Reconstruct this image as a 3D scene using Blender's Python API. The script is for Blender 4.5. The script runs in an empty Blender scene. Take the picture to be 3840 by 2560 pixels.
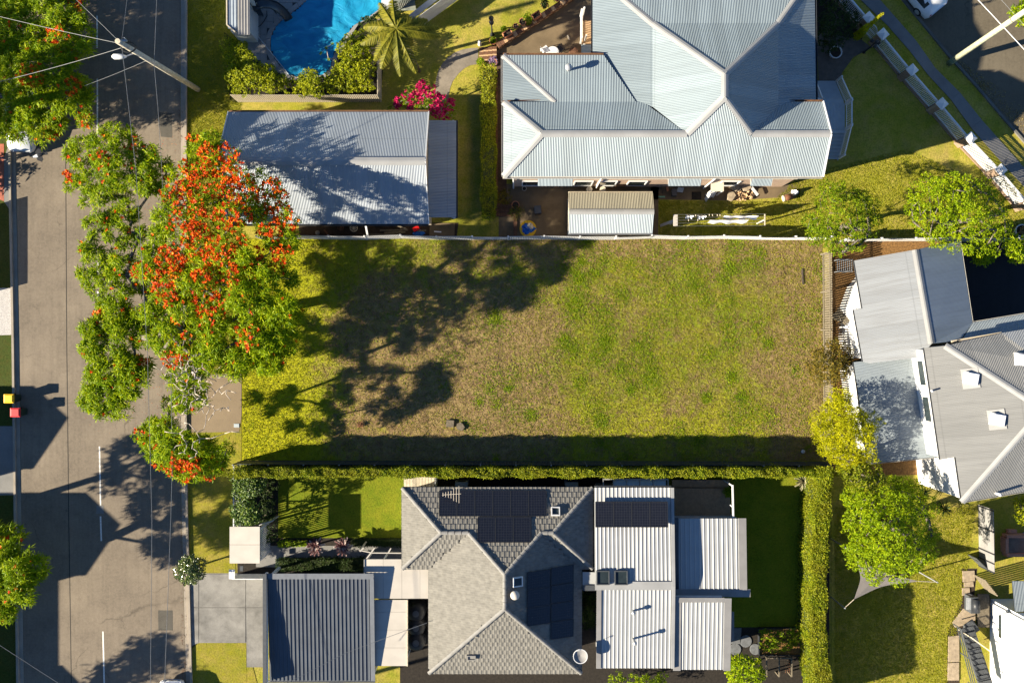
import bpy, math, random
import numpy as np
from mathutils import Vector, Matrix
R = math.radians
rng = np.random.default_rng(11)
rnd = random.Random(5)
S = bpy.context.scene
COL = S.collection

# ---------------------------------------------------------------- camera, sky, sun, exposure
CAMH, F = 55.0, 2987.0                       # drone height (m) and focal length in photo pixels
cam = bpy.data.cameras.new('drone_camera'); cam.sensor_width = 36.0; cam.lens = 36.0*F/3840.0
cam.clip_start = 0.5; cam.clip_end = 2000
camo = bpy.data.objects.new('drone_camera', cam); COL.objects.link(camo)
camo.location = (0, 0, CAMH); camo.rotation_euler = (0, 0, 0)
S.camera = camo
SUN_EL, SUN_AZ = R(22.0), R(15.2)            # shadows run to +x and a little to +y
sdir = Vector((math.cos(SUN_AZ)*math.cos(SUN_EL), math.sin(SUN_AZ)*math.cos(SUN_EL), -math.sin(SUN_EL)))
W = bpy.data.worlds.new('World'); S.world = W; W.use_nodes = True
wn = W.node_tree.nodes; wl = W.node_tree.links
sky = wn.new('ShaderNodeTexSky'); sky.sky_type = 'NISHITA'; sky.sun_disc = False
sky.sun_elevation = SUN_EL
sky.sun_rotation = math.atan2(-sdir.x, -sdir.y)
sky.air_density = 0.8; sky.dust_density = 0.0; sky.ozone_density = 5.0
wn['Background'].inputs[1].default_value = 0.05
wl.new(sky.outputs[0], wn['Background'].inputs[0])
sun = bpy.data.lights.new('sun', 'SUN'); sun.energy = 5.0; sun.angle = R(0.53); sun.color = (1.0, 0.89, 0.70)
suno = bpy.data.objects.new('sun', sun); COL.objects.link(suno)
suno.rotation_euler = sdir.to_track_quat('-Z', 'Y').to_euler(); suno.location = (-60, -20, 40)
S.view_settings.view_transform = 'Standard'; S.view_settings.look = 'None'
S.view_settings.gamma = 1.0; S.view_settings.exposure = 1.9
S.view_settings.use_curve_mapping = False
S.render.engine = 'CYCLES'
S.cycles.use_denoising = True; S.cycles.denoiser = 'OPENIMAGEDENOISE'
S.cycles.max_bounces = 6; S.cycles.diffuse_bounces = 3; S.cycles.transparent_max_bounces = 6
S.cycles.sample_clamp_indirect = 4.0

# ---------------------------------------------------------------- helpers
def P(px, py, h=0.0):
    k = (CAMH-h)/F
    return Vector(((px-1920)*k, (1280-py)*k, h))
def PL(seq, h=0.0): return [P(a, b, h) for a, b in seq]
def inpoly(x, y, poly):
    c = False; n = len(poly); j = n-1
    for i in range(n):
        xi, yi = poly[i][0], poly[i][1]; xj, yj = poly[j][0], poly[j][1]
        if (yi > y) != (yj > y) and x < (xj-xi)*(y-yi)/(yj-yi)+xi: c = not c
        j = i
    return c
def onplane(px, py, a, b, c):
    n = (b-a).cross(c-a); o = Vector((0, 0, CAMH)); d = P(px, py, 0)-o
    return o+d*((a-o).dot(n)/d.dot(n))
def link(o): COL.objects.link(o); return o
def tag(o, label=None, cat=None, group=None, kind=None):
    if label: o['label'] = label
    if cat: o['category'] = cat
    if group: o['group'] = group
    if kind: o['kind'] = kind
    return o
def thing(name, label, cat, loc, group=None):
    o = link(bpy.data.objects.new(name, None)); o.empty_display_size = .2
    o.location = loc; tag(o, label, cat, group); return o
def attach(o, parent):
    if parent is not None:
        o.parent = parent
        o.matrix_parent_inverse = Matrix.Translation(-parent.location) if parent.parent is None else Matrix.Identity(4)
    return o
def rawmesh(name, verts, faces, mat, parent=None, smooth=False, kind=None):
    """verts (n,3) numpy, faces (m,k) numpy"""
    me = bpy.data.meshes.new(name)
    v = np.asarray(verts, dtype=np.float32); f = np.asarray(faces, dtype=np.int32)
    me.vertices.add(len(v)); me.vertices.foreach_set('co', v.ravel())
    m, k = f.shape
    me.loops.add(m*k); me.loops.foreach_set('vertex_index', f.ravel())
    me.polygons.add(m); me.polygons.foreach_set('loop_start', np.arange(0, m*k, k, dtype=np.int32))
    me.polygons.foreach_set('use_smooth', np.full(m, smooth))
    me.update(calc_edges=True); me.materials.append(mat)
    o = link(bpy.data.objects.new(name, me)); attach(o, parent)
    if kind: o['kind'] = kind
    return o
SPLIT = {'post', 'lean_to_post', 'awning_bracket', 'barge_board', 'edge_flashing', 'support', 'box_gutter', 'edge_trim', 'barge_flashing', 'batten_screen', 'side_screen', 'stringer', 'elements', 'beam', 'backrest', 'seat', 'timber', 'screen', 'batten_skirt', 'gate_screen', 'slat_screen', 'bars'}
class MB:
    def __init__(s): s.v = []; s.f = []; s.uv = {}
    def add(s, verts, faces):
        b = len(s.v); s.v += [tuple(x) for x in verts]; s.f += [tuple(b+i for i in f) for f in faces]; return s
    def box(s, c, d, rz=0.0, rot=None):
        M = rot if rot is not None else Matrix.Rotation(rz, 3, 'Z')
        c = Vector(c); vs = [c+M@Vector((x*d[0]/2, y*d[1]/2, z*d[2]/2)) for z in (-1, 1) for y in (-1, 1) for x in (-1, 1)]
        return s.add(vs, [(0, 2, 3, 1), (4, 5, 7, 6), (0, 1, 5, 4), (2, 6, 7, 3), (0, 4, 6, 2), (1, 3, 7, 5)])
    def bar(s, p, q, w, h, up=Vector((0, 0, 1))):
        p = Vector(p); q = Vector(q); d = (q-p); L = d.length
        if L < 1e-6: return s
        d /= L; x = d.cross(up)
        if x.length < 1e-4: x = d.cross(Vector((1, 0, 0)))
        x.normalize(); u = x.cross(d)
        M = Matrix((d, x, u)).transposed()
        return s.box((p+q)/2, (L, w, h), rot=M)
    def tube(s, pts, rad, n=8, cap=True):
        pts = [Vector(p) for p in pts]
        if not hasattr(rad, '__len__'): rad = [rad]*len(pts)
        b = len(s.v); m = len(pts); prev = None
        for i, p in enumerate(pts):
            d = (pts[min(i+1, m-1)]-pts[max(i-1, 0)]).normalized()
            if prev is None:
                x = d.cross(Vector((0, 0, 1)))
                if x.length < .05: x = d.cross(Vector((1, 0, 0)))
            else: x = prev-d*prev.dot(d)
            x.normalize(); prev = x; y = d.cross(x)
            for k in range(n):
                a = 2*math.pi*k/n; s.v.append(tuple(p+(x*math.cos(a)+y*math.sin(a))*rad[i]))
        for i in range(m-1):
            for k in range(n):
                k2 = (k+1) % n; s.f.append((b+i*n+k, b+i*n+k2, b+(i+1)*n+k2, b+(i+1)*n+k))
        if cap:
            s.f.append(tuple(b+k for k in reversed(range(n)))); s.f.append(tuple(b+(m-1)*n+k for k in range(n)))
        return s
    def prism(s, poly, z0, z1):
        n = len(poly); A = sum(poly[i][0]*poly[(i+1) % n][1]-poly[(i+1) % n][0]*poly[i][1] for i in range(n))
        if A < 0: poly = list(reversed(poly))
        vs = [(p[0], p[1], z0) for p in poly]+[(p[0], p[1], z1) for p in poly]
        return s.add(vs, [tuple(reversed(range(n))), tuple(range(n, 2*n))]+[(i, (i+1) % n, n+(i+1) % n, n+i) for i in range(n)])
    def lathe(s, c, prof, n=16, close=True):
        c = Vector(c); b = len(s.v)
        for r, z in prof:
            for k in range(n):
                a = 2*math.pi*k/n; s.v.append((c.x+r*math.cos(a), c.y+r*math.sin(a), c.z+z))
        for i in range(len(prof)-1):
            for k in range(n):
                k2 = (k+1) % n; s.f.append((b+i*n+k, b+i*n+k2, b+(i+1)*n+k2, b+(i+1)*n+k))
        if close:
            s.f.append(tuple(b+k for k in reversed(range(n)))); s.f.append(tuple(b+(len(prof)-1)*n+k for k in range(n)))
        return s
    def islands(s):
        par = list(range(len(s.v)))
        def fd(i):
            while par[i] != i: par[i] = par[par[i]]; i = par[i]
            return i
        for f in s.f:
            for i in f[1:]: par[fd(i)] = fd(f[0])
        g = {}
        for f in s.f: g.setdefault(fd(f[0]), []).append(f)
        out = []
        for fs in g.values():
            ids = sorted({i for f in fs for i in f}); m = {v: k for k, v in enumerate(ids)}; q = MB(); q.v = [s.v[i] for i in ids]; q.f = [tuple(m[i] for i in f) for f in fs]; out.append(q)
        return out
    def build(s, name, mat, parent=None, smooth=False, label=None, cat=None, group=None, kind=None):
        if name in SPLIT and parent is not None:
            parts = s.islands()
            if len(parts) > 1:
                for q in parts[:-1]: q.build(name, mat, parent, smooth)
                return parts[-1].build(name, mat, parent, smooth)
        me = bpy.data.meshes.new(name); me.from_pydata(s.v, [], s.f); me.materials.append(mat)
        if smooth:
            me.polygons.foreach_set('use_smooth', [True]*len(me.polygons))
        me.update()
        o = link(bpy.data.objects.new(name, me)); attach(o, parent); tag(o, label, cat, group, kind); return o
def single(name, mb, mat, label, cat, group=None, smooth=False):
    return mb.build(name, mat, None, smooth, label, cat, group)
def slab(name, pts, mat, parent=None, thick=.06, down=None, kind=None, label=None):
    """a sloped or level sheet with thickness; UV in metres, u runs across the ribs"""
    pts = [Vector(p) for p in pts]; n = len(pts)
    nor = Vector((0, 0, 0))
    for i in range(n):
        nor += (pts[i]).cross(pts[(i+1) % n])
    if nor.z < 0: pts.reverse(); nor = -nor
    nor.normalize()
    d = Vector(down) if down is not None else Vector((nor.x, nor.y, 0))
    if d.length < 1e-3: d = Vector((0, 1, 0))
    d.z = 0; d.normalize(); u = Vector((-d.y, d.x, 0))
    vs = [tuple(p) for p in pts]+[tuple(p-Vector((0, 0, thick))) for p in pts]
    fs = [tuple(range(n)), tuple(reversed(range(n, 2*n)))]+[(i, n+i, n+(i+1) % n, (i+1) % n) for i in range(n)]
    me = bpy.data.meshes.new(name); me.from_pydata(vs, [], fs); me.materials.append(mat)
    uvl = me.uv_layers.new(name='UVMap')
    for l in me.loops:
        co = Vector(vs[l.vertex_index]); uvl.data[l.index].uv = (co.dot(u), co.dot(d))
    me.update()
    o = link(bpy.data.objects.new(name, me)); attach(o, parent); tag(o, label, kind=kind); return o
def sheet(name, pts, z, mat, kind='structure', parent=None, h=.0):
    """flat ground sheet"""
    mb = MB(); n = len(pts)
    A = sum(pts[i][0]*pts[(i+1) % n][1]-pts[(i+1) % n][0]*pts[i][1] for i in range(n))
    if A < 0: pts = list(reversed(pts))
    if h: mb.prism(pts, z-h, z)
    else: mb.add([(p[0], p[1], z) for p in pts], [tuple(range(n))])
    return mb.build(name, mat, parent, kind=kind if parent is None else None)
def clone(o, parent, loc=None):
    c = o.copy(); link(c); c.parent = parent
    if loc is not None: c.location = loc
    return c

# ---------------------------------------------------------------- materials
MATS = {}
class NT:
    def __init__(s, name):
        s.m = bpy.data.materials.new(name); s.m.use_nodes = True
        s.n = s.m.node_tree.nodes; s.l = s.m.node_tree.links; s.b = s.n['Principled BSDF']; MATS[name] = s.m
        s.geo = None
    def pos(s):
        if s.geo is None: s.geo = s.n.new('ShaderNodeNewGeometry')
        return s.geo.outputs['Position']
    def new(s, t, **kw):
        x = s.n.new(t)
        for k, v in kw.items(): setattr(x, k, v)
        return x
    def noise(s, scale, detail=3, rough=.55, vec=None, stretch=None, dist=0.0):
        x = s.n.new('ShaderNodeTexNoise'); x.inputs['Scale'].default_value = scale; x.inputs['Detail'].default_value = detail
        x.inputs['Roughness'].default_value = rough; x.inputs['Distortion'].default_value = dist
        v = vec or s.pos()
        if stretch:
            mp = s.n.new('ShaderNodeMapping'); mp.inputs['Scale'].default_value = stretch; s.l.new(v, mp.inputs[0]); v = mp.outputs[0]
        s.l.new(v, x.inputs['Vector']); return x.outputs['Fac']
    def ramp(s, fac, stops, interp='LINEAR'):
        x = s.n.new('ShaderNodeValToRGB'); x.color_ramp.interpolation = interp
        e = x.color_ramp.elements
        while len(e) < len(stops): e.new(.5)
        for i, (p, c) in enumerate(stops):
            e[i].position = p; e[i].color = (c[0], c[1], c[2], 1) if hasattr(c, '__len__') else (c, c, c, 1)
        s.l.new(fac, x.inputs[0]); return x.outputs[0]
    def mix(s, fac, a, b, mode='MIX'):
        x = s.n.new('ShaderNodeMix'); x.data_type = 'RGBA'; x.blend_type = mode
        for sock, v in ((x.inputs['Factor'], fac), (x.inputs['A'], a), (x.inputs['B'], b)):
            if hasattr(v, 'is_linked'): s.l.new(v, sock)
            elif hasattr(v, '__len__'): sock.default_value = (v[0], v[1], v[2], 1)
            else: sock.default_value = v
        return [o for o in x.outputs if o.type == 'RGBA'][0]
    def math(s, op, a, b=None, c=None):
        x = s.n.new('ShaderNodeMath'); x.operation = op
        for i, v in enumerate((a, b, c)):
            if v is None: continue
            if hasattr(v, 'is_linked'): s.l.new(v, x.inputs[i])
            else: x.inputs[i].default_value = v
        return x.outputs[0]
    def bump(s, h, strength=.5, dist=.02):
        x = s.n.new('ShaderNodeBump'); x.inputs['Strength'].default_value = strength; x.inputs['Distance'].default_value = dist
        s.l.new(h, x.inputs['Height']); s.l.new(x.outputs[0], s.b.inputs['Normal']); return x
    def out(s, color=None, rough=.7, metal=0.0, spec=.3):
        if color is not None:
            if hasattr(color, 'is_linked'): s.l.new(color, s.b.inputs['Base Color'])
            else: s.b.inputs['Base Color'].default_value = (*color, 1)
        s.b.inputs['Roughness'].default_value = rough; s.b.inputs['Metallic'].default_value = metal
        s.b.inputs['Specular IOR Level'].default_value = spec
        return s.m
def sc(c, k): return tuple(min(1, x*k) for x in c)
def plain(name, col, rough=.7, var=.25, scale=3.0, bump=0.0, bscale=40, spec=.3, metal=0.0):
    t = NT(name); f = t.noise(scale, 5, .6)
    c = t.ramp(f, [(.3, sc(col, 1-var)), (.7, sc(col, 1+var))])
    if bump: t.bump(t.noise(bscale, 3), bump, .02)
    return t.out(c, rough, metal, spec)
def corrugated(name, col, pitch=.076, amp=.55, rough=.45, var=.08, stain=None, metal=0.0, stain_amt=.6):
    t = NT(name)
    uv = t.new('ShaderNodeUVMap'); uv.uv_map = 'UVMap'
    sp = t.new('ShaderNodeSeparateXYZ'); t.l.new(uv.outputs[0], sp.inputs[0])
    ph = t.math('MULTIPLY', sp.outputs[0], 2*math.pi/pitch)
    c = t.math('MULTIPLY', t.math('COSINE', ph), amp)
    tan = t.new('ShaderNodeTangent', direction_type='UV_MAP'); tan.uv_map = 'UVMap'
    vs = t.new('ShaderNodeVectorMath', operation='SCALE'); t.l.new(tan.outputs[0], vs.inputs[0]); t.l.new(c, vs.inputs['Scale'])
    t.pos()
    va = t.new('ShaderNodeVectorMath', operation='ADD'); t.l.new(t.geo.outputs['Normal'], va.inputs[0]); t.l.new(vs.outputs[0], va.inputs[1])
    vn = t.new('ShaderNodeVectorMath', operation='NORMALIZE'); t.l.new(va.outputs[0], vn.inputs[0])
    t.l.new(vn.outputs[0], t.b.inputs['Normal'])
    # sheets: slow tone drift between sheets, plus streaks down the slope
    sheetid = t.math('FLOOR', t.math('DIVIDE', sp.outputs[0], .762))
    wn_ = t.new('ShaderNodeTexWhiteNoise', noise_dimensions='1D'); t.l.new(sheetid, wn_.inputs['W'])
    base = t.ramp(wn_.outputs['Value'], [(0, sc(col, 1-var)), (1, sc(col, 1+var))])
    st = t.noise(1.0, 5, .65, vec=uv.outputs[0], stretch=(5, .35, 1))
    c2 = t.mix(t.ramp(st, [(.45, 0), (.8, stain_amt)]), base, stain or sc(col, .62))
    big = t.noise(.22, 4, .6)
    c3 = t.mix(t.ramp(big, [(.4, 0), (.75, .35)]), c2, sc(col, .75))
    lap = t.math('FRACT', t.math('DIVIDE', sp.outputs[1], 4.3)); c3 = t.mix(t.ramp(lap, [(0, .28), (.012, .28), (.02, 0)]), c3, sc(col, .5))
    return t.out(c3, rough, metal, .4)
def leafmat(name, stops, trans=.35, rough=.5, big=None, spec=.12):
    t = NT(name); t.pos()
    ri = t.geo.outputs['Random Per Island']
    c = t.ramp(ri, stops)
    f = t.noise(.9, 3)
    c = t.mix(t.ramp(f, [(.35, 0), (.7, .55)]), c, big or stops[0][1])
    t.out(c, rough, 0, spec)
    tr = t.new('ShaderNodeBsdfTranslucent'); t.l.new(c, tr.inputs[0])
    mx = t.new('ShaderNodeMixShader'); mx.inputs[0].default_value = trans
    t.l.new(t.b.outputs[0], mx.inputs[1]); t.l.new(tr.outputs[0], mx.inputs[2])
    t.l.new(mx.outputs[0], t.n['Material Output'].inputs[0]); return t.m
def grassmat(name, dry, green, lush, scale=.5, dirt=None, dirt_amt=.0, mask=None, fine=9.0):
    t = NT(name)
    a = t.noise(scale, 6, .68); b = t.noise(fine, 4, .7); c = t.noise(scale*5, 4, .65)
    base = t.mix(t.ramp(a, [(.36, 0), (.62, 1)]), dry, green)
    base = t.mix(t.ramp(c, [(.42, 0), (.68, .8)]), base, lush)
    if dirt: base = t.mix(t.ramp(t.noise(scale*1.7, 5, .7, dist=.4), [(.5, 0), (.72, dirt_amt)]), base, dirt)
    base = t.mix(.75, base, t.ramp(b, [(.25, .38), (.5, 1.0), (.8, 1.55)]), 'MULTIPLY')
    t.bump(b, .55, .05)
    return t.out(base, .95, 0, .1)

def lotgrass(name):
    t = NT(name)
    sp = t.new('ShaderNodeSeparateXYZ'); t.l.new(t.pos(), sp.inputs[0])
    def band(sock, lo, hi, soft):
        x = t.new('ShaderNodeMapRange'); x.interpolation_type = 'SMOOTHSTEP'
        x.inputs['From Min'].default_value = lo; x.inputs['From Max'].default_value = hi
        t.l.new(sock, x.inputs['Value']); return x.outputs[0]
    a = t.noise(.28, 5, .6); b = t.noise(8.0, 5, .75); c = t.noise(1.9, 5, .7); d = t.noise(.75, 5, .65, dist=.6)
    brown, straw = (.15, .092, .05), (.29, .215, .09)
    olive, green, ygreen = (.235, .22, .022), (.16, .205, .012), (.33, .325, .010)
    soil = t.mix(t.ramp(c, [(.35, 0), (.65, 1)]), brown, straw)
    cover = t.math('ADD', a, t.math('MULTIPLY', t.math('SUBTRACT', c, .5), .75))
    # thinner cover on the trampled middle of the block, thick growth by the street and the far right
    left = band(sp.outputs[0], -9.0, -17.0, 1)
    low = band(sp.outputs[1], -3.0, -6.0, 1)
    mid = t.math('MULTIPLY', band(sp.outputs[0], -18, -9, 1), t.math('MULTIPLY', band(sp.outputs[0], 6.0, 0.0, 1), band(sp.outputs[1], 6.5, 1.5, 1)))
    cover = t.math('SUBTRACT', t.math('ADD', cover, t.math('MULTIPLY', left, .22)), t.math('MULTIPLY', mid, .25))
    edge = t.math('MULTIPLY', t.math('MAXIMUM', band(sp.outputs[0], 16.5, 19.5, 1), t.math('MULTIPLY', band(sp.outputs[1], 4.6, 6.4, 1), band(sp.outputs[0], -6, 0, 1))), .26)
    cover = t.math('SUBTRACT', cover, edge)
    g = t.mix(t.ramp(d, [(.35, 0), (.62, 1)]), olive, green)
    g = t.mix(t.math('MAXIMUM', left, t.math('MULTIPLY', low, .45)), g, ygreen)
    base = t.mix(t.ramp(cover, [(.34, 0), (.52, 1)]), soil, g)
    rust = t.noise(1.2, 4, .7)
    base = t.mix(t.ramp(rust, [(.64, 0), (.78, .45)]), base, (.26, .10, .03))
    base = t.mix(.8, base, t.ramp(b, [(.24, .45), (.5, 1.0), (.8, 1.6)]), 'MULTIPLY')
    t.bump(b, .6, .06)
    return t.out(base, .95, 0, .1)

def asphalt(name, col, wear):
    t = NT(name)
    a = t.noise(.35, 5, .6); b = t.noise(60, 2, .5); c = t.noise(.6, 4, .6, stretch=(6, .25, 1))
    base = t.mix(t.ramp(a, [(.35, 0), (.7, 1)]), col, wear)
    base = t.mix(t.ramp(c, [(.45, 0), (.75, .45)]), base, sc(col, .72))
    base = t.mix(t.ramp(t.noise(1.3, 6, .75), [(.5, 0), (.75, .5)]), base, sc(col, .55)); base = t.mix(t.ramp(t.noise(6, 4, .7), [(.35, .25), (.6, 0)]), base, sc(wear, 1.35))
    v = t.new('ShaderNodeTexVoronoi', feature='DISTANCE_TO_EDGE'); v.inputs['Scale'].default_value = .16
    nv = t.new('ShaderNodeTexNoise'); nv.inputs['Scale'].default_value = .9; nv.inputs['Detail'].default_value = 6; t.l.new(t.pos(), nv.inputs['Vector'])
    av = t.new('ShaderNodeVectorMath', operation='MULTIPLY_ADD'); t.l.new(nv.outputs['Color'], av.inputs[0]); av.inputs[1].default_value = (1.6, 1.6, 0); t.l.new(t.pos(), av.inputs[2]); t.l.new(av.outputs[0], v.inputs['Vector'])
    crack = t.math('MULTIPLY', t.ramp(v.outputs['Distance'], [(0, 1), (.006, 0)]), t.ramp(t.noise(.22, 3), [(.5, 0), (.6, .6)]))
    base = t.mix(crack, base, sc(col, .35))
    oil = t.noise(2.2, 3, .5); base = t.mix(t.ramp(oil, [(.70, 0), (.80, .5)]), base, sc(col, .4))
    base = t.mix(.6, base, t.ramp(b, [(.3, .7), (.7, 1.3)]), 'MULTIPLY')
    t.bump(b, .35, .01); return t.out(base, .9, 0, .2)
def concrete(name, col, stain=.5, scale=.7):
    t = NT(name)
    a = t.noise(scale, 6, .68); b = t.noise(25, 3)
    base = t.mix(t.ramp(a, [(.4, 0), (.72, stain)]), col, sc(col, .38))
    base = t.mix(.5, base, t.ramp(b, [(.3, .8), (.7, 1.2)]), 'MULTIPLY')
    t.bump(b, .3, .01); return t.out(base, .9, 0, .2)
def brickmat(name, col, mortar, scale=1.0):
    t = NT(name)
    x = t.new('ShaderNodeTexBrick'); x.inputs['Scale'].default_value = 1.0
    x.inputs['Brick Width'].default_value = .24*scale; x.inputs['Row Height'].default_value = .086*scale; x.inputs['Mortar Size'].default_value = .01
    x.inputs['Color1'].default_value = (*col, 1); x.inputs['Color2'].default_value = (*sc(col, .7), 1); x.inputs['Mortar'].default_value = (*mortar, 1)
    sp = t.new('ShaderNodeSeparateXYZ'); t.l.new(t.pos(), sp.inputs[0])
    cb = t.new('ShaderNodeCombineXYZ'); t.l.new(t.math('ADD', sp.outputs[0], sp.outputs[1]), cb.inputs[0]); t.l.new(sp.outputs[2], cb.inputs[1])
    t.l.new(cb.outputs[0], x.inputs['Vector']); return t.out(x.outputs[0], .9, 0, .2)

M_lot = lotgrass('lot_grass')
M_verge = grassmat('verge_grass', (.27, .21, .045), (.16, .165, .016), (.205, .19, .012), .45)
M_lawn = grassmat('lush_lawn', (.17, .175, .012), (.095, .135, .007), (.13, .155, .008), .9)
M_yard = grassmat('yard_grass', (.33, .265, .06), (.235, .225, .022), (.18, .195, .018), .35, (.27, .19, .08), .5)
M_soil = plain('garden_soil', (.035, .024, .016), .95, .4, 6, .6)
M_mulch = plain('leaf_litter', (.16, .085, .028), .95, .55, 9, .8)
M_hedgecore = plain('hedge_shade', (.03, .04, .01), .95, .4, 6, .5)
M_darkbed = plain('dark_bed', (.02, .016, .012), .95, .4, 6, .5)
M_road = asphalt('road_asphalt', (.138, .113, .086), (.20, .164, .122))
M_road2 = asphalt('side_street_asphalt', (.10, .083, .057), (.125, .105, .074))
M_drivedark = asphalt('dark_asphalt', (.016, .017, .02), (.02, .021, .025))
M_kerb = concrete('kerb_concrete', (.30, .26, .21), .45)
M_conc = concrete('grey_concrete', (.235, .225, .205), .95, .5)
M_concdirty = concrete('dirty_concrete', (.155, .115, .068), .75, .5)
M_cross = concrete('crossover_concrete', (.21, .16, .105), .3)
M_path = concrete('footpath_concrete', (.19, .185, .175), .4)
M_paver = concrete('pool_paver', (.25, .245, .235), .3)
M_line = plain('line_paint', (.62, .60, .55), .7, .25, 14)
M_white = plain('white_paint', (.56, .56, .555), .5, .05)
M_cream = plain('cream_paint', (.55, .48, .38), .55, .06)
M_whiteroof = plain('white_roof_panel', (.42, .385, .335), .45, .07, 1.2)
M_timber = plain('weathered_timber', (.12, .10, .07), .85, .35, 8)
M_creamt = plain('cream_timber', (.46, .40, .30), .8, .2, 6)
M_deck = plain('deck_timber', (.30, .20, .115), .75, .25, 5)
M_dkmetal = plain('dark_metal', (.022, .024, .028), .45, .2)
M_charcoal = plain('charcoal_steel', (.055, .06, .066), .5, .15)
M_galv = plain('galvanised_steel', (.36, .37, .38), .4, .15, 6, metal=.4)
M_glass = plain('dark_glass', (.02, .028, .03), .08, .2, spec=.6)
M_terra = plain('terracotta', (.38, .155, .075), .85, .2)
M_brickw = brickmat('wall_brick', (.40, .26, .175), (.42, .37, .31))
M_brickp = brickmat('pillar_brick', (.235, .15, .095), (.30, .26, .21), .9)
M_brick1 = plain('loose_brick', (.44, .29, .16), .9, .35, 9)
M_brickd = plain('dark_brick', (.13, .065, .036), .9, .35, 9)
M_stone = plain('sandstone', (.29, .23, .16), .9, .25, 4, .4)
M_wood = plain('pole_timber', (.42, .38, .30), .85, .3, 7)
M_polegreen = plain('green_treated_pole', (.37, .37, .25), .85, .25, 5)
M_wire = plain('cable', (.16, .165, .17), .5, .1)
M_black = plain('black_plastic', (.012, .012, .013), .5, .2)
M_bark = plain('grey_bark', (.115, .098, .08), .9, .35, 6)
M_darkbark = plain('dark_bark', (.07, .055, .042), .9, .35, 6)
M_twig = plain('bare_twig', (.36, .31, .26), .85, .2)
C_house = corrugated('pale_zinc_roof', (.205, .25, .275), pitch=.1, amp=.85, var=.1, stain_amt=.6)
C_garage = corrugated('garage_zinc_roof', (.225, .255, .29), stain_amt=.35, pitch=.1, amp=.6)
C_shed = corrugated('cream_shed_roof', (.27, .25, .19), pitch=.105)
C_pale = corrugated('pale_grey_roof', (.21, .222, .235), stain=(.12, .115, .11), amp=.45, pitch=.1)
C_grey = corrugated('grey_iron_roof', (.175, .175, .17), amp=.5, pitch=.1)
C_palew = corrugated('pale_blue_roof', (.205, .235, .255), amp=.4, pitch=.1)
C_small = corrugated('awning_iron', (.24, .285, .31), pitch=.09)
M_rib = plain('ribbed_steel', (.31, .315, .31), .42, .06, 1.0)
M_ribgrey = plain('ribbed_grey_steel', (.08, .09, .105), .45, .10, 1.0)
M_flash = plain('grey_flashing', (.20, .195, .19), .5, .12, 1.0)
M_tile = plain('concrete_tile', (.145, .137, .12), .8, .22, 3.0, .3, 30)
M_tilecap = plain('ridge_tile', (.18, .175, .165), .8, .18, 3.0)
M_flashw = plain('ridge_flashing', (.26, .26, .255), .45, .10, 1.0)
def solarmat():
    t = NT('solar_cells'); 
    x = t.new('ShaderNodeTexBrick'); x.offset = 0; x.inputs['Brick Width'].default_value = .166; x.inputs['Row Height'].default_value = .166
    x.inputs['Mortar Size'].default_value = .006; x.inputs['Scale'].default_value = 1
    x.inputs['Color1'].default_value = (.008, .009, .014, 1); x.inputs['Color2'].default_value = (.010, .011, .017, 1); x.inputs['Mortar'].default_value = (.03, .032, .036, 1)
    uv = t.new('ShaderNodeUVMap'); uv.uv_map = 'UVMap'; t.l.new(uv.outputs[0], x.inputs['Vector'])
    return t.out(x.outputs[0], .12, 0, .5)
M_solar = solarmat()
def covermat():
    t = NT('blue_pool_cover')
    a = t.noise(.8, 5, .55, stretch=(1, 1.5, 1), dist=1.0); b = t.noise(14, 3, .6)
    c = t.mix(t.ramp(a, [(.35, 0), (.7, 1)]), (.0, .17, .34), (.008, .25, .42))
    t.bump(a, .6, .2); return t.out(c, .55, 0, .3)
M_cover = covermat()
M_blue = plain('blue_tarp', (.01, .12, .48), .5, .35, 8, .6, 12)
M_cloth = plain('white_cloth', (.72, .72, .74), .85, .06)
M_red = plain('red_plastic', (.55, .03, .035), .5, .1)
M_yellow = plain('yellow_plastic', (.72, .42, .01), .5, .1)
M_binbody = plain('green_bin_plastic', (.015, .03, .022), .55, .15)
M_rust = plain('rusty_steel', (.13, .055, .025), .85, .5, 8)
M_carwhite = plain('white_car_paint', (.66, .66, .66), .22, .03, spec=.6)
M_carsilver = plain('silver_car_paint', (.42, .44, .47), .25, .03, spec=.6)
M_tyre = plain('tyre_rubber', (.012, .012, .012), .85, .2)
M_lampred = plain('tail_lamp_red', (.40, .01, .01), .2, .1, spec=.5)
M_lampclear = plain('head_lamp_clear', (.55, .57, .60), .12, .1, spec=.6)
M_solarframe = plain('panel_frame', (.02, .021, .024), .35, .1)
M_gravel = plain('white_gravel', (.40, .38, .36), .95, .5, 22, .8)
M_redpave = plain('red_paving', (.33, .105, .065), .9, .25, 7)
M_bluegrey = plain('blue_grey_paint', (.33, .375, .40), .6, .08)
M_sail = plain('grey_shade_cloth', (.16, .145, .135), .9, .08)
M_bluestone = plain('bluestone', (.12, .125, .13), .9, .25, 5)
L_poinci = leafmat('poinciana_leaf', [(0, (.10, .19, .003)), (.5, (.27, .37, .004)), (1, (.46, .50, .006))], .45)
L_flower = leafmat('poinciana_flower', [(0, (.30, .015, .003)), (.35, (.66, .055, .004)), (.75, (.86, .15, .006)), (1, (.92, .36, .010))], .35, big=(.40, .025, .004))
L_broad = leafmat('broad_leaf', [(0, (.07, .14, .003)), (.5, (.18, .25, .005)), (1, (.33, .38, .008))], .4)
L_hedge = leafmat('hedge_leaf', [(0, (.09, .13, .003)), (.5, (.26, .29, .005)), (1, (.46, .45, .010))], .38)
L_goldhedge = leafmat('gold_hedge_leaf', [(0, (.05, .09, .003)), (.5, (.17, .22, .006)), (1, (.36, .37, .014))], .35, big=(.20, .17, .012))
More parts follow.
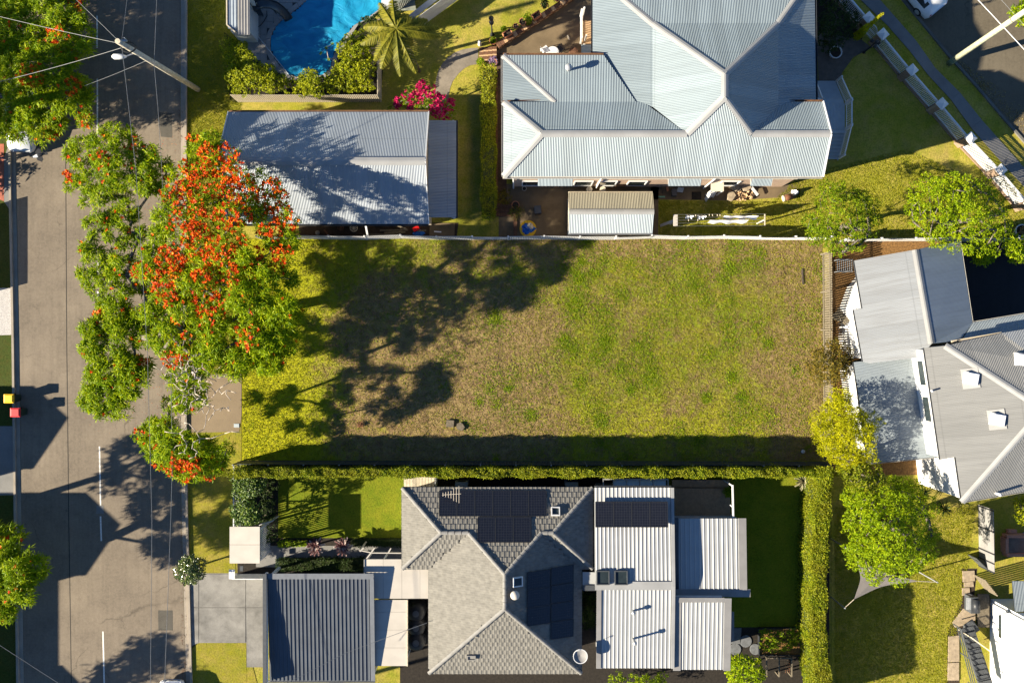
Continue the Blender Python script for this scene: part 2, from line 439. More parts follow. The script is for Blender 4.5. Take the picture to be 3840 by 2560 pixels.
L_glossy = leafmat('glossy_dark_leaf', [(0, (.02, .055, .006)), (.5, (.07, .125, .008)), (1, (.19, .25, .015))], .2, .45, spec=.3)
L_bright = leafmat('bright_leaf', [(0, (.12, .21, .003)), (.5, (.26, .35, .004)), (1, (.42, .47, .006))], .42)
L_gold = leafmat('golden_leaf', [(0, (.22, .24, .003)), (.5, (.42, .41, .004)), (1, (.58, .54, .006))], .45)
L_bronze = leafmat('bronze_leaf', [(0, (.06, .06, .008)), (.5, (.15, .115, .012)), (1, (.24, .15, .02))], .3)
L_palm = leafmat('palm_leaf', [(0, (.09, .10, .010)), (.5, (.19, .18, .015)), (1, (.30, .26, .03))], .35)
L_pink = leafmat('magenta_bract', [(0, (.32, .006, .055)), (.6, (.56, .012, .11)), (1, (.68, .03, .18))], .35)
L_weed = leafmat('weed_leaf', [(0, (.10, .19, .005)), (.5, (.20, .29, .006)), (1, (.36, .41, .010))], .4)
L_straw = leafmat('dry_grass_blade', [(0, (.15, .11, .04)), (.5, (.28, .215, .08)), (1, (.44, .36, .16))], .3)
L_blade = leafmat('green_grass_blade', [(0, (.15, .17, .008)), (.5, (.27, .27, .012)), (1, (.42, .39, .02))], .35)
L_brom = leafmat('bromeliad_leaf', [(0, (.08, .03, .035)), (.5, (.26, .15, .14)), (1, (.60, .52, .46))], .15, .35)
L_brom2 = leafmat('pale_bromeliad_leaf', [(0, (.16, .17, .09)), (.5, (.30, .28, .17)), (1, (.42, .36, .24))], .15, .35)
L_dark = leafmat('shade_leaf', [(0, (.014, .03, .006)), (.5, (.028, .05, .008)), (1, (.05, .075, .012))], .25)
L_purple = leafmat('mauve_flower', [(0, (.25, .16, .32)), (1, (.5, .4, .6))], .3)

# ---------------------------------------------------------------- vegetation tools
def blades(C, nb, L, Wd, emin, emax, droop=.25, roll=.9):
    C = np.asarray(C, dtype=np.float64); N = len(C)
    C = np.repeat(C, nb, axis=0); M = len(C)
    az = np.repeat(rng.uniform(0, 2*np.pi, N), nb)+np.tile(np.arange(nb)*2*np.pi/nb, N)+rng.normal(0, .35, M)
    el = rng.uniform(emin, emax, M); ln = L*rng.uniform(.5, 1.45, M); wd = Wd*rng.uniform(.7, 1.25, M)
    d = np.stack([np.cos(az)*np.cos(el), np.sin(az)*np.cos(el), np.sin(el)], 1)
    s = np.stack([-np.sin(az), np.cos(az), np.zeros(M)], 1); u = np.cross(s, d)
    ro = rng.uniform(-roll, roll, M)[:, None]; s = s*np.cos(ro)+u*np.sin(ro)
    a = C; t = C+d*ln[:, None]; t[:, 2] -= droop*ln
    m = C+d*(ln*.5)[:, None]; m[:, 2] -= droop*ln*.2
    V = np.stack([a, m+s*wd[:, None]*.5, t, m-s*wd[:, None]*.5], 1).reshape(-1, 3)
    return V, np.arange(M*4, dtype=np.int32).reshape(-1, 4)
def shell(c, r, rz, n, inner=.45, zmin=-.55):
    d = rng.normal(0, 1, (n*3, 3)); d /= np.linalg.norm(d, axis=1)[:, None]
    d = d[d[:, 2] > zmin][:n]; q = rng.uniform(inner**2, 1, len(d))**.5
    return np.array(c)+d*q[:, None]*np.array([r, r, rz])
def fillclumps(poly, n, r, hlo, hhi, mind, flat=.7, seed=0):
    """clump centres inside an outline given in photo pixels, at crown heights hlo..hhi (m)"""
    rr = random.Random(seed); xs = [p[0] for p in poly]; ys = [p[1] for p in poly]
    cx, cy = sum(xs)/len(xs), sum(ys)/len(ys); R0 = max(max(xs)-min(xs), max(ys)-min(ys))/2
    out = []; pts = []; t = 0
    while len(out) < n and t < n*60:
        t += 1; x = rr.uniform(min(xs), max(xs)); y = rr.uniform(min(ys), max(ys))
        if not inpoly(x, y, poly): continue
        if any((x-a)**2+(y-b)**2 < mind*mind for a, b in pts): continue
        pts.append((x, y)); d = min(1, math.hypot(x-cx, y-cy)/R0)
        h = hlo+(hhi-hlo)*(1-d*d)+rr.uniform(-.35, .35)
        q = r*rr.uniform(.55, 1.4); out.append((P(x, y, h), q, q*flat, x, y))
    return out
def skeleton(base, fork, targets, jit=.25, step=1.2, seed=1):
    rr = random.Random(seed)
    nodes = [Vector(base), Vector(fork)]; par = [-1, 0]; leafcount = [0, 0]
    for T in sorted(targets, key=lambda q: (Vector(q)-fork).length):
        T = Vector(T); best = min(range(1, len(nodes)), key=lambda i: (nodes[i]-T).length+.25*max(0, nodes[i].z-T.z)*4)
        a = nodes[best]; L = (T-a).length; k = max(1, int(L/step)); prev = best
        for j in range(1, k+1):
            q = a.lerp(T, j/k)+Vector((rr.uniform(-jit, jit), rr.uniform(-jit, jit), rr.uniform(-jit, jit)*.6+.25*math.sin(math.pi*j/k)))*(0 if j == k else 1)
            nodes.append(q); par.append(prev); leafcount.append(0); prev = len(nodes)-1
        leafcount[prev] += 1
    for i in range(len(nodes)-1, 0, -1): leafcount[par[i]] += leafcount[i]
    return nodes, par, leafcount
def limbs(base, fork, targets, r0, rt=.02, jit=.25, step=1.2, seed=1, n=6, flare=1.3):
    nodes, par, cnt = skeleton(base, fork, targets, jit, step, seed)
    top = max(cnt[1], 1); mb = MB()
    rad = [max(rt, r0*(max(c, .5)/top)**.6) for c in cnt]; rad[0] = r0*flare
    for i in range(1, len(nodes)):
        p, q = nodes[par[i]], nodes[i]; a = min(rad[par[i]], rad[i]*1.25) if par[i] > 0 else rad[0]
        if (q-p).length < .02: continue
        mb.tube([p, q], [a, rad[i]], n, cap=True)
    return mb
def tree(name, label, cat, base, clumps, leaf, dens=60, nb=5, L=.32, Wd=.11, el=(-.4, .5), trunk=.18, forkh=.35, bark=None,
         flowers=None, fmat=None, fprob=None, twig=.02, seed=1, group=None, droop=.25, limbtargets=1.0, inner=.45, fork=None, crownname='crown'):
    base = Vector(base); root = thing(name, label, cat, base, group)
    pts = []; fl = []; vr_ = random.Random(seed+77); vary = [vr_.uniform(.45, 1.4) for _ in clumps]
    for i, (c, r, rz, x, y) in enumerate(clumps):
        q = shell(c, r, rz, int(dens*r*r*vary[i]*(1.6 if (fprob is not None and x < 600) else 1))+6, inner)
        if fprob is not None:
            f = fprob(x, y); pick = rng.random(len(q)) < (.3+.65*f if rnd.random() < f*1.45 else .02)
            hi = q[:, 2] > c.z-rz*.2; pick &= hi
            fl.append(q[pick]); q = q[~pick]
        pts.append(q)
    V, Fc = blades(np.concatenate(pts), nb, L, Wd, el[0], el[1], droop)
    rawmesh(crownname, V, Fc, leaf, root)
    if fprob is not None and sum(map(len, fl)):
        V, Fc = blades(np.concatenate(fl)+np.array([0, 0, .06]), 7, .13, .10, -.2, .8, .1)
        rawmesh('blossom', V, Fc, fmat, root)
    ctop = max(c[0].z for c in clumps); mean = sum((c[0] for c in clumps), Vector())/len(clumps)
    if fork is None: fork = base.lerp(Vector((mean.x, mean.y, ctop)), forkh)
    tg = [c[0] for c in clumps]
    if limbtargets < 1: tg = tg[:max(3, int(len(tg)*limbtargets))]
    limbs(base, Vector(fork), tg, trunk, twig, seed=seed).build('trunk', bark or M_bark, root, smooth=True)
    return root
def boxhedge(name, label, pts, w, h, leaf, z0=0.0, dens=260, L=.13, Wd=.085, lump=.08, group=None, sidedens=70, cat='hedge'):
    lump = lump*1.5
    """clipped hedge along a centre line (world points)"""
    root = thing(name, label, cat, (pts[0][0], pts[0][1], z0), group)
    core = MB(); C = []
    for a, b in zip(pts[:-1], pts[1:]):
        a = Vector((a[0], a[1], 0)); b = Vector((b[0], b[1], 0)); d = b-a; Ln = d.length; d /= Ln; s = Vector((-d.y, d.x, 0))
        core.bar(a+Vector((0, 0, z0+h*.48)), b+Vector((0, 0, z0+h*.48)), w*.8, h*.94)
        n = int(Ln*w*dens); t = rng.uniform(-.03, 1.03, n)*Ln; q = rng.uniform(-.5, .5, n)*w
        lz = np.sin(t*1.7+3*q)*.4+np.sin(t*4.1)*.3+np.sin(t*9.7+q*7)*.3+np.sin(t*.53+1)*.6
        z = z0+h+lump*lz-np.abs(q/w*2)**6*.12+rng.normal(0, .025, n)
        q = q+np.sign(q)*np.abs(q/w*2)**4*lump*.6*np.sin(t*2.3+1)
        C.append(np.stack([a.x+d.x*t+s.x*q, a.y+d.y*t+s.y*q, z], 1))
        n = int(Ln*h*sidedens*2); t = rng.uniform(0, 1, n)*Ln; sg = rng.choice([-1, 1], n); zz = h*(1-rng.random(n)**1.7)
        q = sg*(w*.5+lump*.6*np.sin(t*2.3+1)+rng.normal(0, .03, n))
        C.append(np.stack([a.x+d.x*t+s.x*q, a.y+d.y*t+s.y*q, z0+zz], 1))
    core.build('dark_core', M_hedgecore, root)  # solid dark box fills the hedge, standing in for its shaded inside
    V, Fc = blades(np.concatenate(C), 2, L, Wd, -.5, .9, .1)
    rawmesh('foliage', V, Fc, leaf, root); return root
def shrub(name, label, base, clumps, leaf, dens=150, nb=4, L=.15, Wd=.09, cat='shrub', group=None, bark=None, trunk=.05, el=(-.4, .8), seed=3):
    return tree(name, label, cat, base, clumps, leaf, dens, nb, L, Wd, el, trunk, .3, bark or M_darkbark, seed=seed, group=group, twig=.012, inner=.6)
def tuft(poly, n, mat, L, Wd, name, nb=3, el=(.3, 1.2), z=.005, clusters=None, kind='stuff', label=None, spread=.25, dens_fn=None):
    """countless small plants over a ground polygon (world)"""
    xs = [p[0] for p in poly]; ys = [p[1] for p in poly]
    if clusters:
        c = np.stack([rng.uniform(min(xs), max(xs), clusters), rng.uniform(min(ys), max(ys), clusters)], 1)
        sp = spread*rng.uniform(.4, 1.8, clusters)
        k = rng.integers(0, clusters, n); q = c[k]+rng.normal(0, 1, (n, 2))*sp[k][:, None]
    else: q = np.stack([rng.uniform(min(xs), max(xs), n), rng.uniform(min(ys), max(ys), n)], 1)
    keep = np.array([inpoly(a, b, poly) for a, b in q]) if len(poly) != 4 or True else None
    q = q[keep]
    if dens_fn is not None: q = q[rng.random(len(q)) < dens_fn(q[:, 0], q[:, 1])]
    C = np.concatenate([q, np.full((len(q), 1), z)], 1)
    V, Fc = blades(C, nb, L, Wd, el[0], el[1], .25)
    o = rawmesh(name, V, Fc, mat); tag(o, label, 'grass', kind=kind); return o

# ---------------------------------------------------------------- the ground
gp = [(-260, -260), (260, -260), (260, 260), (-260, 260)]
sheet('ground', gp, -.02, M_yard)
lot_poly = [P(908, 896), P(3082, 896), P(3086, 1725), P(906, 1725)]
sheet('vacant_lot_ground', lot_poly, .0, M_lot)
# western street
RD_L = lambda y: -34.1-.012*(y*0)            # road edges in metres
roadL = [P(62, -900), P(60, 640), P(72, 1280), P(80, 1900), P(90, 2560), P(104, 3500)]
roadR = [P(680, -900), P(676, 640), P(674, 1280), P(680, 1900), P(697, 2560), P(716, 3500)]
road = sheet('road', roadL+roadR[::-1], .004, M_road)
def strip(name, line, w0, w1, z0, z1, mat, kind='structure'):
    """kerb or gutter running along a line; w0..w1 offsets to the right of travel"""
    mb = MB(); A = []; B = []
    for i, p in enumerate(line):
        d = (line[min(i+1, len(line)-1)]-line[max(i-1, 0)]); d.z = 0; d.normalize(); s = Vector((d.y, -d.x, 0))
        A.append(p+s*w0); B.append(p+s*w1)
    for i in range(len(line)-1):
        mb.prism([A[i], A[i+1], B[i+1], B[i]], z0, z1)
    return mb.build(name, mat, kind=kind)
strip('gutter_east', roadR, -.02, -.32, -.02, .012, M_kerb)
strip('kerb_east', roadR, -.32, -.47, -.02, .13, M_kerb)
strip('gutter_west', roadL, .02, .30, -.02, .012, M_kerb)
strip('kerb_west', roadL, .30, .45, -.02, .14, M_kerb)
# the long construction joint in the asphalt
jl = [P(246, 560, .006), P(250, 1280, .006), P(258, 1960, .006), P(268, 2600, .006)]
mb = MB()
for a, b in zip(jl[:-1], jl[1:]): mb.bar(a, b, .05, .004)
mb.build('road_joint', plain('bitumen_joint', (.03, .027, .022), .9), kind='structure')
LM = [(365, 296, 365, 510), (367, 985, 367, 1026), (367, 1092, 366, 1172), (373, 1673, 377, 1897), (377, 1935, 380, 2027), (386, 2366, 391, 2570), (364, 60, 364, 180)]
for a in LM:
    mb = MB(); mb.bar(P(a[0], a[1], .008), P(a[2], a[3], .008), .10, .004); mb.build('lane_marking', M_line, road)
mb = MB(); mb.prism([P(593, 2287), P(647, 2287), P(648, 2362), P(594, 2362)], .005, .0095)
mb.build('asphalt_patch', asphalt('patch_asphalt', (.075, .068, .056), (.085, .078, .065)), road)
mb = MB(); mb.prism([P(590, 420), P(644, 425), P(646, 517), P(604, 513)], .005, .0095)
mb.build('asphalt_patch', MATS['patch_asphalt'], road)
mb = MB(); mb.box(P(375, 1910, .009), (.5, .55, .004)); mb.build('road_patch', M_path, road)
# verges and west side
sheet('verge', [P(703, -600), P(912, -600), P(908, 1725), P(880, 1960), P(884, 2150), P(930, 2430), P(1000, 2700), P(724, 2700), P(700, 1900), P(697, 640)], .0, M_verge)
sheet('crossover', PL([(703, 1402), (906, 1402), (906, 1560), (897, 1618), (706, 1622)]), .009, M_cross)
drive = sheet('driveway', PL([(708, 2148), (990, 2148), (996, 2500), (924, 2500), (924, 2409), (745, 2409), (714, 2432)]), .006, M_conc)
for q in ([(711, 2151), (745, 2151), (745, 2275), (712, 2275)], [(747, 2151), (921, 2151), (921, 2275), (747, 2275)], [(923, 2151), (988, 2151), (990, 2275), (923, 2275)],
          [(712, 2277), (745, 2277), (745, 2406), (716, 2424)], [(747, 2277), (921, 2277), (921, 2407), (747, 2407)], [(923, 2277), (990, 2277), (993, 2497), (926, 2497)]):
    mb = MB(); mb.prism(PL(q), .0, .03); mb.build('slab', M_conc, drive)
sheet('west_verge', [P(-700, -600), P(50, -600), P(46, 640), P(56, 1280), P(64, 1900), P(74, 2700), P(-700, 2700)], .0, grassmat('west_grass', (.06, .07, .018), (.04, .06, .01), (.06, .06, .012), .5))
mb = MB(); mb.prism(PL([(16, 590), (40, 525), (52, 505), (51, 795), (42, 795), (16, 756)]), .0, .02); mb.build('driveway_apron', M_path, kind='structure')
sheet('paving', PL([(-120, 540), (15, 540), (15, 755), (-120, 700)]), .012, M_redpave)
sheet('gravel_bed', PL([(-120, 1080), (50, 1080), (52, 1255), (-120, 1260)]), .012, M_gravel)
sheet('driveway_west', PL([(-200, 1597), (47, 1597), (51, 1855), (-200, 1860)]), .012, M_path)
# yards
sheet('side_yard', [P(895, -300), P(2230, -300), P(2230, 892), P(908, 892), P(895, 400)], .002, M_yard)
sheet('back_yard', PL([(1870, 690), (2470, 690), (2468, 890), (1870, 890)]), .006, M_concdirty)
sheet('south_strip', PL([(2440, 690), (3000, 690), (3000, 745), (2900, 742), (2760, 752), (2440, 748)]), .006, M_concdirty)
sheet('courtyard', PL([(1868, 175), (2140, -20), (2400, -20), (2400, 320), (1862, 320), (1862, 190)]), .008, M_concdirty)
sheet('side_path', PL([(1862, 200), (1900, 200), (1900, 780), (1862, 800)]), .009, plain('brown_path', (.07, .045, .03), .95, .3, 4))  # the narrow hedge's shadow is put into this dark brown
sheet('rear_lawn', PL([(2462, 746), (3840, 640), (3900, 640), (3900, 893), (2462, 893)]), .004, M_yard)
gpath = PL([(1793, 180), (1765, 181), (1735, 186), (1705, 198), (1680, 216), (1660, 238), (1645, 262), (1637, 290), (1632, 320), (1629, 360), (1627, 430),
            (1680, 430), (1682, 360), (1688, 330), (1697, 306), (1719, 277), (1740, 258), (1762, 246), (1793, 241)])
sheet('garden_path', gpath, .012, concrete('path_concrete', (.22, .19, .15), .75, .8))
sheet('garage_side', PL([(1120, 835), (1720, 835), (1712, 892), (1120, 892)]), .006, M_soil)
mb = MB(); mb.prism(PL([(1612, 838), (1706, 838), (1704, 890), (1610, 890)]), .0, .03); mb.build('garage_apron', M_concdirty, kind='structure')
sheet('garden_bed_north', PL([(840, 120), (960, 215), (1082, 290), (1235, 275), (1300, 130), (1400, 60), (1445, 120), (1428, 382), (862, 382)]), .008, M_darkbed)
# house lots south of the block
sheet('front_lawn', PL([(1043, 1760), (1520, 1760), (1520, 2016), (1043, 2016)]), .012, M_lawn)
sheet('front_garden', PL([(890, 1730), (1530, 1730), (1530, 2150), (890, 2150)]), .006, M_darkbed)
sheet('front_path', PL([(960, 2045), (1540, 2045), (1540, 2125), (960, 2125)]), .010, M_path)
sheet('rear_lawn_south', PL([(2500, 1740), (3030, 1740), (3030, 2350), (2500, 2350)]), .010, M_lawn)
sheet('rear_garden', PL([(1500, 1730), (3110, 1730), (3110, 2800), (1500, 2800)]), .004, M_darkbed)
sheet('side_lawn', PL([(716, 2412), (925, 2412), (925, 2600), (724, 2600)]), .006, M_verge)
# east yards
sheet('east_yard', PL([(3118, 905), (3900, 905), (3900, 1780), (3118, 1780)]), .003, M_mulch)
sheet('dark_driveway', PL([(3560, 900), (4100, 860), (4100, 1240), (3560, 1260)]), .008, M_drivedark)
sheet('east_lawn', PL([(3118, 1780), (4100, 1780), (4100, 2800), (3118, 2800)]), .003, M_yard)
# north-eastern street
kl = [P(2900, -570), P(3390, 0), P(3451, 73), P(3558, 204), P(3668, 326), P(3758, 433), P(3840, 526), P(4200, 930)]
sheet('street', kl+[P(5200, 700), P(5200, -900), P(3300, -1000)], .004, M_road2)
strip('kerb_street', kl, 0, .16, -.02, .11, concrete('worn_kerb', (.13, .125, .11), .5))
fl_ = [(3040, -215), (3227, 0), (3325, 94), (3411, 192), (3480, 282), (3566, 375), (3643, 482), (3758, 612), (3830, 690), (3980, 860)]
fr_ = [(3120, -215), (3300, 0), (3360, 69), (3436, 155), (3508, 257), (3598, 347), (3680, 449), (3790, 572), (3862, 654), (4020, 830)]
foot = sheet('footpath', PL(fl_)+PL(fr_)[::-1], .006, M_path)
for i in range(len(fl_)-1):
    for (t0, t1) in ((0, 1),):
        a, b, c, d = P(*fl_[i]), P(*fl_[i+1]), P(*fr_[i+1]), P(*fr_[i]); g = .02
        m = (a+b+c+d)/4; mb = MB(); mb.prism([p+(m-p).normalized()*g for p in (a, b, c, d)], .0, .022+.006*(i % 3)); mb.build('slab', M_path, foot)
sheet('front_path_north', PL([(3062, 120), (3230, 150), (3270, 180), (3200, 215), (3160, 270), (3140, 320), (3070, 320)]), .010, plain('dark_path', (.10, .085, .07), .9, .25, 3))
sheet('front_bed_north', PL([(3050, -100), (3150, -100), (3250, 110), (3230, 150), (3120, 250), (3062, 210)]), .008, M_darkbed)
sheet('east_front_lawn', PL([(3060, 330), (3150, 320), (3170, 250), (3260, 170), (3420, 300), (3760, 690), (3840, 760), (3900, 900), (2990, 900), (2990, 740)]), .006, M_yard)

# ---------------------------------------------------------------- buildings
def ribsheet(name, x0, x1, y0, y1, z0, z1, mat, parent, pitch=.26, rw=.06, rh=.024, thick=.05):
    mb = MB(); n = max(1, int(round((x1-x0)/pitch))); p = (x1-x0)/n; prof = [(x0, 0)]
    for i in range(n):
        c = x0+(i+.5)*p
        prof += [(c-rw*.9, 0), (c-rw*.4, rh), (c+rw*.4, rh), (c+rw*.9, 0)]
    prof.append((x1, 0)); m = len(prof)
    vs = [(x, y0, z0+h) for x, h in prof]+[(x, y1, z1+h) for x, h in prof]
    vs += [(x0, y0, z0-thick), (x1, y0, z0-thick), (x0, y1, z1-thick), (x1, y1, z1-thick)]; B = 2*m
    fs = [(i, i+1, m+i+1, m+i) for i in range(m-1)]
    fs += [(B, B+2, B+3, B+1), tuple([B, B+1]+list(range(m-1, -1, -1))), tuple([B+3, B+2]+list(range(m, 2*m))), (0, m, B+2, B), (m-1, B+1, B+3, 2*m-1)]
    mb.add(vs, fs); return mb.build(name, mat, parent)
def walls(root, poly, z0, z1, mat, name='wall'):
    mb = MB(); mb.prism(poly, z0, z1); return mb.build(name, mat, root)
def rect(x0, x1, y0, y1): return [(x0, y0), (x1, y0), (x1, y1), (x0, y1)]
def ridge(root, pts, w=.34, mat=None, name='ridge_cap', lift=.03, drop=.06):
    mb = MB()
    for a, b in zip(pts[:-1], pts[1:]):
        a = Vector(a); b = Vector(b); d = (b-a).normalized(); s = d.cross(Vector((0, 0, 1))).normalized()
        up = Vector((0, 0, lift)); dn = Vector((0, 0, lift-drop))
        q = [a+s*w/2+dn, a+s*.05+up, a-s*.05+up, a-s*w/2+dn]; r = [b+s*w/2+dn, b+s*.05+up, b-s*.05+up, b-s*w/2+dn]
        mb.add(q+r+[a-Vector((0, 0, .05)), b-Vector((0, 0, .05))], [(0, 4, 5, 1), (1, 5, 6, 2), (2, 6, 7, 3), (0, 1, 2, 3, 8), (7, 6, 5, 4, 9), (3, 7, 9, 8), (0, 8, 9, 4)])
    return mb.build(name, mat or M_flashw, root)
def gutter(root, pts, mat, w=.12, h=.11, name='gutter', dz=-.06):
    mb = MB()
    for a, b in zip(pts[:-1], pts[1:]):
        a = Vector(a)+Vector((0, 0, dz)); b = Vector(b)+Vector((0, 0, dz)); d = (b-a).normalized(); s = d.cross(Vector((0, 0, 1))).normalized()
        for o in (-1, 1): mb.bar(a+s*o*(w/2-.008), b+s*o*(w/2-.008), .016, h)
        mb.bar(a-Vector((0, 0, h/2-.008)), b-Vector((0, 0, h/2-.008)), w-.03, .014)
    return mb.build(name, mat, root)
def window(root, c, w, h, n, mat=None):
    """framed window on a wall, n = outward normal (axis aligned)"""
    c = Vector(c); n = Vector(n); s = Vector((-n.y, n.x, 0))
    f = MB()
    for o in (-1, 1):
        f.box(c+s*o*w/2+n*.03, (abs(s.x)*.07+abs(n.x)*.08, abs(s.y)*.07+abs(n.y)*.08, h+.07)); f.box(c+Vector((0, 0, o*h/2))+n*.03, (abs(s.x)*(w-.07)+abs(n.x)*.08, abs(s.y)*(w-.07)+abs(n.y)*.08, .07))
    fr = f.build('window', mat or M_white, root)
    g = MB(); g.box(c+n*.02, (abs(s.x)*(w-.07)+abs(n.x)*.02, abs(s.y)*(w-.07)+abs(n.y)*.02, h-.07)); g.build('pane', M_glass, fr)
    return fr
M_gutbrown = plain('brown_gutter', (.16, .085, .045), .6, .3, 4)
M_gutdark = plain('dark_gutter', (.03, .033, .04), .5, .2)

# ---- garage with a gable roof, north-west
g1 = thing('garage', 'long corrugated iron gable garage half shaded by the flowering tree', 'garage', P(1230, 640, 0))
X0, X1, Y0, Y1, HE, HR = -18.5, -5.45, 7.66, 14.97, 3.0, 5.05; YM = 11.3
slab('roof_slope', [(X0, Y0, HE), (X1, Y0, HE), (X1, YM, HR), (X0, YM, HR)], C_garage, g1)
slab('roof_slope', [(X0, Y1, HE), (X1, Y1, HE), (X1, YM, HR), (X0, YM, HR)], C_garage, g1)
ridge(g1, [(X0, YM, HR), (X1, YM, HR)], .5)
gutter(g1, [(X0, Y1+.06, HE), (X1, Y1+.06, HE)], M_gutbrown); gutter(g1, [(X0, Y0-.06, HE), (X1, Y0-.06, HE)], M_gutdark)
mb = MB()
for xx in (X0-.02, X1+.02):
    mb.bar((xx, Y0, HE-.02), (xx, YM, HR-.02), .05, .16); mb.bar((xx, Y1, HE-.02), (xx, YM, HR-.02), .05, .16)
mb.build('barge_board', M_white, g1)
mb = MB(); mb.add([(x, y, z) for x in (X0+.3, X1-.1) for y, z in ((Y0+.35, 0), (Y1-.35, 0), (Y1-.35, HE-.02), (YM, HR-.2), (Y0+.35, HE-.02))],
       [(0, 1, 2, 3, 4), (9, 8, 7, 6, 5), (0, 5, 6, 1), (1, 6, 7, 2), (2, 7, 8, 3), (3, 8, 9, 4), (4, 9, 5, 0)]); mb.build('wall', M_cream, g1)
slab('lean_to_roof', [P(1606, 451, 2.75), P(1711, 453, 2.35), P(1711, 815, 2.35), P(1606, 815, 2.75)], corrugated('leanto_iron', (.20, .235, .275), stain_amt=.2, pitch=.1, amp=.9), g1)
gutter(g1, [P(1713, 450, 2.33), P(1713, 817, 2.33)], M_gutdark)
mb = MB()
for py in (470, 640, 800): mb.box(P(1704, py, 1.1), (.09, .09, 2.2))
mb.build('lean_to_post', M_white, g1)
mb = MB(); mb.tube([P(1708, 816, 2.3), P(1700, 818, 2.1), P(1690, 812, 1.6), P(1690, 812, .05)], .045, 8); mb.build('downpipe', M_white, g1)

# ---- large pale-roofed house, north
h2 = thing('house', 'large raised house with pale zinc hip roof and verandah stairs', 'house', (9, 14, 0))
def rs(name, pts, mat=C_house, **k): return slab(name, pts, mat, h2, **k)
xw, xe, ys_, yn, yr, hr2, he2 = -.525, 19.12, 10.14, 14.73, 12.43, 7.30, 6.0
ax, ay0, ay1, ah = 12.47, 14.32, 15.64, 8.37
vl, vr = (10.49, yr, hr2), (14.4, yr, hr2); rl, rr_ = (1.79, yr, hr2), (xe, yr, hr2)
bw, be_, bn, bh = 8.61, 16.33, 19.49, 6.19            # pitch break of the main hip
rs('roof_south', [(xw, ys_, he2), (xe, ys_, he2), rr_, vr, (ax, ay0, ah), vl, rl])
rs('roof_west_hip', [(xw, ys_, he2), rl, (xw, yn, he2)])
rs('roof_wing_north', [(xw, yn, he2), rl, vl, (8.05, yn, 6.0)])
vl2 = (8.05, yn, 6.0)
rs('roof_main_west', [vl, (ax, ay0, ah), (ax, ay1, ah), (bw, bn, bh), (bw, yn-.35, bh)])
rs('roof_main_west_lower', [(bw, yn-.35, bh), (bw, bn, bh), (5.03, 23.0, 5.30), (5.03, 14.5, 5.30), (7.6, 14.5, 5.93)])
rs('roof_main_north', [(ax, ay1, ah), (be_, bn, bh), (bw, bn, bh)])
rs('roof_main_north_lower', [(bw, bn, bh), (be_, bn, bh), (18.87, 23.0, 5.3), (5.03, 23.0, 5.3)])
rs('roof_main_east', [(ax, ay0, ah), vr, (be_, yn-.32, bh), (be_, bn, bh), (ax, ay1, ah)])
rs('roof_main_east_lower', [(be_, yn-.32, bh), (18.87, yn-.05, 5.55), (18.87, 23.0, 5.3), (be_, bn, bh)])
rs('roof_east_wing_north', [vr, rr_, (xe, yn, he2), (16.6, yn, he2)])
rs('roof_rear', [(-.56, 17.73, 5.64), (2.67, yn, 6.0), (7.62, yn, 6.0), (5.68, 17.73, 5.64)])
rs('roof_rear_hip', [(-.56, 17.73, 5.64), (2.67, yn, 6.0), (-.56, yn+.12, 5.62)])
ridge(h2, [(xw, ys_, he2), rl, vl, (ax, ay0, ah), (ax, ay1, ah), (bw, bn, bh), (5.03, 23.0, 5.3)], .42)
ridge(h2, [(xw, yn, he2), rl], .42); ridge(h2, [(ax, ay0, ah), vr, rr_], .42); ridge(h2, [(ax, ay1, ah), (be_, bn, bh), (18.87, 23.0, 5.3)], .42)
ridge(h2, [(-.56, 17.73, 5.64), (2.67, yn, 6.0)], .42)
gutter(h2, [(xw-.05, ys_-.06, he2), (xe, ys_-.06, he2)], plain('pale_gutter', (.42, .40, .36), .5, .1))
gutter(h2, [(xw-.06, ys_, he2), (xw-.06, yn, he2)], MATS['pale_gutter']); gutter(h2, [(-.62, yn+.12, 5.62), (-.62, 17.73, 5.62)], MATS['pale_gutter'])
gutter(h2, [(-.56, yn+.1, 5.68), (1.75, yn+.1, 5.85)], M_gutbrown, dz=0); gutter(h2, [(-.56, 17.8, 5.66), (5.68, 17.8, 5.66)], M_gutbrown)
gutter(h2, [(18.93, yn+.1, 5.55), (18.93, 23, 5.3)], M_gutdark); gutter(h2, [(5.0, 17.9, 5.3), (5.0, 23, 5.3)], M_gutdark)
gutter(h2, [(16.7, yn+.06, 6.0), (xe, yn+.06, 6.0)], M_gutbrown)
mb = MB(); mb.bar((xe+.02, ys_, he2), rr_, .05, .2); mb.bar((xe+.02, yn, he2), rr_, .05, .2); mb.build('barge_board', M_white, h2)
WP = [(0, 10.62), (18.7, 10.62), (18.7, 14.3), (18.3, 22), (5.6, 22), (5.4, 17.4), (0, 17.4)]
walls(h2, WP, 2.75, 5.36, M_cream); walls(h2, [(.05, 10.67), (18.6, 10.67), (18.6, 14.3), (18.2, 22), (5.7, 22), (5.3, 17.3), (.05, 17.3)], 0, 2.75, M_brickw, 'brick_base')
mb = MB(); mb.prism([(0.02, 10.64), (18.68, 10.64), (18.68, 14.2), (.02, 14.2)], 5.36, 5.94); mb.add([(18.66, 10.64, 5.9), (18.66, 14.2, 5.9), (18.66, yr, 7.1), (18.5, 10.64, 5.9), (18.5, 14.2, 5.9), (18.5, yr, 7.1)], [(0, 1, 2), (5, 4, 3), (0, 2, 5, 3), (1, 4, 5, 2)]); mb.build('gable_wall', M_cream, h2)
for x in (2.7, 7.0, 9.4, 11.3, 15.8): window(h2, (x, 10.62, 4.2), 1.3, 1.3, (0, -1, 0))
for x in (1.3, 4.8, 6.4, 8.4, 14.6): window(h2, (x, 10.67, 1.3), 1.2, 1.5, (0, -1, 0))
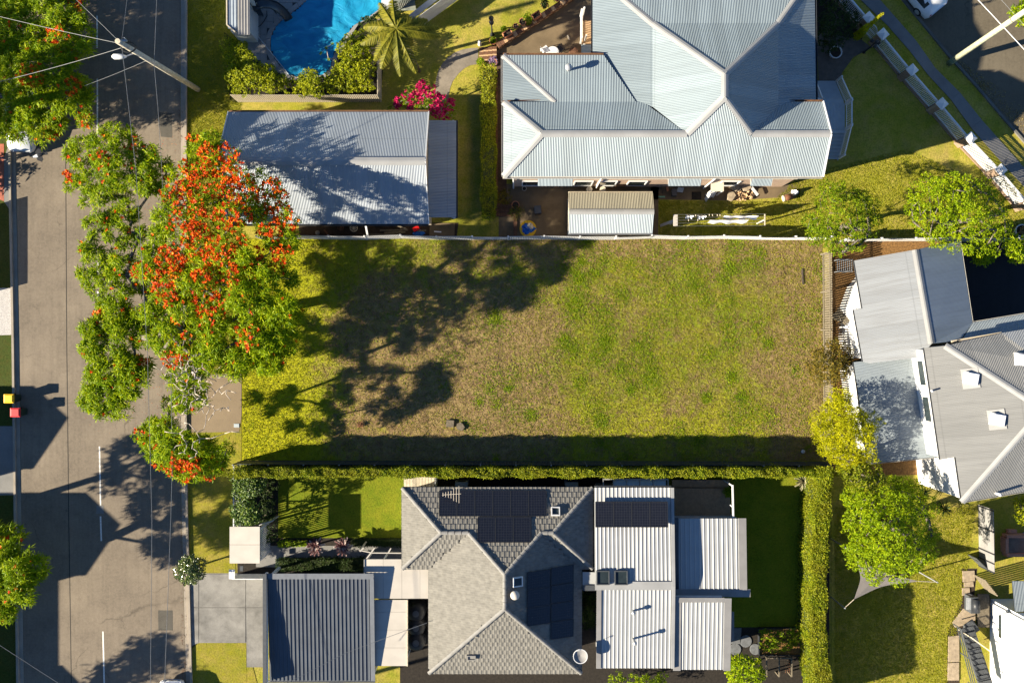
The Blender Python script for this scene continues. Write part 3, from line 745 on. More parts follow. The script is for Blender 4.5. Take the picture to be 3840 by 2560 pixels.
for (xa, xb) in ((1.62, 3.82), (9.85, 11.9), (15.05, 16.35)):
    slab('window_awning', [(xa, 10.55, 5.35), (xb, 10.55, 5.35), (xb, 9.8, 4.75), (xa, 9.8, 4.75)], C_small, h2, .03)
    mb = MB(); mb.bar((xa+.02, 10.6, 4.6), (xa+.02, 9.85, 4.73), .03, .03); mb.bar((xb-.02, 10.6, 4.6), (xb-.02, 9.85, 4.73), .03, .03); mb.build('awning_bracket', M_white, h2)
for x in (.1, 5.8, 13.2): 
    mb = MB(); mb.tube([(x, 10.08, 5.88), (x, 10.3, 5.5), (x, 10.56, 5.1), (x, 10.56, .05)], .05, 8); mb.build('downpipe', M_white, h2)
v = MB(); v.tube([(3.46, 16.75, 5.7), (3.46, 16.75, 6.25)], .09, 10); v.build('vent_pipe', M_galv, h2)
v = MB(); v.lathe((3.46, 16.75, 6.2), [(.08, 0), (.2, .05), (.22, .14), (.17, .24), (.03, .28)], 14); v.build('vent_cowl', M_galv, h2, smooth=True)
# stairs and landing on the east side
def stairs(root, a, b, w, n, mat, name='tread', rise=True, th=.05):
    """open treads from a (low) to b (high), w wide"""
    a = Vector(a); b = Vector(b); d = b-a; hd = Vector((d.x, d.y, 0)).normalized(); rz = math.atan2(hd.y, hd.x)
    run = Vector((d.x, d.y, 0)).length/n
    for i in range(n):
        p = a+d*((i+.5)/n); mb = MB(); mb.box((p.x, p.y, a.z+d.z*(i+1)/n-th/2), (run+.03, w, th), rz); mb.build(name, mat, root)
    s = Vector((-hd.y, hd.x, 0)); mb = MB()
    for o in (-1, 1): mb.bar(a+s*o*w/2-Vector((0, 0, .05)), b+s*o*w/2-Vector((0, 0, .1)), .05, .22)
    mb.build('stringer', mat, root)
def balustrade(root, a, b, h, mat, step=.14, r=.018, post=True):
    a = Vector(a); b = Vector(b); mb = MB(); up = Vector((0, 0, h)); mb.bar(a+up, b+up, .08, .05); mb.bar(a+Vector((0, 0, .1)), b+Vector((0, 0, .1)), .05, .05)
    n = max(1, int((b-a).length/step))
    for i in range(1, n): p = a.lerp(b, i/n); mb.bar(p+Vector((0, 0, .1)), p+up, r*2, r*2)
    if post:
        for p in (a, b): mb.bar(p, p+up+Vector((0, 0, .12)), .1, .1)
    return mb.build('balustrade', mat, root)
st = thing('verandah_stairs', 'blue grey double flight of timber stairs beside the pale-roofed house', 'stairs', (21, 15, 0))
mb = MB(); n = 14
for i in range(n): mb.box((19.6+(i+.5)*2.75/n, 15.1, 1.5), (2.75/n-.012, 1.75, .05))
mb.build('landing', M_bluegrey, st)
mb = MB()
for x, y in ((19.7, 14.3), (22.2, 14.3), (19.7, 15.9), (22.2, 15.9)): mb.box((x, y, .735), (.1, .1, 1.47))
mb.build('post', M_bluegrey, st)
stairs(st, (21.75, 12.55, .0), (21.75, 14.2, 1.5), 1.45, 8, M_bluegrey); stairs(st, (21.4, 17.9, .0), (21.4, 16.0, 1.5), 1.75, 8, M_bluegrey)
balustrade(st, (22.5, 12.6, .15), (22.4, 14.2, 1.5), .95, M_white); balustrade(st, (22.42, 14.3, 1.5), (22.42, 15.9, 1.5), .95, M_white); balustrade(st, (22.4, 16.0, 1.5), (22.3, 17.9, .15), .95, M_white)
balustrade(st, (20.5, 17.8, .15), (20.5, 16.0, 1.5), .95, M_white); balustrade(st, (20.45, 16.0, 1.5), (19.3, 16.0, 1.5), .95, M_white)
# rear landing on the west side of the same house
rlnd = thing('rear_landing', 'small covered back landing with white rail at the courtyard', 'landing', P(2200, 120, 0))
slab('landing_floor', [P(2177, 79, 2.4), P(2226, 79, 2.4), P(2226, 163, 2.4), P(2177, 163, 2.4)], M_deck, rlnd, .08)
slab('canopy', [P(2180, 168, 3.4), P(2226, 168, 3.5), P(2226, 206, 3.5), P(2180, 206, 3.4)], C_small, rlnd, .04, down=(-1, 0, 0))
balustrade(rlnd, P(2177, 62, 2.4), P(2177, 163, 2.4), 1.0, M_white)
mb = MB()
for a, b in ((2180, 82), (2180, 160), (2182, 204)): q = P(a, b, 0); mb.bar((q.x, q.y, 0), (q.x, q.y, 2.35 if b < 200 else 3.38), .1, .1)
mb.build('post', M_white, rlnd)
# back steps under the south wall
bs = thing('back_steps', 'white timber back steps with landing under the long eave', 'stairs', P(2680, 700, 0))
mb = MB(); c = P(2690, 692, 1.7); mb.box((c.x, c.y-.08, 1.7), (.85, .75, .06)); mb.build('landing', M_cream, bs)
q0 = P(2658, 744, 0); stairs(bs, (q0.x, q0.y, .05), (c.x-.25, c.y-.45, 1.7), .55, 8, M_white)
mb = MB()
for dx in (-.38, .38): mb.box((c.x+dx, c.y-.4, .83), (.08, .08, 1.66))
mb.build('post', M_white, bs)

# ---- tiled house south of the block, with solar panels
h3 = thing('tiled_house', 'grey tiled hip roof house with black solar panels behind the long hedge', 'house', (-.5, -15, 0))
e3 = 3.0; pt = .466
UX0, UX1, UY0, UY1 = -7.155, 5.257, -14.81, -9.54; um = (UY0+UY1)/2; uh = e3+(UY1-UY0)/2*pt; hw = (UY1-UY0)/2
LX0, LX1, LY0 = -5.41, 4.51, -21.62; lm = (LX0+LX1)/2; lw = (LX1-LX0)/2; lh = e3+lw*pt
A_ = Vector((UX0+hw, um, uh)); B_ = Vector((UX1-hw, um, uh)); T1 = Vector((lm, UY1-lw, lh)); T2 = Vector((lm, LY0+lw, lh))
k = lw-hw; VL = Vector((lm-k, um, uh)); VR = Vector((lm+k, um, uh))
v3 = lambda x, y, z=e3: Vector((x, y, z))
planes = {'north': [v3(UX0, UY1), v3(UX1, UY1), B_, VR, T1, VL, A_], 'west_end': [v3(UX0, UY1), A_, v3(UX0, UY0)], 'east_end': [v3(UX1, UY1), v3(UX1, UY0), B_],
          'south_left': [v3(UX0, UY0), A_, VL, v3(LX0, UY0)], 'south_right': [v3(UX1, UY0), v3(LX1, UY0), VR, B_],
          'west': [v3(LX0, UY0), VL, T1, T2, v3(LX0, LY0)], 'east': [v3(LX1, UY0), v3(LX1, LY0), T2, T1, VR], 'south': [v3(LX0, LY0), T2, v3(LX1, LY0)]}
dirs = {'north': (0, 1), 'west_end': (-1, 0), 'east_end': (1, 0), 'south_left': (0, -1), 'south_right': (0, -1), 'west': (-1, 0), 'east': (1, 0), 'south': (0, -1)}
roof3 = None
tile_me = bpy.data.meshes.new('tile'); gx, gy = .30, .345
prof = [(-.15, 0), (-.10, .006), (-.05, 0), (-.01, .004), (.03, .015), (.085, .021), (.135, .014), (.15, .0)]
tv = []; tf = []; m_ = len(prof)
for (yy, zz) in ((-.2, .028), (-.2, .046), (.2, .014)):
    tv += [(x, yy, zz+h*(0 if zz == .028 else 1)) for x, h in prof]
for i in range(m_-1): tf += [(i, i+1, m_+i+1, m_+i), (m_+i, m_+i+1, 2*m_+i+1, 2*m_+i)]
tile_me.from_pydata(tv, [], tf); tile_me.materials.append(M_tile); tile_me.update()
tvn = np.array(tv); tiles = []
mb3 = MB()
for nm, pl in planes.items():
    o = slab('roof_'+nm, [p-Vector((0, 0, .02)) for p in pl], M_tile, h3, .06)
    d = Vector((*dirs[nm], 0)); u = Vector((-d.y, d.x, 0)); dn = (d-Vector((0, 0, pt))).normalized(); nn = u.cross(-dn).normalized()
    if nn.z < 0: nn = -nn
    o0 = pl[0]; us = [(p-o0).dot(u) for p in pl]; vs_ = [(p-o0).dot(dn) for p in pl]; poly = list(zip(us, vs_))
    vmax = max(vs_); r_ = 0
    while vmax-(r_+.5)*gy > min(vs_):
        vv = vmax-(r_+.5)*gy; uu = min(us)+(.15 if r_ % 2 else .0)
        while uu < max(us):
            if inpoly(uu, vv, poly): tiles.append((o0+u*uu+dn*vv, u, dn, nn, nm))
            uu += gx
        r_ += 1
def tmat(c, u, dn, nn):
    X = nn.cross(dn)*-1
    X = (-dn).cross(nn)
    return Matrix(((X.x, -dn.x, nn.x, c.x), (X.y, -dn.y, nn.y, c.y), (X.z, -dn.z, nn.z, c.z), (0, 0, 0, 1)))
order = sorted(range(len(tiles)), key=lambda i: (0 if tiles[i][4] in ('west', 'north') else 1, (tiles[i][0]-Vector((-3, -14, 0))).length))
rest_v = []; rest_f = []
for rank, i in enumerate(order):
    c, u, dn, nn, nm = tiles[i]; Mx = tmat(c+nn*rnd.uniform(-.003, .004), u, dn, nn) @ Matrix.Rotation(rnd.uniform(-.012, .012), 4, 'Z')
    if rank < 300:
        o = link(bpy.data.objects.new('tile', tile_me)); o.parent = h3; o.matrix_parent_inverse = Matrix.Translation(-h3.location); o.matrix_local = Mx
        o.matrix_basis = Mx
    else:
        b = len(rest_v)*len(tv); A = np.array(Mx); rest_v.append(tvn@A[:3, :3].T+A[:3, 3]); rest_f.append(np.array(tf)+b)
rawmesh('roof_tiling', np.concatenate(rest_v), np.concatenate(rest_f), M_tile, h3, kind='stuff')
cap_me = bpy.data.meshes.new('ridge_tile'); mb = MB(); nA = 6
mb.v = [(x, .13*math.cos(math.pi*k/nA)*s_, .10*math.sin(math.pi*k/nA)*s_-.02) for x, s_ in ((-.2, .92), (.2, 1.08)) for k in range(nA+1)]
mb.f = [(k, k+1, nA+2+k, nA+1+k) for k in range(nA)]+[tuple(range(nA+1)), tuple(reversed(range(nA+1, 2*nA+2)))]
cap_me.from_pydata(mb.v, [], mb.f); cap_me.materials.append(M_tilecap); cap_me.update()
for a, b in ((v3(UX0, UY1), A_), (v3(UX0, UY0), A_), (A_, VL), (VL, T1), (T1, T2), (T1, VR), (VR, B_), (B_, v3(UX1, UY1)), (B_, v3(UX1, UY0)), (T2, v3(LX0, LY0)), (T2, v3(LX1, LY0))):
    L = (b-a).length; n = int(L/.37); d = (b-a)/L
    if d.z > 0: a, b, d = b, a, -d
    for i in range(n):
        q = a.lerp(b, (i+.5)/n)+Vector((0, 0, .06)); s = Vector((-d.y, d.x, 0)).normalized(); nz = d.cross(s)
        if nz.z < 0: nz = -nz; s = -s
        Mx = Matrix(((d.x, s.x, nz.x, q.x), (d.y, s.y, nz.y, q.y), (d.z, s.z, nz.z, q.z), (0, 0, 0, 1)))
        o = link(bpy.data.objects.new('ridge_tile', cap_me)); o.parent = h3; o.matrix_parent_inverse = Matrix.Translation(-h3.location); o.matrix_basis = Mx
walls(h3, [(UX0+.45, UY0+.45), (LX0+.45, UY0+.45), (LX0+.45, LY0+.45), (LX1-.45, LY0+.45), (LX1-.45, UY0+.45), (UX1-.45, UY0+.45), (UX1-.45, UY1-.45), (UX0+.45, UY1-.45)], 0, e3-.02, M_white)
OUT3 = [v3(UX0, UY1), v3(UX1, UY1), v3(UX1, UY0), v3(LX1, UY0), v3(LX1, LY0), v3(LX0, LY0), v3(LX0, UY0), v3(UX0, UY0), v3(UX0, UY1)]
gutter(h3, OUT3, M_gutdark, .12, .1, dz=-.04)
window(h3, (UX0+.45, -10.6, 1.6), 1.2, 1.3, (-1, 0, 0)); window(h3, (UX0+.45, -13.6, 1.6), 1.2, 1.3, (-1, 0, 0))
for yy in (-10.75, -13.6):
    mb = MB(); mb.box((UX0+.2, yy, 2.45), (.5, 1.3, .06)); mb.build('window_hood', M_whiteroof, h3)
# solar panels lie on the roof planes
def solar(px_quad, plane, label, lift=.11):
    a, b, c = plane[0], plane[1], plane[2]
    if isinstance(px_quad[0], tuple): q = [onplane(x, y, a, b, c) for x, y in px_quad]
    nn = (q[1]-q[0]).cross(q[2]-q[0]).normalized()
    if nn.z < 0: nn = -nn; q.reverse()
    q = [p+nn*lift for p in q]; root = thing('solar_panel', label, 'solar panel', (q[0]+q[2])/2-nn*lift, 'solar panels on the tiled house')
    fr = MB(); ctr = sum(q, Vector())/4
    for i in range(4): fr.bar(q[i]-nn*.015, q[(i+1) % 4]-nn*.015, .035, .045, nn)
    for t in (.3, .7):
        fr.bar(q[0].lerp(q[1], t)-nn*.06, q[3].lerp(q[2], t)-nn*.06, .04, .07, nn)
    fr.build('frame', M_solarframe, root)
    ins = [p+(ctr-p).normalized()*.02 for p in q]; me = bpy.data.meshes.new('cell_sheet'); me.from_pydata([tuple(p) for p in ins]+[tuple(p-nn*.02) for p in ins], [], [(0, 1, 2, 3), (7, 6, 5, 4)]+[(i, 4+i, 4+(i+1) % 4, (i+1) % 4) for i in range(4)])
    me.materials.append(M_solar); uv = me.uv_layers.new(name='UVMap'); ue = (q[1]-q[0]).normalized(); ve = nn.cross(ue)
    for l in me.loops: co = me.vertices[l.vertex_index].co-ins[0]; uv.data[l.index].uv = (co.dot(ue), co.dot(ve))
    attach(link(bpy.data.objects.new('cell_sheet', me)), root); return root
ordn = ['first', 'second', 'third', 'fourth', 'fifth', 'sixth']
xs6 = [1647, 1714, 1781, 1848, 1915, 1982, 2049]
for i in range(6): solar([(xs6[i]+1, 1840), (xs6[i+1]-1, 1840), (xs6[i+1]-1, 1935), (xs6[i]+1, 1935)], planes['north'], f'black solar panel, {ordn[i]} from the left in the upper row nearest the hedge')
xs3 = [1791, 1858, 1925, 1992]
for i in range(3): solar([(xs3[i]+1, 1939), (xs3[i+1]-1, 1939), (xs3[i+1]-1, 2033), (xs3[i]+1, 2033)], planes['north'], f'black solar panel, {ordn[i]} from the left in the short second row')
ty = [2128, 2194, 2262, 2330, 2397]
for i in range(3): solar([(1976, ty[i]+12+4), (2061, ty[i]+4), (2060, ty[i+1]+2), (1975, ty[i+1]+12+2)], planes['east'], f'black solar panel on the shaded east slope, left column, {ordn[i]} from the top')
for i in range(4): solar([(2065, ty[i]), (2148, ty[i]-12), (2147, ty[i+1]-15), (2064, ty[i+1]-3)], planes['east'], f'black solar panel on the shaded east slope, right column, {ordn[i]} from the top')
# things on the tiles
def roofbox(name, label, px, py, plane, sx, sy, hh, mat, cat, glass=True):
    q = onplane(px, py, plane[0], plane[1], plane[2]); n = (plane[1]-plane[0]).cross(plane[2]-plane[0]).normalized()
    if n.z < 0: n = -n
    rot = n.to_track_quat('Z', 'Y').to_matrix(); root = thing(name, label, cat, q)
    mb = MB()
    for o in (-1, 1):
        mb.box(q+rot@Vector((o*sx/2, 0, hh/2)), (.06, sy+.06, hh+.1), rot=rot); mb.box(q+rot@Vector((0, o*sy/2, hh/2)), (sx-.06, .06, hh+.1), rot=rot)
    mb.build('frame', mat, root)
    mb = MB(); mb.box(q+rot@Vector((0, 0, hh*.75)), (sx-.06, sy-.06, .03), rot=rot); mb.build('pane' if glass else 'lid', M_glass if glass else mat, root); return root
roofbox('skylight', 'small white framed skylight on the tiled north slope', 2083, 1918, planes['north'], .5, .5, .16, M_white, 'skylight')
roofbox('skylight', 'small white framed skylight beside the roof ventilator', 1938, 2178, planes['east'], .55, .6, .16, M_white, 'skylight')
roofbox('roof_vent', 'low grey box vent on the tiled front slope', 1768, 2458, planes['south'], .5, .35, .14, M_tilecap, 'vent', False)
q = onplane(1931, 2224, *planes['east'][:3]); wv = thing('roof_ventilator', 'round pale spinning roof ventilator on the tiled ridge', 'ventilator', q)
mb = MB(); mb.lathe(q, [(.16, -.1), (.16, .18)], 14); mb.build('collar', M_galv, wv)
mb = MB(); mb.lathe(q+Vector((0, 0, .18)), [(.17, 0), (.27, .1), (.29, .2), (.24, .3), (.1, .37), (.02, .38)], 20); mb.build('turbine', M_whiteroof, wv, smooth=True)
dq = P(2176, 2458, 3.9); ds = thing('satellite_dish', 'round grey satellite dish on the corner of the tiled roof', 'satellite dish', (LX1-.3, -20.1, 3.1))
mb = MB(); mb.lathe(dq, [(.0, -.09), (.2, -.06), (.36, .0), (.43, .06), (.45, .07), (.41, .055), (.34, .015), (.0, -.05)], 24, False); mb.build('reflector', M_flash, ds, smooth=True)
mb = MB(); mb.lathe(dq, [(.43, .05), (.47, .05), (.47, .09), (.43, .09), (.43, .05)], 24, False); mb.build('rim', M_white, ds)
mb = MB(); mb.tube([(LX1-.35, -20.2, 3.05), (dq.x, dq.y, dq.z-.05)], .03, 8); mb.tube([dq+Vector((-.3, .3, .02)), dq+Vector((-.05, .5, .35))], .015, 6); mb.box(dq+Vector((-.05, .5, .37)), (.07, .07, .1)); mb.build('mount', M_galv, ds)
# rooftop aerial
tq = Vector((-3.9, -9.75, 3.1)); an = thing('television_aerial', 'thin television aerial at the tiled eave near the solar panels', 'aerial', tq)
mb = MB(); mb.tube([tq, tq+Vector((0, 0, 1.1))], .02, 6); mb.build('mast', M_galv, an)
mb = MB(); t0 = tq+Vector((-.3, 0, 1.1)); mb.tube([t0+Vector((-.25, -.02, 0)), t0+Vector((.95, .05, 0))], .014, 6)
for i in range(7): L = .12+.07*i*(1 if i > 3 else .55); p = t0+Vector((-.2+.17*i, 0, .0)); mb.tube([p+Vector((0, -L, 0)), p+Vector((0, L, 0))], .012, 5)
mb.build('elements', M_cream, an)

# ---- ribbed steel extension, east of the tiles
ex = thing('ribbed_extension', 'cream ribbed steel roofed extension behind the tiled house', 'house', (7.5, -15, 0))
x0, x1 = 5.36, 10.38
yA, yR, yB = -9.50, -15.75, -21.2; hA, hRR, hB = 3.15, 3.55, 3.25
ribsheet('roof_sheet', x0, x1, yR, yA, hRR, hA, M_rib, ex); ribsheet('roof_sheet', 5.7, x1, yB, yR, hB, hRR, M_rib, ex)
mb = MB(); mb.bar((x0, yR, hRR+.05), (x1, yR, hRR+.05), .55, .03); mb.build('ridge_cap', M_flashw, ex)
mb = MB(); mb.bar((x1+.05, yA, hA+.02), (x1+.05, yR, hRR+.03), .2, .12); mb.bar((x1+.05, yB, hB+.02), (x1+.05, yR, hRR+.03), .2, .12); mb.build('barge_flashing', M_flashw, ex)
mb = MB(); mb.bar((5.62, yB, hB+.02), (5.62, -15.9, hRR+.02), .3, .08); mb.build('barge_flashing', M_flash, ex)
gutter(ex, [(x0, yA+.06, hA), (x1, yA+.06, hA)], M_charcoal, dz=-.04)
walls(ex, rect(5.8, 10.3, -21.0, -9.75), 0, 3.08, M_white)
# lower roofs further east
x2 = 15.45; ribsheet('low_roof_sheet', x1+.55, x2-.55, -16.35, -11.63, 2.85, 2.62, M_rib, ex, pitch=.30)
mb = MB(); mb.box((x1+.33, -14.0, 2.75), (.42, 4.9, .06)); mb.build('box_gutter', M_charcoal, ex)
mb = MB(); mb.bar((x2-.32, -11.6, 2.66), (x2-.32, -16.3, 2.89), .5, .05); mb.box((13.0, -16.45, 2.86), (5.2, .5, .05)); mb.build('edge_flashing', M_flash, ex)
ribsheet('low_roof_sheet', x1+.6, 13.75, -21.35, -16.85, 3.12, 3.42, M_rib, ex, pitch=.29)
mb = MB(); mb.bar((13.98, -21.4, 3.15), (13.98, -16.6, 3.45), .45, .05); mb.box((12.1, -16.72, 3.44), (3.3, .3, .05)); mb.bar((x1+.35, -21.4, 3.15), (x1+.35, -16.85, 3.42), .48, .05); mb.build('edge_flashing', M_flash, ex)
walls(ex, rect(10.5, 15.2, -16.3, -11.9), 0, 2.55, M_white); walls(ex, rect(10.5, 13.7, -21.1, -16.6), 0, 3.05, M_white)
mb = MB(); mb.box((14.55, -18.95, 1.9), (.5, 1.9, .05)); mb.build('door_hood', M_flash, ex)
# small link roof between the two houses
slab('link_roof', [(4.6, -15.0, 3.12), (5.9, -15.0, 3.2), (5.9, -16.15, 3.2), (4.6, -16.15, 3.12)], M_rib, ex, .05)
mb = MB(); mb.box((5.2, -16.0, 3.23), (1.2, .35, .05)); mb.build('box_gutter', M_charcoal, ex)
rp = [Vector((x0, yR, hRR)), Vector((x1, yR, hRR)), Vector((x1, yA, hA))]
for i in range(4):
    xa = 2231+i*67.5; solar([(xa+1, 1878), (xa+66, 1878), (xa+67.5, 1972), (xa+1.5, 1972)], rp, f'black solar panel tilted on the ribbed roof, {ordn[i]} from the tiles', .32)
roofbox('skylight', 'square dark skylight on the ribbed roof, the one nearer the tiles', 2260, 2163, rp, .78, .84, .16, M_charcoal, 'skylight')
roofbox('skylight', 'square dark skylight on the ribbed roof, the one farther from the tiles', 2328, 2163, rp, .78, .84, .16, M_charcoal, 'skylight')
for (px, py, hh, lab) in ((2372, 2288, .42, 'short bent flue pipe on the ribbed roof nearer the ridge'), (2374, 2394, .72, 'tall chrome flue pipe with cowl on the ribbed roof')):
    q = P(px, py, 3.4); f_ = thing('flue_pipe', lab, 'flue', q); mb = MB(); mb.tube([q-Vector((0, 0, .1)), q+Vector((0, 0, hh))], .075, 10); mb.build('pipe', M_galv, f_, smooth=True)
    mb = MB(); mb.lathe(q+Vector((0, 0, hh)), [(.06, 0), (.15, .02), (.13, .12), (.02, .17)], 12); mb.build('cowl', M_galv, f_, smooth=True)
# glazed awning and deck at the back
aw = thing('glazed_awning', 'pale glazed lean-to awning beside the hedge at the ribbed roof', 'awning', P(2390, 1812, 0))
for i in range(4):
    xa, xb = 2300+i*50, 2300+(i+1)*50-3; slab('pane', [P(xa, 1798, 2.5), P(xb, 1798, 2.5), P(xb, 1828, 2.75), P(xa, 1828, 2.75)], plain('frosted_glass%d' % i, (.23, .29, .31), .25, .1, spec=.5), aw, .02)
mb = MB(); mb.bar(P(2262, 1796, 2.5), P(2505, 1796, 2.5), .08, .08)
for xa in (2262, 2300, 2350, 2400, 2450, 2505): mb.bar(P(xa, 1795, 2.5), P(xa, 1830, 2.77), .05, .06)
for xa in (2264, 2503): q = P(xa, 1797, 2.5); mb.bar((q.x, q.y, 0), (q.x, q.y, 2.46), .07, .07)
mb.build('frame', M_flashw, aw)
dk = thing('timber_deck', 'brown timber deck at the back of the ribbed extension', 'deck', P(2630, 1870, 0))
c0, c1 = P(2522, 1801, .5), P(2738, 1960, .5); nb_ = 26
for i in range(nb_):
    w_ = (c1.x-c0.x)/nb_; mb = MB(); mb.box((c0.x+(i+.5)*w_, (c0.y+c1.y)/2-.25, .5), (w_-.012, abs(c1.y-c0.y)-.55, .04)); mb.build('board', M_deck, dk)
mb = MB(); mb.box(((c0.x+c1.x)/2, c0.y-.2, .32), (c1.x-c0.x, .42, .04)); mb.box(((c0.x+c1.x)/2, (c0.y+c1.y)/2, .15), (c1.x-c0.x-.1, abs(c1.y-c0.y)-.5, .28)); mb.build('step', M_deck, dk)
ps = thing('pergola_post', 'white steel post and rail at the edge of the deck', 'post', P(2752, 1880, 0))
mb = MB(); mb.bar(P(2747, 1817, 2.4), P(2750, 1955, 2.4), .1, .1); q = P(2747, 1820, 2.4); mb.bar((q.x, q.y, 0), (q.x, q.y, 2.35), .09, .09); mb.bar(P(2737, 1892, 2.3), P(2749, 1902, 2.38), .06, .06); mb.build('frame', M_white, ps)

# ---- flat white roofs and the dark ribbed carport
fr3 = thing('breezeway', 'flat cream insulated roof linking the carport and the tiled house', 'breezeway', P(1480, 2200, 0))
yt, yb = P(0, 2096, 2.72).y, P(0, 2243, 2.72).y
xsW = [P(x, 0, 2.72).x for x in (1368, 1437, 1507, 1575)]+[LX0-.06]
for i in range(4):
    mb = MB(); top = yt if xsW[i+1] < UX0+.1 else (yt if xsW[i] < UX0 else UY0-.02); y_top = yt if i < 2 else UY0-.1
    mb.prism(rect(xsW[i]+.006, xsW[i+1]-.006, yb, y_top), 2.62, 2.72+.004*(i % 2)); mb.build('roof_panel', M_whiteroof, fr3)
mb = MB(); mb.bar((xsW[0]-.03, yb, 2.7), (xsW[0]-.03, yt, 2.7), .05, .14); mb.build('edge_trim', M_flashw, fr3)
ysW = [P(0, y, 2.66).y for y in (2248, 2294, 2361, 2428, 2496)]; xa, xb = P(1398, 0, 2.66).x, P(1525, 0, 2.66).x
for i in range(4):
    mb = MB(); mb.prism(rect(xa, xb, ysW[i+1]+.006, ysW[i]-.006), 2.54, 2.64+.004*(i % 2)); mb.build('roof_panel', M_whiteroof, fr3)
mb = MB(); mb.bar((xb+.04, ysW[-1], 2.62), (xb+.04, ysW[0], 2.62), .07, .16); mb.build('edge_trim', M_creamt, fr3)
mb = MB()
for x in (xsW[0]+.1, xsW[1]): mb.box((x, yt-.1, 1.3), (.1, .1, 2.62))
for x in (xb-.1,): 
    for y in (ysW[0]-.2, ysW[-1]+.2): mb.box((x, y, 1.27), (.1, .1, 2.52))
mb.build('post', M_white, fr3)
pg = thing('entry_pergola', 'white angled pergola beam with rafters over the front path', 'pergola', P(1440, 2080, 0))
mb = MB(); pa, pb, pc = P(1348, 2061, 2.6), P(1396, 2071, 2.6), P(1505, 2072, 2.6); mb.bar(pa, pb, .06, .16); mb.bar(pb, pc, .06, .16)
for a, b in (((1364, 2052), (1350, 2066)), ((1405, 2053), (1374, 2094)), ((1466, 2054), (1456, 2072))): mb.bar(P(*a, 2.62), P(*b, 2.62), .08, .1)
q = P(1350, 2062, 2.6); mb.bar((q.x, q.y, 0), (q.x, q.y, 2.5), .08, .08); mb.build('beam', M_whiteroof, pg)
cp = thing('carport', 'dark grey ribbed steel carport roof beside the concrete driveway', 'carport', P(1200, 2350, 0))
cx0, cx1 = P(993, 0, 3.2).x, P(1401, 0, 3.2).x; cyt, cyb = P(0, 2150, 3.2).y, P(0, 2552, 2.7).y
mbz = lambda y: 3.18+(y-cyt)/(cyb-cyt)*(2.66-3.18)
ribsheet('roof_sheet', cx0+.15, cx1-.2, cyb, cyt-.35, mbz(cyb), mbz(cyt-.35), M_ribgrey, cp, pitch=.262, rw=.035, rh=.045)
mb = MB(); mb.box(((cx0+cx1)/2, cyt-.16, 3.23), (cx1-cx0, .36, .06)); mb.bar((cx1-.12, cyt-.1, mbz(cyt)+.05), (cx1-.12, cyb, mbz(cyb)+.05), .28, .07); mb.build('edge_flashing', plain('blue_grey_flashing', (.13, .14, .155), .5, .1), cp)
mb = MB(); mb.box((cx0+.05, (cyt+cyb)/2, 3.1), (.14, cyt-cyb, .5)); mb.build('parapet', M_white, cp)
mb = MB(); mb.box((cx0+.05, (cyt+cyb)/2, 3.38), (.24, cyt-cyb+.1, .05)); mb.build('parapet_cap', M_charcoal, cp)
gutter(cp, [(cx0, cyb-.07, mbz(cyb)), (cx1, cyb-.07, mbz(cyb))], M_flashw)
mb = MB(); mb.box((cx0+.35, (cyt+cyb)/2-.2, 1.2), (.1, 5.6, 2.3)); mb.build('roller_door', M_charcoal, cp)
mb = MB()
for x in (cx0+.25, cx1-.2):
    for y in (cyt-.3, cyb+.3): mb.box((x, y, 1.3), (.16, .16, 2.6))
mb.build('post', M_white, cp)
# gatehouse and front fence
gh = thing('gatehouse', 'small white roofed entry gate shelter by the street verge', 'gatehouse', P(930, 2045, 0))
for ya, yb2 in ((1974, 2041), (2042, 2111)):
    slab('roof_panel', [P(861, ya, 2.55), P(974, ya, 2.6), P(974, yb2, 2.6), P(861, yb2, 2.55)], M_whiteroof, gh, .07)
mb = MB()
for a, b in ((875, 1985), (972, 1985), (875, 2100), (972, 2100)): q = P(a, b, 0); q2 = P(a, b, 2.5); mb.box((q2.x, q2.y, 1.23), (.11, .11, 2.46))
mb.build('post', M_white, gh)
mb = MB(); a, b = P(974, 1990, 2.5), P(974, 2098, 2.5)
for i in range(16): p = a.lerp(b, i/15); mb.bar((p.x-.05, p.y, .1), (p.x-.05, p.y, 2.3), .05, .05)
mb.build('batten_screen', M_white, gh)
mb = MB(); a, b = P(962, 1976, 2.3), P(1008, 1962, 2.3)
for i in range(11): p = a.lerp(b, i/10); mb.bar((p.x, p.y, .05), (p.x, p.y, 1.7), .05, .05)
mb.build('side_screen', M_white, gh)
ff = thing('front_fence', 'white steel batten fence along the street side of the dark shrubs', 'fence', P(900, 1850, 0))
a, b = P(902, 1730, 0), P(902, 1965, 0)
for i in range(30): 
    p = a.lerp(b, i/29); mb = MB(); mb.box((p.x, p.y, .72), (.03, .065, 1.25)); mb.build('batten', M_white, ff)
mb = MB(); mb.bar(a+Vector((0, 0, 1.37)), b+Vector((0, 0, 1.37)), .07, .05); mb.bar(a+Vector((0, 0, .08)), b+Vector((0, 0, .08)), .05, .05); mb.build('rail', M_white, ff)
lg = thing('letterbox_fence', 'low white slatted fence with a dark letterbox by the driveway', 'fence', P(960, 2140, 0))
a, b = P(893, 2150, 0), P(1055, 2150, 0)
for i in range(34): p = a.lerp(b, i/33); mb = MB(); mb.box((p.x, p.y, .62), (.06, .03, 1.15)); mb.build('slat', M_white, lg)
mb = MB(); mb.bar(a+Vector((0, 0, 1.22)), b+Vector((0, 0, 1.22)), .06, .05); mb.bar(a+Vector((0, 0, 1.22)), P(893, 2115, 0)+Vector((0, 0, 1.22)), .4, .06); mb.build('rail', M_white, lg)
mb = MB(); q = P(906, 2130, 1.3); mb.box((q.x, q.y, 1.3), (.22, .35, .1)); mb.build('letterbox', M_charcoal, lg)
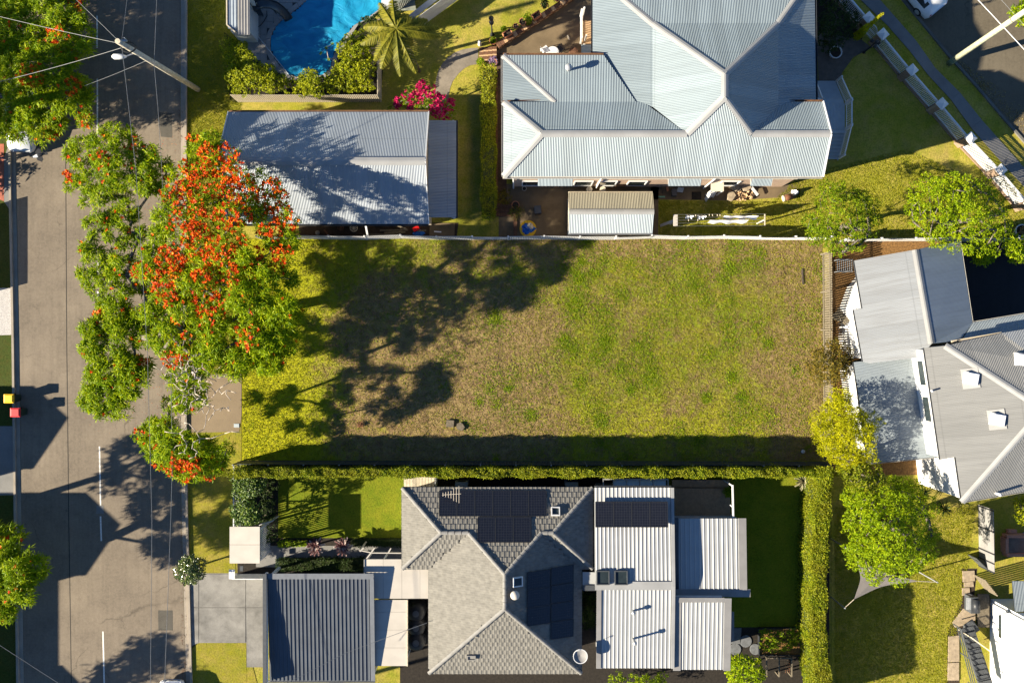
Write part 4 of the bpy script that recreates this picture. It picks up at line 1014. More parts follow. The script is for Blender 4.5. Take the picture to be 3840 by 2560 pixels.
# rain tanks
for i, (py, lab) in enumerate(((2298, 'black round rain tank nearest the cream breezeway roof'), (2352, 'black round rain tank, middle of the three'), (2408, 'black round rain tank, lowest of the three in the alley'))):
    q = P(1560, py, 1.8); tk = thing('rain_tank', lab, 'water tank', (q.x, q.y, 0), 'rain tanks in the alley')
    mb = MB(); mb.lathe((q.x, q.y, 0), [(.60, 0), (.62, .1), (.60, .5), (.62, .6), (.60, 1.2), (.62, 1.3), (.60, 1.7), (.5, 1.82), (.2, 1.92), (.0, 1.93)], 28, False); mb.build('shell', M_black, tk, smooth=True)
    mb = MB(); mb.lathe((q.x, q.y, 1.9), [(.2, 0), (.22, .06), (.0, .07)], 18, False); mb.build('lid', M_charcoal, tk)
# air conditioners and white box by the hedge
for px, py, lab in ((1732, 1812, 'pale air conditioner box below the aerial'), (2143, 1812, 'pale air conditioner box at the tiled corner')):
    q = P(px, py, .5); ac = thing('air_conditioner', lab, 'air conditioner', (q.x, q.y, 0)); mb = MB(); mb.box((q.x, q.y, .55), (.85, .32, .7)); mb.build('case', M_bluegrey, ac)
    mb = MB(); mb.lathe((q.x, q.y+.165, .55), [(.0, 0)], 3, False) if False else mb.box((q.x, q.y+.17, .55), (.5, .02, .5)); mb.build('grille', M_charcoal, ac)
    mb = MB(); mb.box((q.x, q.y, .1), (.9, .36, .2)); mb.build('plinth', M_conc, ac)
pd = thing('side_deck', 'pale timber side landing at the corner of the tiled house', 'deck', P(1560, 1790, 0))
for i in range(10): 
    a = P(1520+i*11.5, 1776, .35); b = P(1520+i*11.5, 1826, .35); mb = MB(); mb.bar(a, b, .19, .04); mb.build('board', M_creamt, pd)
mb = MB(); mb.box(P(1572, 1800, .16), (2.0, .8, .3)); mb.build('bearer', M_timber, pd)
mb = MB(); a, b = P(1640, 1772, 0), P(1640, 1826, 0)
for i in range(10): p = a.lerp(b, i/9); mb.bar(p, p+Vector((0, 0, 1.6)), .06, .04)
mb.build('screen', M_white, pd)

# ---- pale roofed house on the east side
h4 = thing('east_house', 'sprawling white weatherboard house with grey iron roofs and skylights', 'house', P(3500, 1400, 0))
def r4(name, pts, mat, **k): return slab(name, pts, mat, h4, **k)
A1, A2, A3, A4 = P(3204, 977, 3.2), P(3235, 1156, 3.2), P(3202, 1160, 3.2), P(3237, 1356, 3.2)
RA1, RA2 = P(3433, 936, 4.2), P(3494, 1288, 4.2)
dA = (RA1-A1).normalized(); dwn = (-(RA1-A1).x, -(RA1-A1).y, 0)
A3 = onplane(3202, 1160, A1, A2, RA1); A4 = onplane(3237, 1356, A1, A2, RA1); RA2 = onplane(3494, 1288, A1, A2, RA1)
r4('roof_west', [A1, A2, A3, A4, onplane(3262, 1362, A1, A2, RA1), onplane(3450, 1340, A1, A2, RA1), RA2, RA1], C_pale, down=dwn)
EA1, EA2 = P(3600, 903, 3.4), P(3647, 1209, 3.4)
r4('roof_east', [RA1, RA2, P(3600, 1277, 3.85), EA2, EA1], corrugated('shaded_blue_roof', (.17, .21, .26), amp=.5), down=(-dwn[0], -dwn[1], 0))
r4('roof_link', [EA2, P(3905, 1166, 3.4), P(3915, 1240, 3.95), P(3600, 1290, 3.87)], C_palew)
ridge(h4, [RA1, RA2], .45); gutter(h4, [A1, A2], M_gutdark); gutter(h4, [A3, A4], M_gutdark); gutter(h4, [EA1, EA2, P(3905, 1166, 3.4)], MATS['pale_gutter'])
b1, b2, ap = P(3466, 1304, 5.2), P(3527, 1723, 5.2), P(3914, 1536, 7.0)
bn1 = onplane(3545, 1296, b1, b2, ap); bs1, bs2 = onplane(3584, 1713, b1, b2, ap), onplane(3608, 1882, b1, b2, ap)
r4('roof_main_west', [b1, bn1, ap, bs2, bs1, b2], C_grey)
r4('roof_main_north', [bn1, P(3757, 1248, 5.3), P(3914, 1362, 6.3), ap], C_grey, down=(-.15, 1, 0))
r4('roof_main_far', [P(3757, 1248, 5.3), P(3990, 1210, 5.3), P(4060, 1420, 6.6), P(3914, 1362, 6.3)], C_pale)
r4('roof_main_south', [bs2, ap, P(4150, 1530, 7.0), P(4150, 1790, bs2.z)], C_grey, down=(-.2, -1, 0))
ridge(h4, [bn1, ap, bs2], .42); gutter(h4, [b1, b2], M_gutdark); gutter(h4, [bs1, bs2], M_gutdark); gutter(h4, [P(3570, 1280, 5.25), P(3757, 1248, 5.25)], M_creamt)
gutter(h4, [bs2, P(4150, 1790, bs2.z)], MATS['pale_gutter'])
rc = [P(3202, 1357, 2.9), P(3449, 1337, 3.25), P(3520, 1712, 3.25), P(3257, 1737, 2.9)]
r4('roof_low', rc, C_palew, down=(-1, .13, 0)); gutter(h4, [rc[0], rc[3]], M_gutdark); gutter(h4, [rc[3], rc[2]], MATS['pale_gutter'])
def inset(pts, d):
    c = sum((Vector((p[0], p[1], 0)) for p in pts), Vector())/len(pts); return [(p[0]+(c-Vector((p[0], p[1], 0))).normalized().x*d, p[1]+(c-Vector((p[0], p[1], 0))).normalized().y*d) for p in pts]
walls(h4, inset([A3, A4, P(3494, 1288, 3.2), P(3647, 1209, 3.2), P(3600, 905, 3.2), P(3433, 936, 3.2), P(3330, 955, 3.2), P(3240, 1060, 3.2)], .25), 0, 3.1, M_white)
walls(h4, inset([b1, b2, bs1, bs2, P(4100, 1800, 5.2), P(4100, 1260, 5.2)], .2), 0, 5.1, M_white)
walls(h4, inset(rc, .35), 0, 2.82, M_white)
# clerestory strip beside the main gutter
for t in (.12, .45): 
    a = b1.lerp(b2, t); b = b1.lerp(b2, t+.22); mb = MB(); mb.bar((a.x+.12, a.y, 4.2), (b.x+.12, b.y, 4.2), .06, .6); mb.build('window', M_glass, h4)
for px, py, lab in ((3638, 1418, 'white domed skylight on the grey roof, the one nearest the hip'), (3737, 1572, 'white domed skylight on the grey roof, lower of the two'),):
    q = onplane(px, py, b1, b2, ap); n = (b2-b1).cross(ap-b1).normalized(); n = n if n.z > 0 else -n
    rot = Matrix.Rotation(-.17, 3, 'Z'); sk = thing('skylight', lab, 'skylight', q)
    mb = MB(); mb.box(q+Vector((0, 0, .1)), (.8, .72, .3), rot=rot); mb.build('curb', M_white, sk)
    mb = MB(); mb.box(q+Vector((0, 0, .03)), (1.25, .95, .05), rot=n.to_track_quat('Z', 'Y').to_matrix()); mb.build('flashing', M_flashw, sk)
    mb = MB(); mb.box(q+Vector((0, 0, .27)), (.7, .62, .06), rot=rot); mb.build('dome', M_cloth, sk)
q = P(3830, 1350, 6.0); sk = thing('skylight', 'white domed skylight at the right edge of the photo', 'skylight', q); mb = MB(); mb.box(q, (.9, .8, .3), -.17); mb.build('curb', M_white, sk)
mb = MB(); mb.box(q+Vector((0, 0, .17)), (.78, .68, .05), -.17); mb.build('dome', M_cloth, sk)
fp = thing('white_flue', 'white angled flue on the shaded south slope of the grey roof', 'flue', P(3745, 1850, 5.2)); mb = MB(); mb.tube([P(3730, 1846, 5.3), P(3752, 1855, 6.3)], .09, 10); mb.build('pipe', M_white, fp, smooth=True)
f2 = thing('vent_stub', 'short white vent pipe at the gutter above the low roof', 'vent', P(3493, 1463, 5.0)); mb = MB(); mb.tube([P(3489, 1463, 4.9), P(3497, 1466, 5.6)], .06, 8); mb.build('pipe', M_white, f2, smooth=True)
# back steps and battens of that house
es = thing('east_steps', 'weathered timber steps down the west wall of the grey-roofed house', 'stairs', P(3160, 1190, 0))
stairs(es, P(3128, 1172, .1), P(3188, 1200, 1.6), .75, 7, M_timber); balustrade(es, P(3150, 1228, .5), P(3200, 1200, 1.5), .9, M_white, .3)
mb = MB(); q = P(3176, 1262, .75); 
for i in range(16): mb.box((q.x-.35+.01*i, q.y+.9-i*.17, .8), (.04, .06, 1.4))
mb.build('batten_skirt', M_white, es)
window(h4, (P(3208, 1250, 1.8).x-.02, P(3208, 1250, 1.8).y, 1.8), .8, 1.0, (-1, 0, 0))
gr = thing('drain_grate', 'small grey grate box by the corner of the east house', 'grate', P(3163, 995, 0)); q = P(3163, 997, .3); mb = MB()
for i in range(8): mb.box((q.x-.5+i*.14, q.y, .5), (.05, .8, .03))
mb.box((q.x, q.y-.4, .3), (1.1, .06, .5)); mb.box((q.x, q.y+.4, .3), (1.1, .06, .5)); mb.build('slats', M_galv, gr)

# ---- white weatherboard house, south-east corner
h5 = thing('weatherboard_house', 'tall white weatherboard house wall in the lower right corner', 'house', (36, -22, 0))
wx, wy0, wy1 = 33.0, -30, -17.75
mb = MB(); mb.prism(rect(wx+.03, 44, wy0, wy1), 0, 6.0); mb.build('wall', M_white, h5)
for i in range(40):
    mb = MB(); z = .15+i*.15; mb.add([(wx+.028, wy0, z), (wx-.002, wy0, z-.14), (wx-.002, wy1, z-.14), (wx+.028, wy1, z), (wx+.03, wy0, z-.14), (wx+.03, wy1, z-.14)], [(0, 1, 2, 3), (1, 4, 5, 2), (0, 4, 1), (3, 2, 5)]); mb.build('weatherboard', M_white, h5)
slab('roof', [(wx-.45, wy0, 6.0), (wx-.45, wy1+.45, 6.0), (40, wy1+.45, 8.5), (40, wy0, 8.5)], C_palew, h5)
mb = MB(); mb.box((wx-.28, -19.6, 2.4), (.5, 3.4, .07)); mb.box((wx-.5, -19.6, 2.3), (.06, 3.4, .3)); mb.build('window_hood', M_white, h5)
mb = MB(); mb.box((wx-.06, -19.2, 1.7), (.1, 1.5, 1.1)); mb.build('window', M_glass, h5)
slab('porch_roof', [(wx-.1, wy1+.1, 2.9), (wx-.1, wy1+2.0, 2.6), (38, wy1+2.0, 2.6), (38, wy1+.1, 2.9)], C_palew, h5)
mb = MB(); mb.tube([(wx-.12, wy1-.2, 5.9), (wx-.12, wy1-.2, .1)], .05, 8); mb.build('downpipe', M_white, h5)
dk5 = thing('narrow_deck', 'narrow weathered timber deck along the white weatherboard wall', 'deck', P(3690, 2290, 0))
for i in range(8):
    mb = MB(); a = P(3669+i*5.4, 2226, .45); b = P(3669+i*5.4, 2350, .45); mb.bar(a, b, .09, .03); mb.build('board', M_timber, dk5)
mb = MB(); mb.bar(P(3688, 2228, .2), P(3688, 2348, .2), .7, .36); mb.build('bearer', M_darkbed, dk5)
mb = MB(); a, b = P(3666, 2162, .45), P(3708, 2215, .45)
for i in range(9): p = a.lerp(b, i/8); mb.bar(p-Vector((0, 0, .44)), p+Vector((0, 0, 1.0)), .1, .03)
mb.build('gate_screen', M_timber, dk5)
bq = thing('barbecue', 'dark barbecue with hood and gas bottle on the narrow deck', 'barbecue', P(3655, 2275, .0))
q = P(3654, 2268, .8); mb = MB(); mb.box((q.x, q.y, .45), (.5, 1.1, .8)); mb.build('cabinet', M_charcoal, bq)
mb = MB(); mb.tube([(q.x+.05, q.y-.42, .92), (q.x+.05, q.y+.42, .92)], .24, 12); mb.build('hood', M_dkmetal, bq, smooth=True)
mb = MB(); mb.box((q.x-.4, q.y+.1, .8), (.3, .8, .03)); mb.build('side_shelf', M_galv, bq)
mb = MB(); q = P(3640, 2236, .3); mb.lathe((q.x, q.y, 0), [(.12, 0), (.15, .05), (.15, .4), (.1, .5), (.04, .55)], 14); mb.build('gas_bottle', M_white, bq, smooth=True)
st5 = thing('steel_stairs', 'dark steel open tread stairs beside the white weatherboard wall', 'stairs', P(3660, 2440, 0))
stairs(st5, P(3625, 2350, .6), P(3700, 2570, 1.6), .85, 11, M_charcoal, th=.04)
mb = MB(); a, b = P(3606, 2358, 1.4), P(3662, 2580, 2.4)
for dz in (0, -.28, -.55): mb.bar(a+Vector((0, 0, dz)), b+Vector((0, 0, dz)), .05, .05)
for t in (0, .5, 1): p = a.lerp(b, t); mb.bar(p-Vector((0, 0, 1.0)), p, .06, .06)
mb.build('handrail', M_charcoal, st5)
mb = MB(); mb.bar(P(3628, 2362, .58), P(3660, 2340, .58), .9, .06); mb.build('landing', M_charcoal, st5)
mb = MB(); q = P(3625, 2352, 0); mb.box((q.x, q.y, .28), (.5, .5, .56)); mb.build('footing', M_charcoal, st5)
hr5 = thing('white_handrail', 'pale diagonal handrail above the dark steel stairs', 'handrail', P(3675, 2420, 0)); mb = MB(); mb.bar(P(3640, 2388, 1.5), P(3712, 2440, 2.2), .07, .07); q = P(3640, 2388, 1.5); mb.bar((q.x, q.y, 0), q, .06, .06); mb.build('rail', M_creamt, hr5)
pv = sheet('sandstone_path', PL([(3606, 2130), (3665, 2130), (3650, 2260), (3640, 2330), (3595, 2380), (3598, 2560), (3550, 2560), (3553, 2380), (3568, 2330), (3606, 2260)]), .008, M_soil)
for q in ([(3608, 2139), (3652, 2137), (3654, 2176), (3610, 2180)], [(3614, 2182), (3648, 2178), (3650, 2198), (3614, 2200)], [(3607, 2203), (3634, 2201), (3636, 2228), (3607, 2231)], [(3570, 2332), (3612, 2280), (3655, 2285), (3656, 2325), (3620, 2340), (3580, 2350)],
          [(3556, 2384), (3595, 2380), (3596, 2478), (3554, 2480)], [(3554, 2483), (3594, 2481), (3594, 2548), (3552, 2548)]):
    mb = MB(); mb.prism(PL(q), -.01, .05+rnd.uniform(0, .03)); mb.build('paver', M_stone, pv)

# ---- houses across the western street, outside the frame: their shadows lie on the road
M_offroof = corrugated('west_roof', (.25, .23, .21))
def gableE(name, label, xe, yr, w, dh, hr, back, wall=M_cream):
    o = thing(name, label, 'house', (xe-back/2, yr, 0)); he = hr-dh
    for s in (-1, 1): slab('roof_slope', [(xe, yr, hr), (xe-back, yr, hr), (xe-back, yr+s*w, he), (xe, yr+s*w, he)], M_offroof, o, .08)
    mb = MB(); mb.add([(x, y, z) for x in (xe-.1, xe-back+.1) for y, z in ((yr-w+.1, 0), (yr+w-.1, 0), (yr+w-.1, he), (yr, hr-.1), (yr-w+.1, he))], [(0, 1, 2, 3, 4), (9, 8, 7, 6, 5), (0, 5, 6, 1), (1, 6, 7, 2), (2, 7, 8, 3), (3, 8, 9, 4), (4, 9, 5, 0)]); mb.build('wall', wall, o); return o
gableE('west_house', 'gabled house across the western street, opposite the bins', -42.55, -8.5, 2.85, 1.0, 5.0, 9)
gableE('west_house', 'gabled house across the western street, south of the wide driveway', -41.3, -16.5, 2.85, 1.0, 6.0, 10)
gableE('west_house', 'long low house across the western street, farthest south', -42.0, -29.5, 4.2, 1.4, 6.0, 10)
o = thing('west_wing', 'flat roofed side wing of the house across the western street', 'house', (-45, -22, 0)); slab('roof', [(-42, -19, 4.5), (-48, -19, 4.5), (-48, -25.4, 4.5), (-42, -25.4, 4.5)], M_offroof, o); walls(o, rect(-47.8, -42.2, -25.2, -19.2), 0, 4.44, M_cream)
wf = thing('west_fence', 'low timber fence along the far side of the western street', 'fence', (-36.3, 6, 0))
for i in range(60):
    y = 9.2-i*.1; mb = MB(); mb.box((-36.3, y, .6), (.03, .085, 1.2)); mb.build('paling', M_timber, wf)

# ---------------------------------------------------------------- fences round the block
def picketfence(name, label, a, b, h, nposts, mat, pm=None, step=.115, pw=.07, wob=.0, capped=False, rail=True, gap0=.06, pointed=False):
    a = Vector((a.x, a.y, 0)); b = Vector((b.x, b.y, 0)); root = thing(name, label, 'fence', a); d = (b-a); L = d.length; d /= L; s = Vector((-d.y, d.x, 0)); rz = math.atan2(d.y, d.x)
    pts = [a+d*(L*i/nposts)+s*rnd.uniform(-wob, wob) for i in range(nposts+1)]
    for i in range(nposts):
        p, q = pts[i], pts[i+1]; mb = MB(); n = max(2, int((q-p).length/step)); dd = (q-p).normalized(); lean = rnd.uniform(-wob, wob)*1.2
        for j in range(n):
            c = p.lerp(q, (j+.5)/n); hh = h+rnd.uniform(-.02, .02); bot = c+Vector((0, 0, gap0)); top = c+s*lean+Vector((0, 0, hh)); x = dd*pw/2; y = s*.01
            if pointed: mb.add([bot-x-y, bot+x-y, bot+x+y, bot-x+y, top-x-y, top+x-y, top+x+y, top-x+y, top-y+Vector((0, 0, .05)), top+y+Vector((0, 0, .05))], [(0, 3, 2, 1), (0, 1, 5, 8, 4), (2, 3, 7, 9, 6), (1, 2, 6, 9, 8, 5), (3, 0, 4, 8, 9, 7)])
            else: mb.add([bot-x-y, bot+x-y, bot+x+y, bot-x+y, top-x-y, top+x-y, top+x+y, top-x+y], [(0, 3, 2, 1), (4, 5, 6, 7), (0, 1, 5, 4), (1, 2, 6, 5), (2, 3, 7, 6), (3, 0, 4, 7)])
        mb.build('picket_panel', mat, root)
        if rail:
            mb = MB()
            for z in (.3, h*.8): mb.bar(p+s*(.04+lean*z/h)+Vector((0, 0, z)), q+s*(.04+lean*z/h)+Vector((0, 0, z)), .05, .08)
            mb.build('rail', pm or mat, root)
    for p in pts:
        mb = MB(); mb.box(p+s*.05+Vector((0, 0, h*.5)), (.1, .1, h+.04), rz); mb.build('post', pm or mat, root)
    return root
picketfence('picket_fence', 'worn white picket fence along the north side of the empty block', P(985, 897), P(3090, 897), 1.45, 16, M_white, wob=.05)
picketfence('board_fence', 'white board fence behind the two trees at the east house', P(3150, 906), P(3900, 906), 1.35, 6, M_white, step=.2, pw=.19, wob=.04)
def palingfence(name, label, a, b, h, mat, step=.15, lean=.0, topgap=0):
    a = Vector((a.x, a.y, 0)); b = Vector((b.x, b.y, 0)); root = thing(name, label, 'fence', a); d = b-a; L = d.length; d /= L; rz = math.atan2(d.y, d.x); n = int(L/step)
    me = None
    for i in range(n):
        p = a+d*(i+.5)*step
        if me is None:
            mb = MB(); mb.box((0, 0, 0), (step*.72, .02, h)); o = mb.build('paling', mat, None); me = o.data; o.parent = root
        else: o = link(bpy.data.objects.new('paling', me)); o.parent = root
        o.location = p-a+Vector((0, 0, h/2+.03+rnd.uniform(-.03, .03))); o.rotation_euler = (lean+rnd.uniform(-.012, .012), rnd.uniform(-.01, .01), rz)
    s = Vector((-d.y, d.x, 0)); mb = MB()
    for z in (.35, h*.85): mb.bar(a-s*.05+Vector((0, 0, z)), b-s*.05+Vector((0, 0, z)), .06, .08)
    mb.build('rail', mat, root)
    for i in range(int(L/2.6)+1):
        p = a+d*min(L, i*2.6)-s*.1; mb = MB(); mb.box(p+Vector((0, 0, h*.5)), (.1, .1, h)); mb.build('post', mat, root)
    return root
palingfence('paling_fence', 'weathered timber paling fence on the east side of the empty block', P(3083, 955), P(3088, 1722), 1.7, M_timber, .16, .02)
sf = thing('steel_fence', 'dark steel fence with pale posts between the empty block and the hedge', 'fence', P(1920, 1726, 0))
fa, fb = P(905, 1726, 0), P(3092, 1730, 0); M_fence = plain('green_grey_steel', (.035, .045, .045), .5, .15)
for i in range(17):
    p, q = fa.lerp(fb, i/17), fa.lerp(fb, (i+1)/17); mb = MB(); nn_ = 22
    for j in range(nn_): c = p.lerp(q, (j+.5)/nn_); mb.box(c+Vector((0, 0, .82)), (.075, .02, 1.58))
    mb.bar(p+Vector((0, 0, 1.63)), q+Vector((0, 0, 1.63)), .05, .06); mb.bar(p+Vector((0, 0, .15)), q+Vector((0, 0, .15)), .05, .06); mb.build('panel', M_fence, sf)
    mb = MB(); mb.box(p+Vector((0, -.04, .88)), (.07, .07, 1.76)); mb.build('post', M_galv, sf)
# white picket fence with brick pillars on the north-eastern street
caps = [(3152, -62), (3260, 65), (3313, 127), (3423, 261), (3535, 388), (3643, 516), (3757, 636), (3866, 762)]
bf = thing('brick_pillar_fence', 'white picket street fence between capped brick pillars', 'fence', P(3535, 388, 0))
cw = [P(a, b, 1.62) for a, b in caps]
for i, c in enumerate(cw):
    t = cw[min(i+1, len(cw)-1)]-cw[max(i-1, 0)]; rz = math.atan2(t.y, t.x)
    mb = MB(); mb.box((c.x, c.y, .75), (.46, .46, 1.5), rz); pl_ = mb.build('pillar', M_brickp, bf)
    Mz = Matrix.Rotation(rz, 3, 'Z'); vv = [Vector((c.x, c.y, 0))+Mz@Vector((x*.31, y*.31, 0))+Vector((0, 0, z)) for z in (1.5, 1.57) for x, y in ((-1, -1), (1, -1), (1, 1), (-1, 1))]+[Vector((c.x, c.y, 1.78))]
    mb = MB(); mb.add(vv, [(3, 2, 1, 0), (0, 1, 5, 4), (1, 2, 6, 5), (2, 3, 7, 6), (3, 0, 4, 7), (4, 5, 8), (5, 6, 8), (6, 7, 8), (7, 4, 8)]); mb.build('cap', M_white, pl_)
for i in range(len(cw)-1):
    if i == 1: continue
    a, b = Vector((cw[i].x, cw[i].y, 0)), Vector((cw[i+1].x, cw[i+1].y, 0)); d = (b-a).normalized(); a = a+d*.25; b = b-d*.25; n = int((b-a).length/.115); s = Vector((-d.y, d.x, 0)); rz = math.atan2(d.y, d.x)
    for j in range(n):
        p = a.lerp(b, (j+.5)/n); mb = MB(); mb.box(p+Vector((0, 0, .74)), (.055, .03, 1.2), rz); mb.build('picket', M_white, bf)
    mb = MB(); mb.bar(a+Vector((0, 0, 1.36)), b+Vector((0, 0, 1.36)), .1, .05)
    for z in (.2, 1.15): mb.bar(a+s*.03+Vector((0, 0, z)), b+s*.03+Vector((0, 0, z)), .04, .07)
    mb.build('rail', M_white, bf); mb = MB(); mb.bar(a+Vector((0, 0, .06)), b+Vector((0, 0, .06)), .25, .12); mb.build('plinth', M_brickp, bf)
gt = thing('garden_gate', 'arched white garden gate between two brick pillars', 'gate', P(3280, 95, 0)); a, b = Vector((cw[1].x, cw[1].y, 0)), Vector((cw[2].x, cw[2].y, 0)); d = (b-a).normalized(); a = a+d*.28; b = b-d*.28
mb = MB()
for j in range(9):
    p = a.lerp(b, (j+.5)/9); hh = 1.1+.35*math.sin(math.pi*(j+.5)/9); mb.bar(p+Vector((0, 0, .08)), p+Vector((0, 0, hh)), .035, .035)
mb.build('bars', M_white, gt); mb = MB(); mb.tube([a.lerp(b, t/8)+Vector((0, 0, 1.1+.38*math.sin(math.pi*t/8))) for t in range(9)], .03, 6); mb.bar(a+Vector((0, 0, .25)), b+Vector((0, 0, .25)), .05, .05); mb.bar(a+Vector((0, 0, .8)), b+Vector((0, 0, .8)), .05, .05); mb.build('arch', M_white, gt)
# grey sheet fence of the south-east yard
sg = thing('sheet_fence', 'grey slatted sheet fence with dark bands in the south-east yard', 'fence', P(3690, 2000, 0))
a, b = P(3668, 1890, 0), P(3672, 2122, 0)
for i in range(11):
    z = .1+i*.158; mb = MB(); mb.bar(a+Vector((0, 0, z)), b+Vector((0, 0, z)), .03, .145); mb.build('slat', M_flash, sg)
mb = MB()
for t in (.02, .35, .7, .85, .99): p = a.lerp(b, t); mb.box(p+Vector((-.04, 0, .9)), (.06, .07, 1.8))
mb.build('post', M_dkmetal, sg)
mb = MB(); mb.bar(P(3630, 2078, .05)+Vector((0, 0, .5)), P(3676, 2122, .05)+Vector((0, 0, .5)), .04, 1.0); mb.build('gate_leaf', M_charcoal, sg)
# pool fences
pf = thing('pool_fence', 'cream timber pool fence in front of the clipped pool hedge', 'fence', P(1160, 383, 0))
def pickets(root, a, b, n, h, mat, w=.09, nm='picket'):
    a = Vector((a.x, a.y, 0)); b = Vector((b.x, b.y, 0)); d = (b-a).normalized(); rz = math.atan2(d.y, d.x); s = Vector((-d.y, d.x, 0))
    mb = MB(); mb.box((0, 0, 0), (w, .022, h)); me = None
    for i in range(n):
        p = a.lerp(b, (i+.5)/n)
        if me is None: o = mb.build(nm, mat, root); me = o.data; o.matrix_parent_inverse = Matrix.Translation(-root.location)
        else: o = link(bpy.data.objects.new(nm, me)); o.parent = root; o.matrix_parent_inverse = Matrix.Translation(-root.location)
        o.location = p+Vector((0, 0, h/2+.05)); o.rotation_euler = (0, 0, rz)
    mb = MB()
    for z in (.3, h-.15): mb.bar(a+s*.035+Vector((0, 0, z)), b+s*.035+Vector((0, 0, z)), .04, .09)
    mb.build('rail', mat, root)
pickets(pf, P(893, 384), P(1431, 384), 74, 1.62, M_creamt); pickets(pf, P(1431, 384), P(1431, 130), 36, 1.62, M_creamt)
wp = thing('white_picket_screen', 'white slanting picket fence beside the pool deck and palm', 'fence', P(1600, 90, 0)); pickets(wp, P(1536, 134), P(1800, -60), 62, 1.7, M_white, .085)

# ---------------------------------------------------------------- pool area
pool_o = [(1158, -60), (1158, 0), (1125, 30), (1089, 57), (1060, 80), (1040, 101), (1026, 122), (1018, 148), (1017, 175), (1021, 198), (1033, 222), (1054, 249), (1082, 279), (1115, 288), (1160, 290), (1205, 283), (1233, 265),
          (1242, 245), (1254, 200), (1282, 167), (1299, 135), (1327, 98), (1368, 78), (1401, 53), (1433, 30), (1438, 0), (1438, -60)]
pw = PL(pool_o); pc_ = sum(pw, Vector())/len(pw)
sheet('pool_shell', [p+(p-pc_).normalized()*.06 for p in pw], .018, plain('pool_edge', (.02, .05, .08), .5))
nx = 150; g = []
mbp = MB(); gridpts = {}; step = .16
xs = [p.x for p in pw]; ys = [p.y for p in pw]
def cz(x, y): return .085+.022*math.sin(x*2.1+1.3*math.sin(y*1.4))*math.sin(y*1.7+.8*math.sin(x*2.2))+.014*math.sin(x*5.3+y*2.9+2*math.sin(y*.9))+.01*math.sin(7*y-3*x)
for i in range(int((max(xs)-min(xs))/step)+1):
    for j in range(int((max(ys)-min(ys))/step)+1):
        x0_, y0_ = min(xs)+i*step, min(ys)+j*step
        if inpoly(x0_+step/2, y0_+step/2, pw):
            f = []
            for a, b in ((i, j), (i+1, j), (i+1, j+1), (i, j+1)):
                if (a, b) not in gridpts:
                    gridpts[(a, b)] = len(mbp.v); X, Y = min(xs)+a*step, min(ys)+b*step; mbp.v.append((X, Y, cz(X, Y)))
                f.append(gridpts[(a, b)])
            mbp.f.append(tuple(f))
single('pool_cover', mbp, M_cover, 'wrinkled blue floating cover on the curved swimming pool', 'pool cover', smooth=True)
inner = [p+(p-pc_).normalized()*.04 for p in pw]; outer = [p+(p-pc_).normalized()*.36 for p in pw]
cop = thing('pool_coping', 'pale grey coping stones round the curved pool', 'coping', pw[0])
for i in range(len(pw)-1):
    mb = MB(); e = .012; a, b, c, d = inner[i], inner[i+1], outer[i+1], outer[i]; m = (a+b+c+d)/4; mb.prism([p+(m-p).normalized()*e for p in (a, b, c, d)], .0, .12); mb.build('coping_stone', M_paver, cop)
deckpoly = PL([(930, -60), (1200, -60), (1120, 45), (1050, 95), (1020, 140), (1012, 180), (1035, 235), (1090, 295), (1000, 260), (930, 190)])
pdk = sheet('pool_deck', deckpoly, .014, plain('paver_bed', (.06, .06, .06), .9))
outp = [(p.x, p.y) for p in outer]; ps_ = .44; c0 = P(930, -60); pm_ = None
for i in range(22):
    for j in range(26):
        x, y = c0.x+(i+.5)*ps_, c0.y-(j+.5)*ps_
        if inpoly(x, y, deckpoly) and not inpoly(x, y, outp):
            if pm_ is None: mb = MB(); mb.box((0, 0, 0), (ps_-.014, ps_-.014, .05)); o = mb.build('paver', M_paver, pdk); pm_ = o.data
            else: o = attach(link(bpy.data.objects.new('paver', pm_)), pdk)
            o.location = (x, y, .025+rnd.uniform(-.003, .003))
deck2 = thing('pool_timber_deck', 'pale green timber deck at the north end of the pool', 'deck', P(1520, 10, 0))
for i in range(12):
    mb = MB(); mb.bar(P(1482, 36-i*9, .5), P(1560-i*1.5, 36-i*9, .5), .145, .03); mb.build('board', plain('sage_deck%d' % i, (.20+.01*(i % 3), .22, .18), .8, .15, 4), deck2)
mb = MB(); mb.bar(P(1458, 40, .45), P(1458, -40, .45), 1.0, .1); mb.build('edge', M_white, deck2)
mb = MB(); a, b = P(1508, 45, 0), P(1590, -25, 0)
for i in range(16): p = a.lerp(b, i/15); mb.bar(p, p+Vector((0, 0, 1.5)), .06, .05)
mb.build('slat_screen', M_charcoal, deck2)
slab('screen_panel', [P(1530, 60, 1.3), P(1545, 75, 1.0), P(1660, -15, 1.0), P(1645, -30, 1.3)], plain('clear_panel', (.32, .35, .40), .25, .1, spec=.5), deck2, .02)
shd = thing('pool_shed', 'narrow pool equipment shed with pale ribbed roof by the street lawn', 'shed', P(895, 60, 0))
ps1, ps2 = P(853, -80, 2.2), P(936, 131, 2.2)
ribsheet('roof_sheet', P(892, 0, 2.2).x, ps2.x, ps2.y, ps1.y, 2.2, 2.25, M_flash, shd, pitch=.2, rw=.05)
ribsheet('roof_sheet', ps1.x, P(890, 0, 2.1).x, P(0, 108, 2.1).y, ps1.y, 2.1, 2.15, plain('pale_blue_sheet', (.27, .31, .35), .45, .1), shd, pitch=.2, rw=.05)
mb = MB(); mb.bar((ps1.x-.06, P(0, 95, 2.1).y, 2.08), (ps1.x-.06, ps1.y, 2.12), .07, .2); mb.bar((ps1.x-.06, P(0, 95, 2.1).y, 2.08), (ps1.x+.5, P(0, 122, 2.1).y, 2.08), .07, .2); mb.build('fascia', M_creamt, shd)
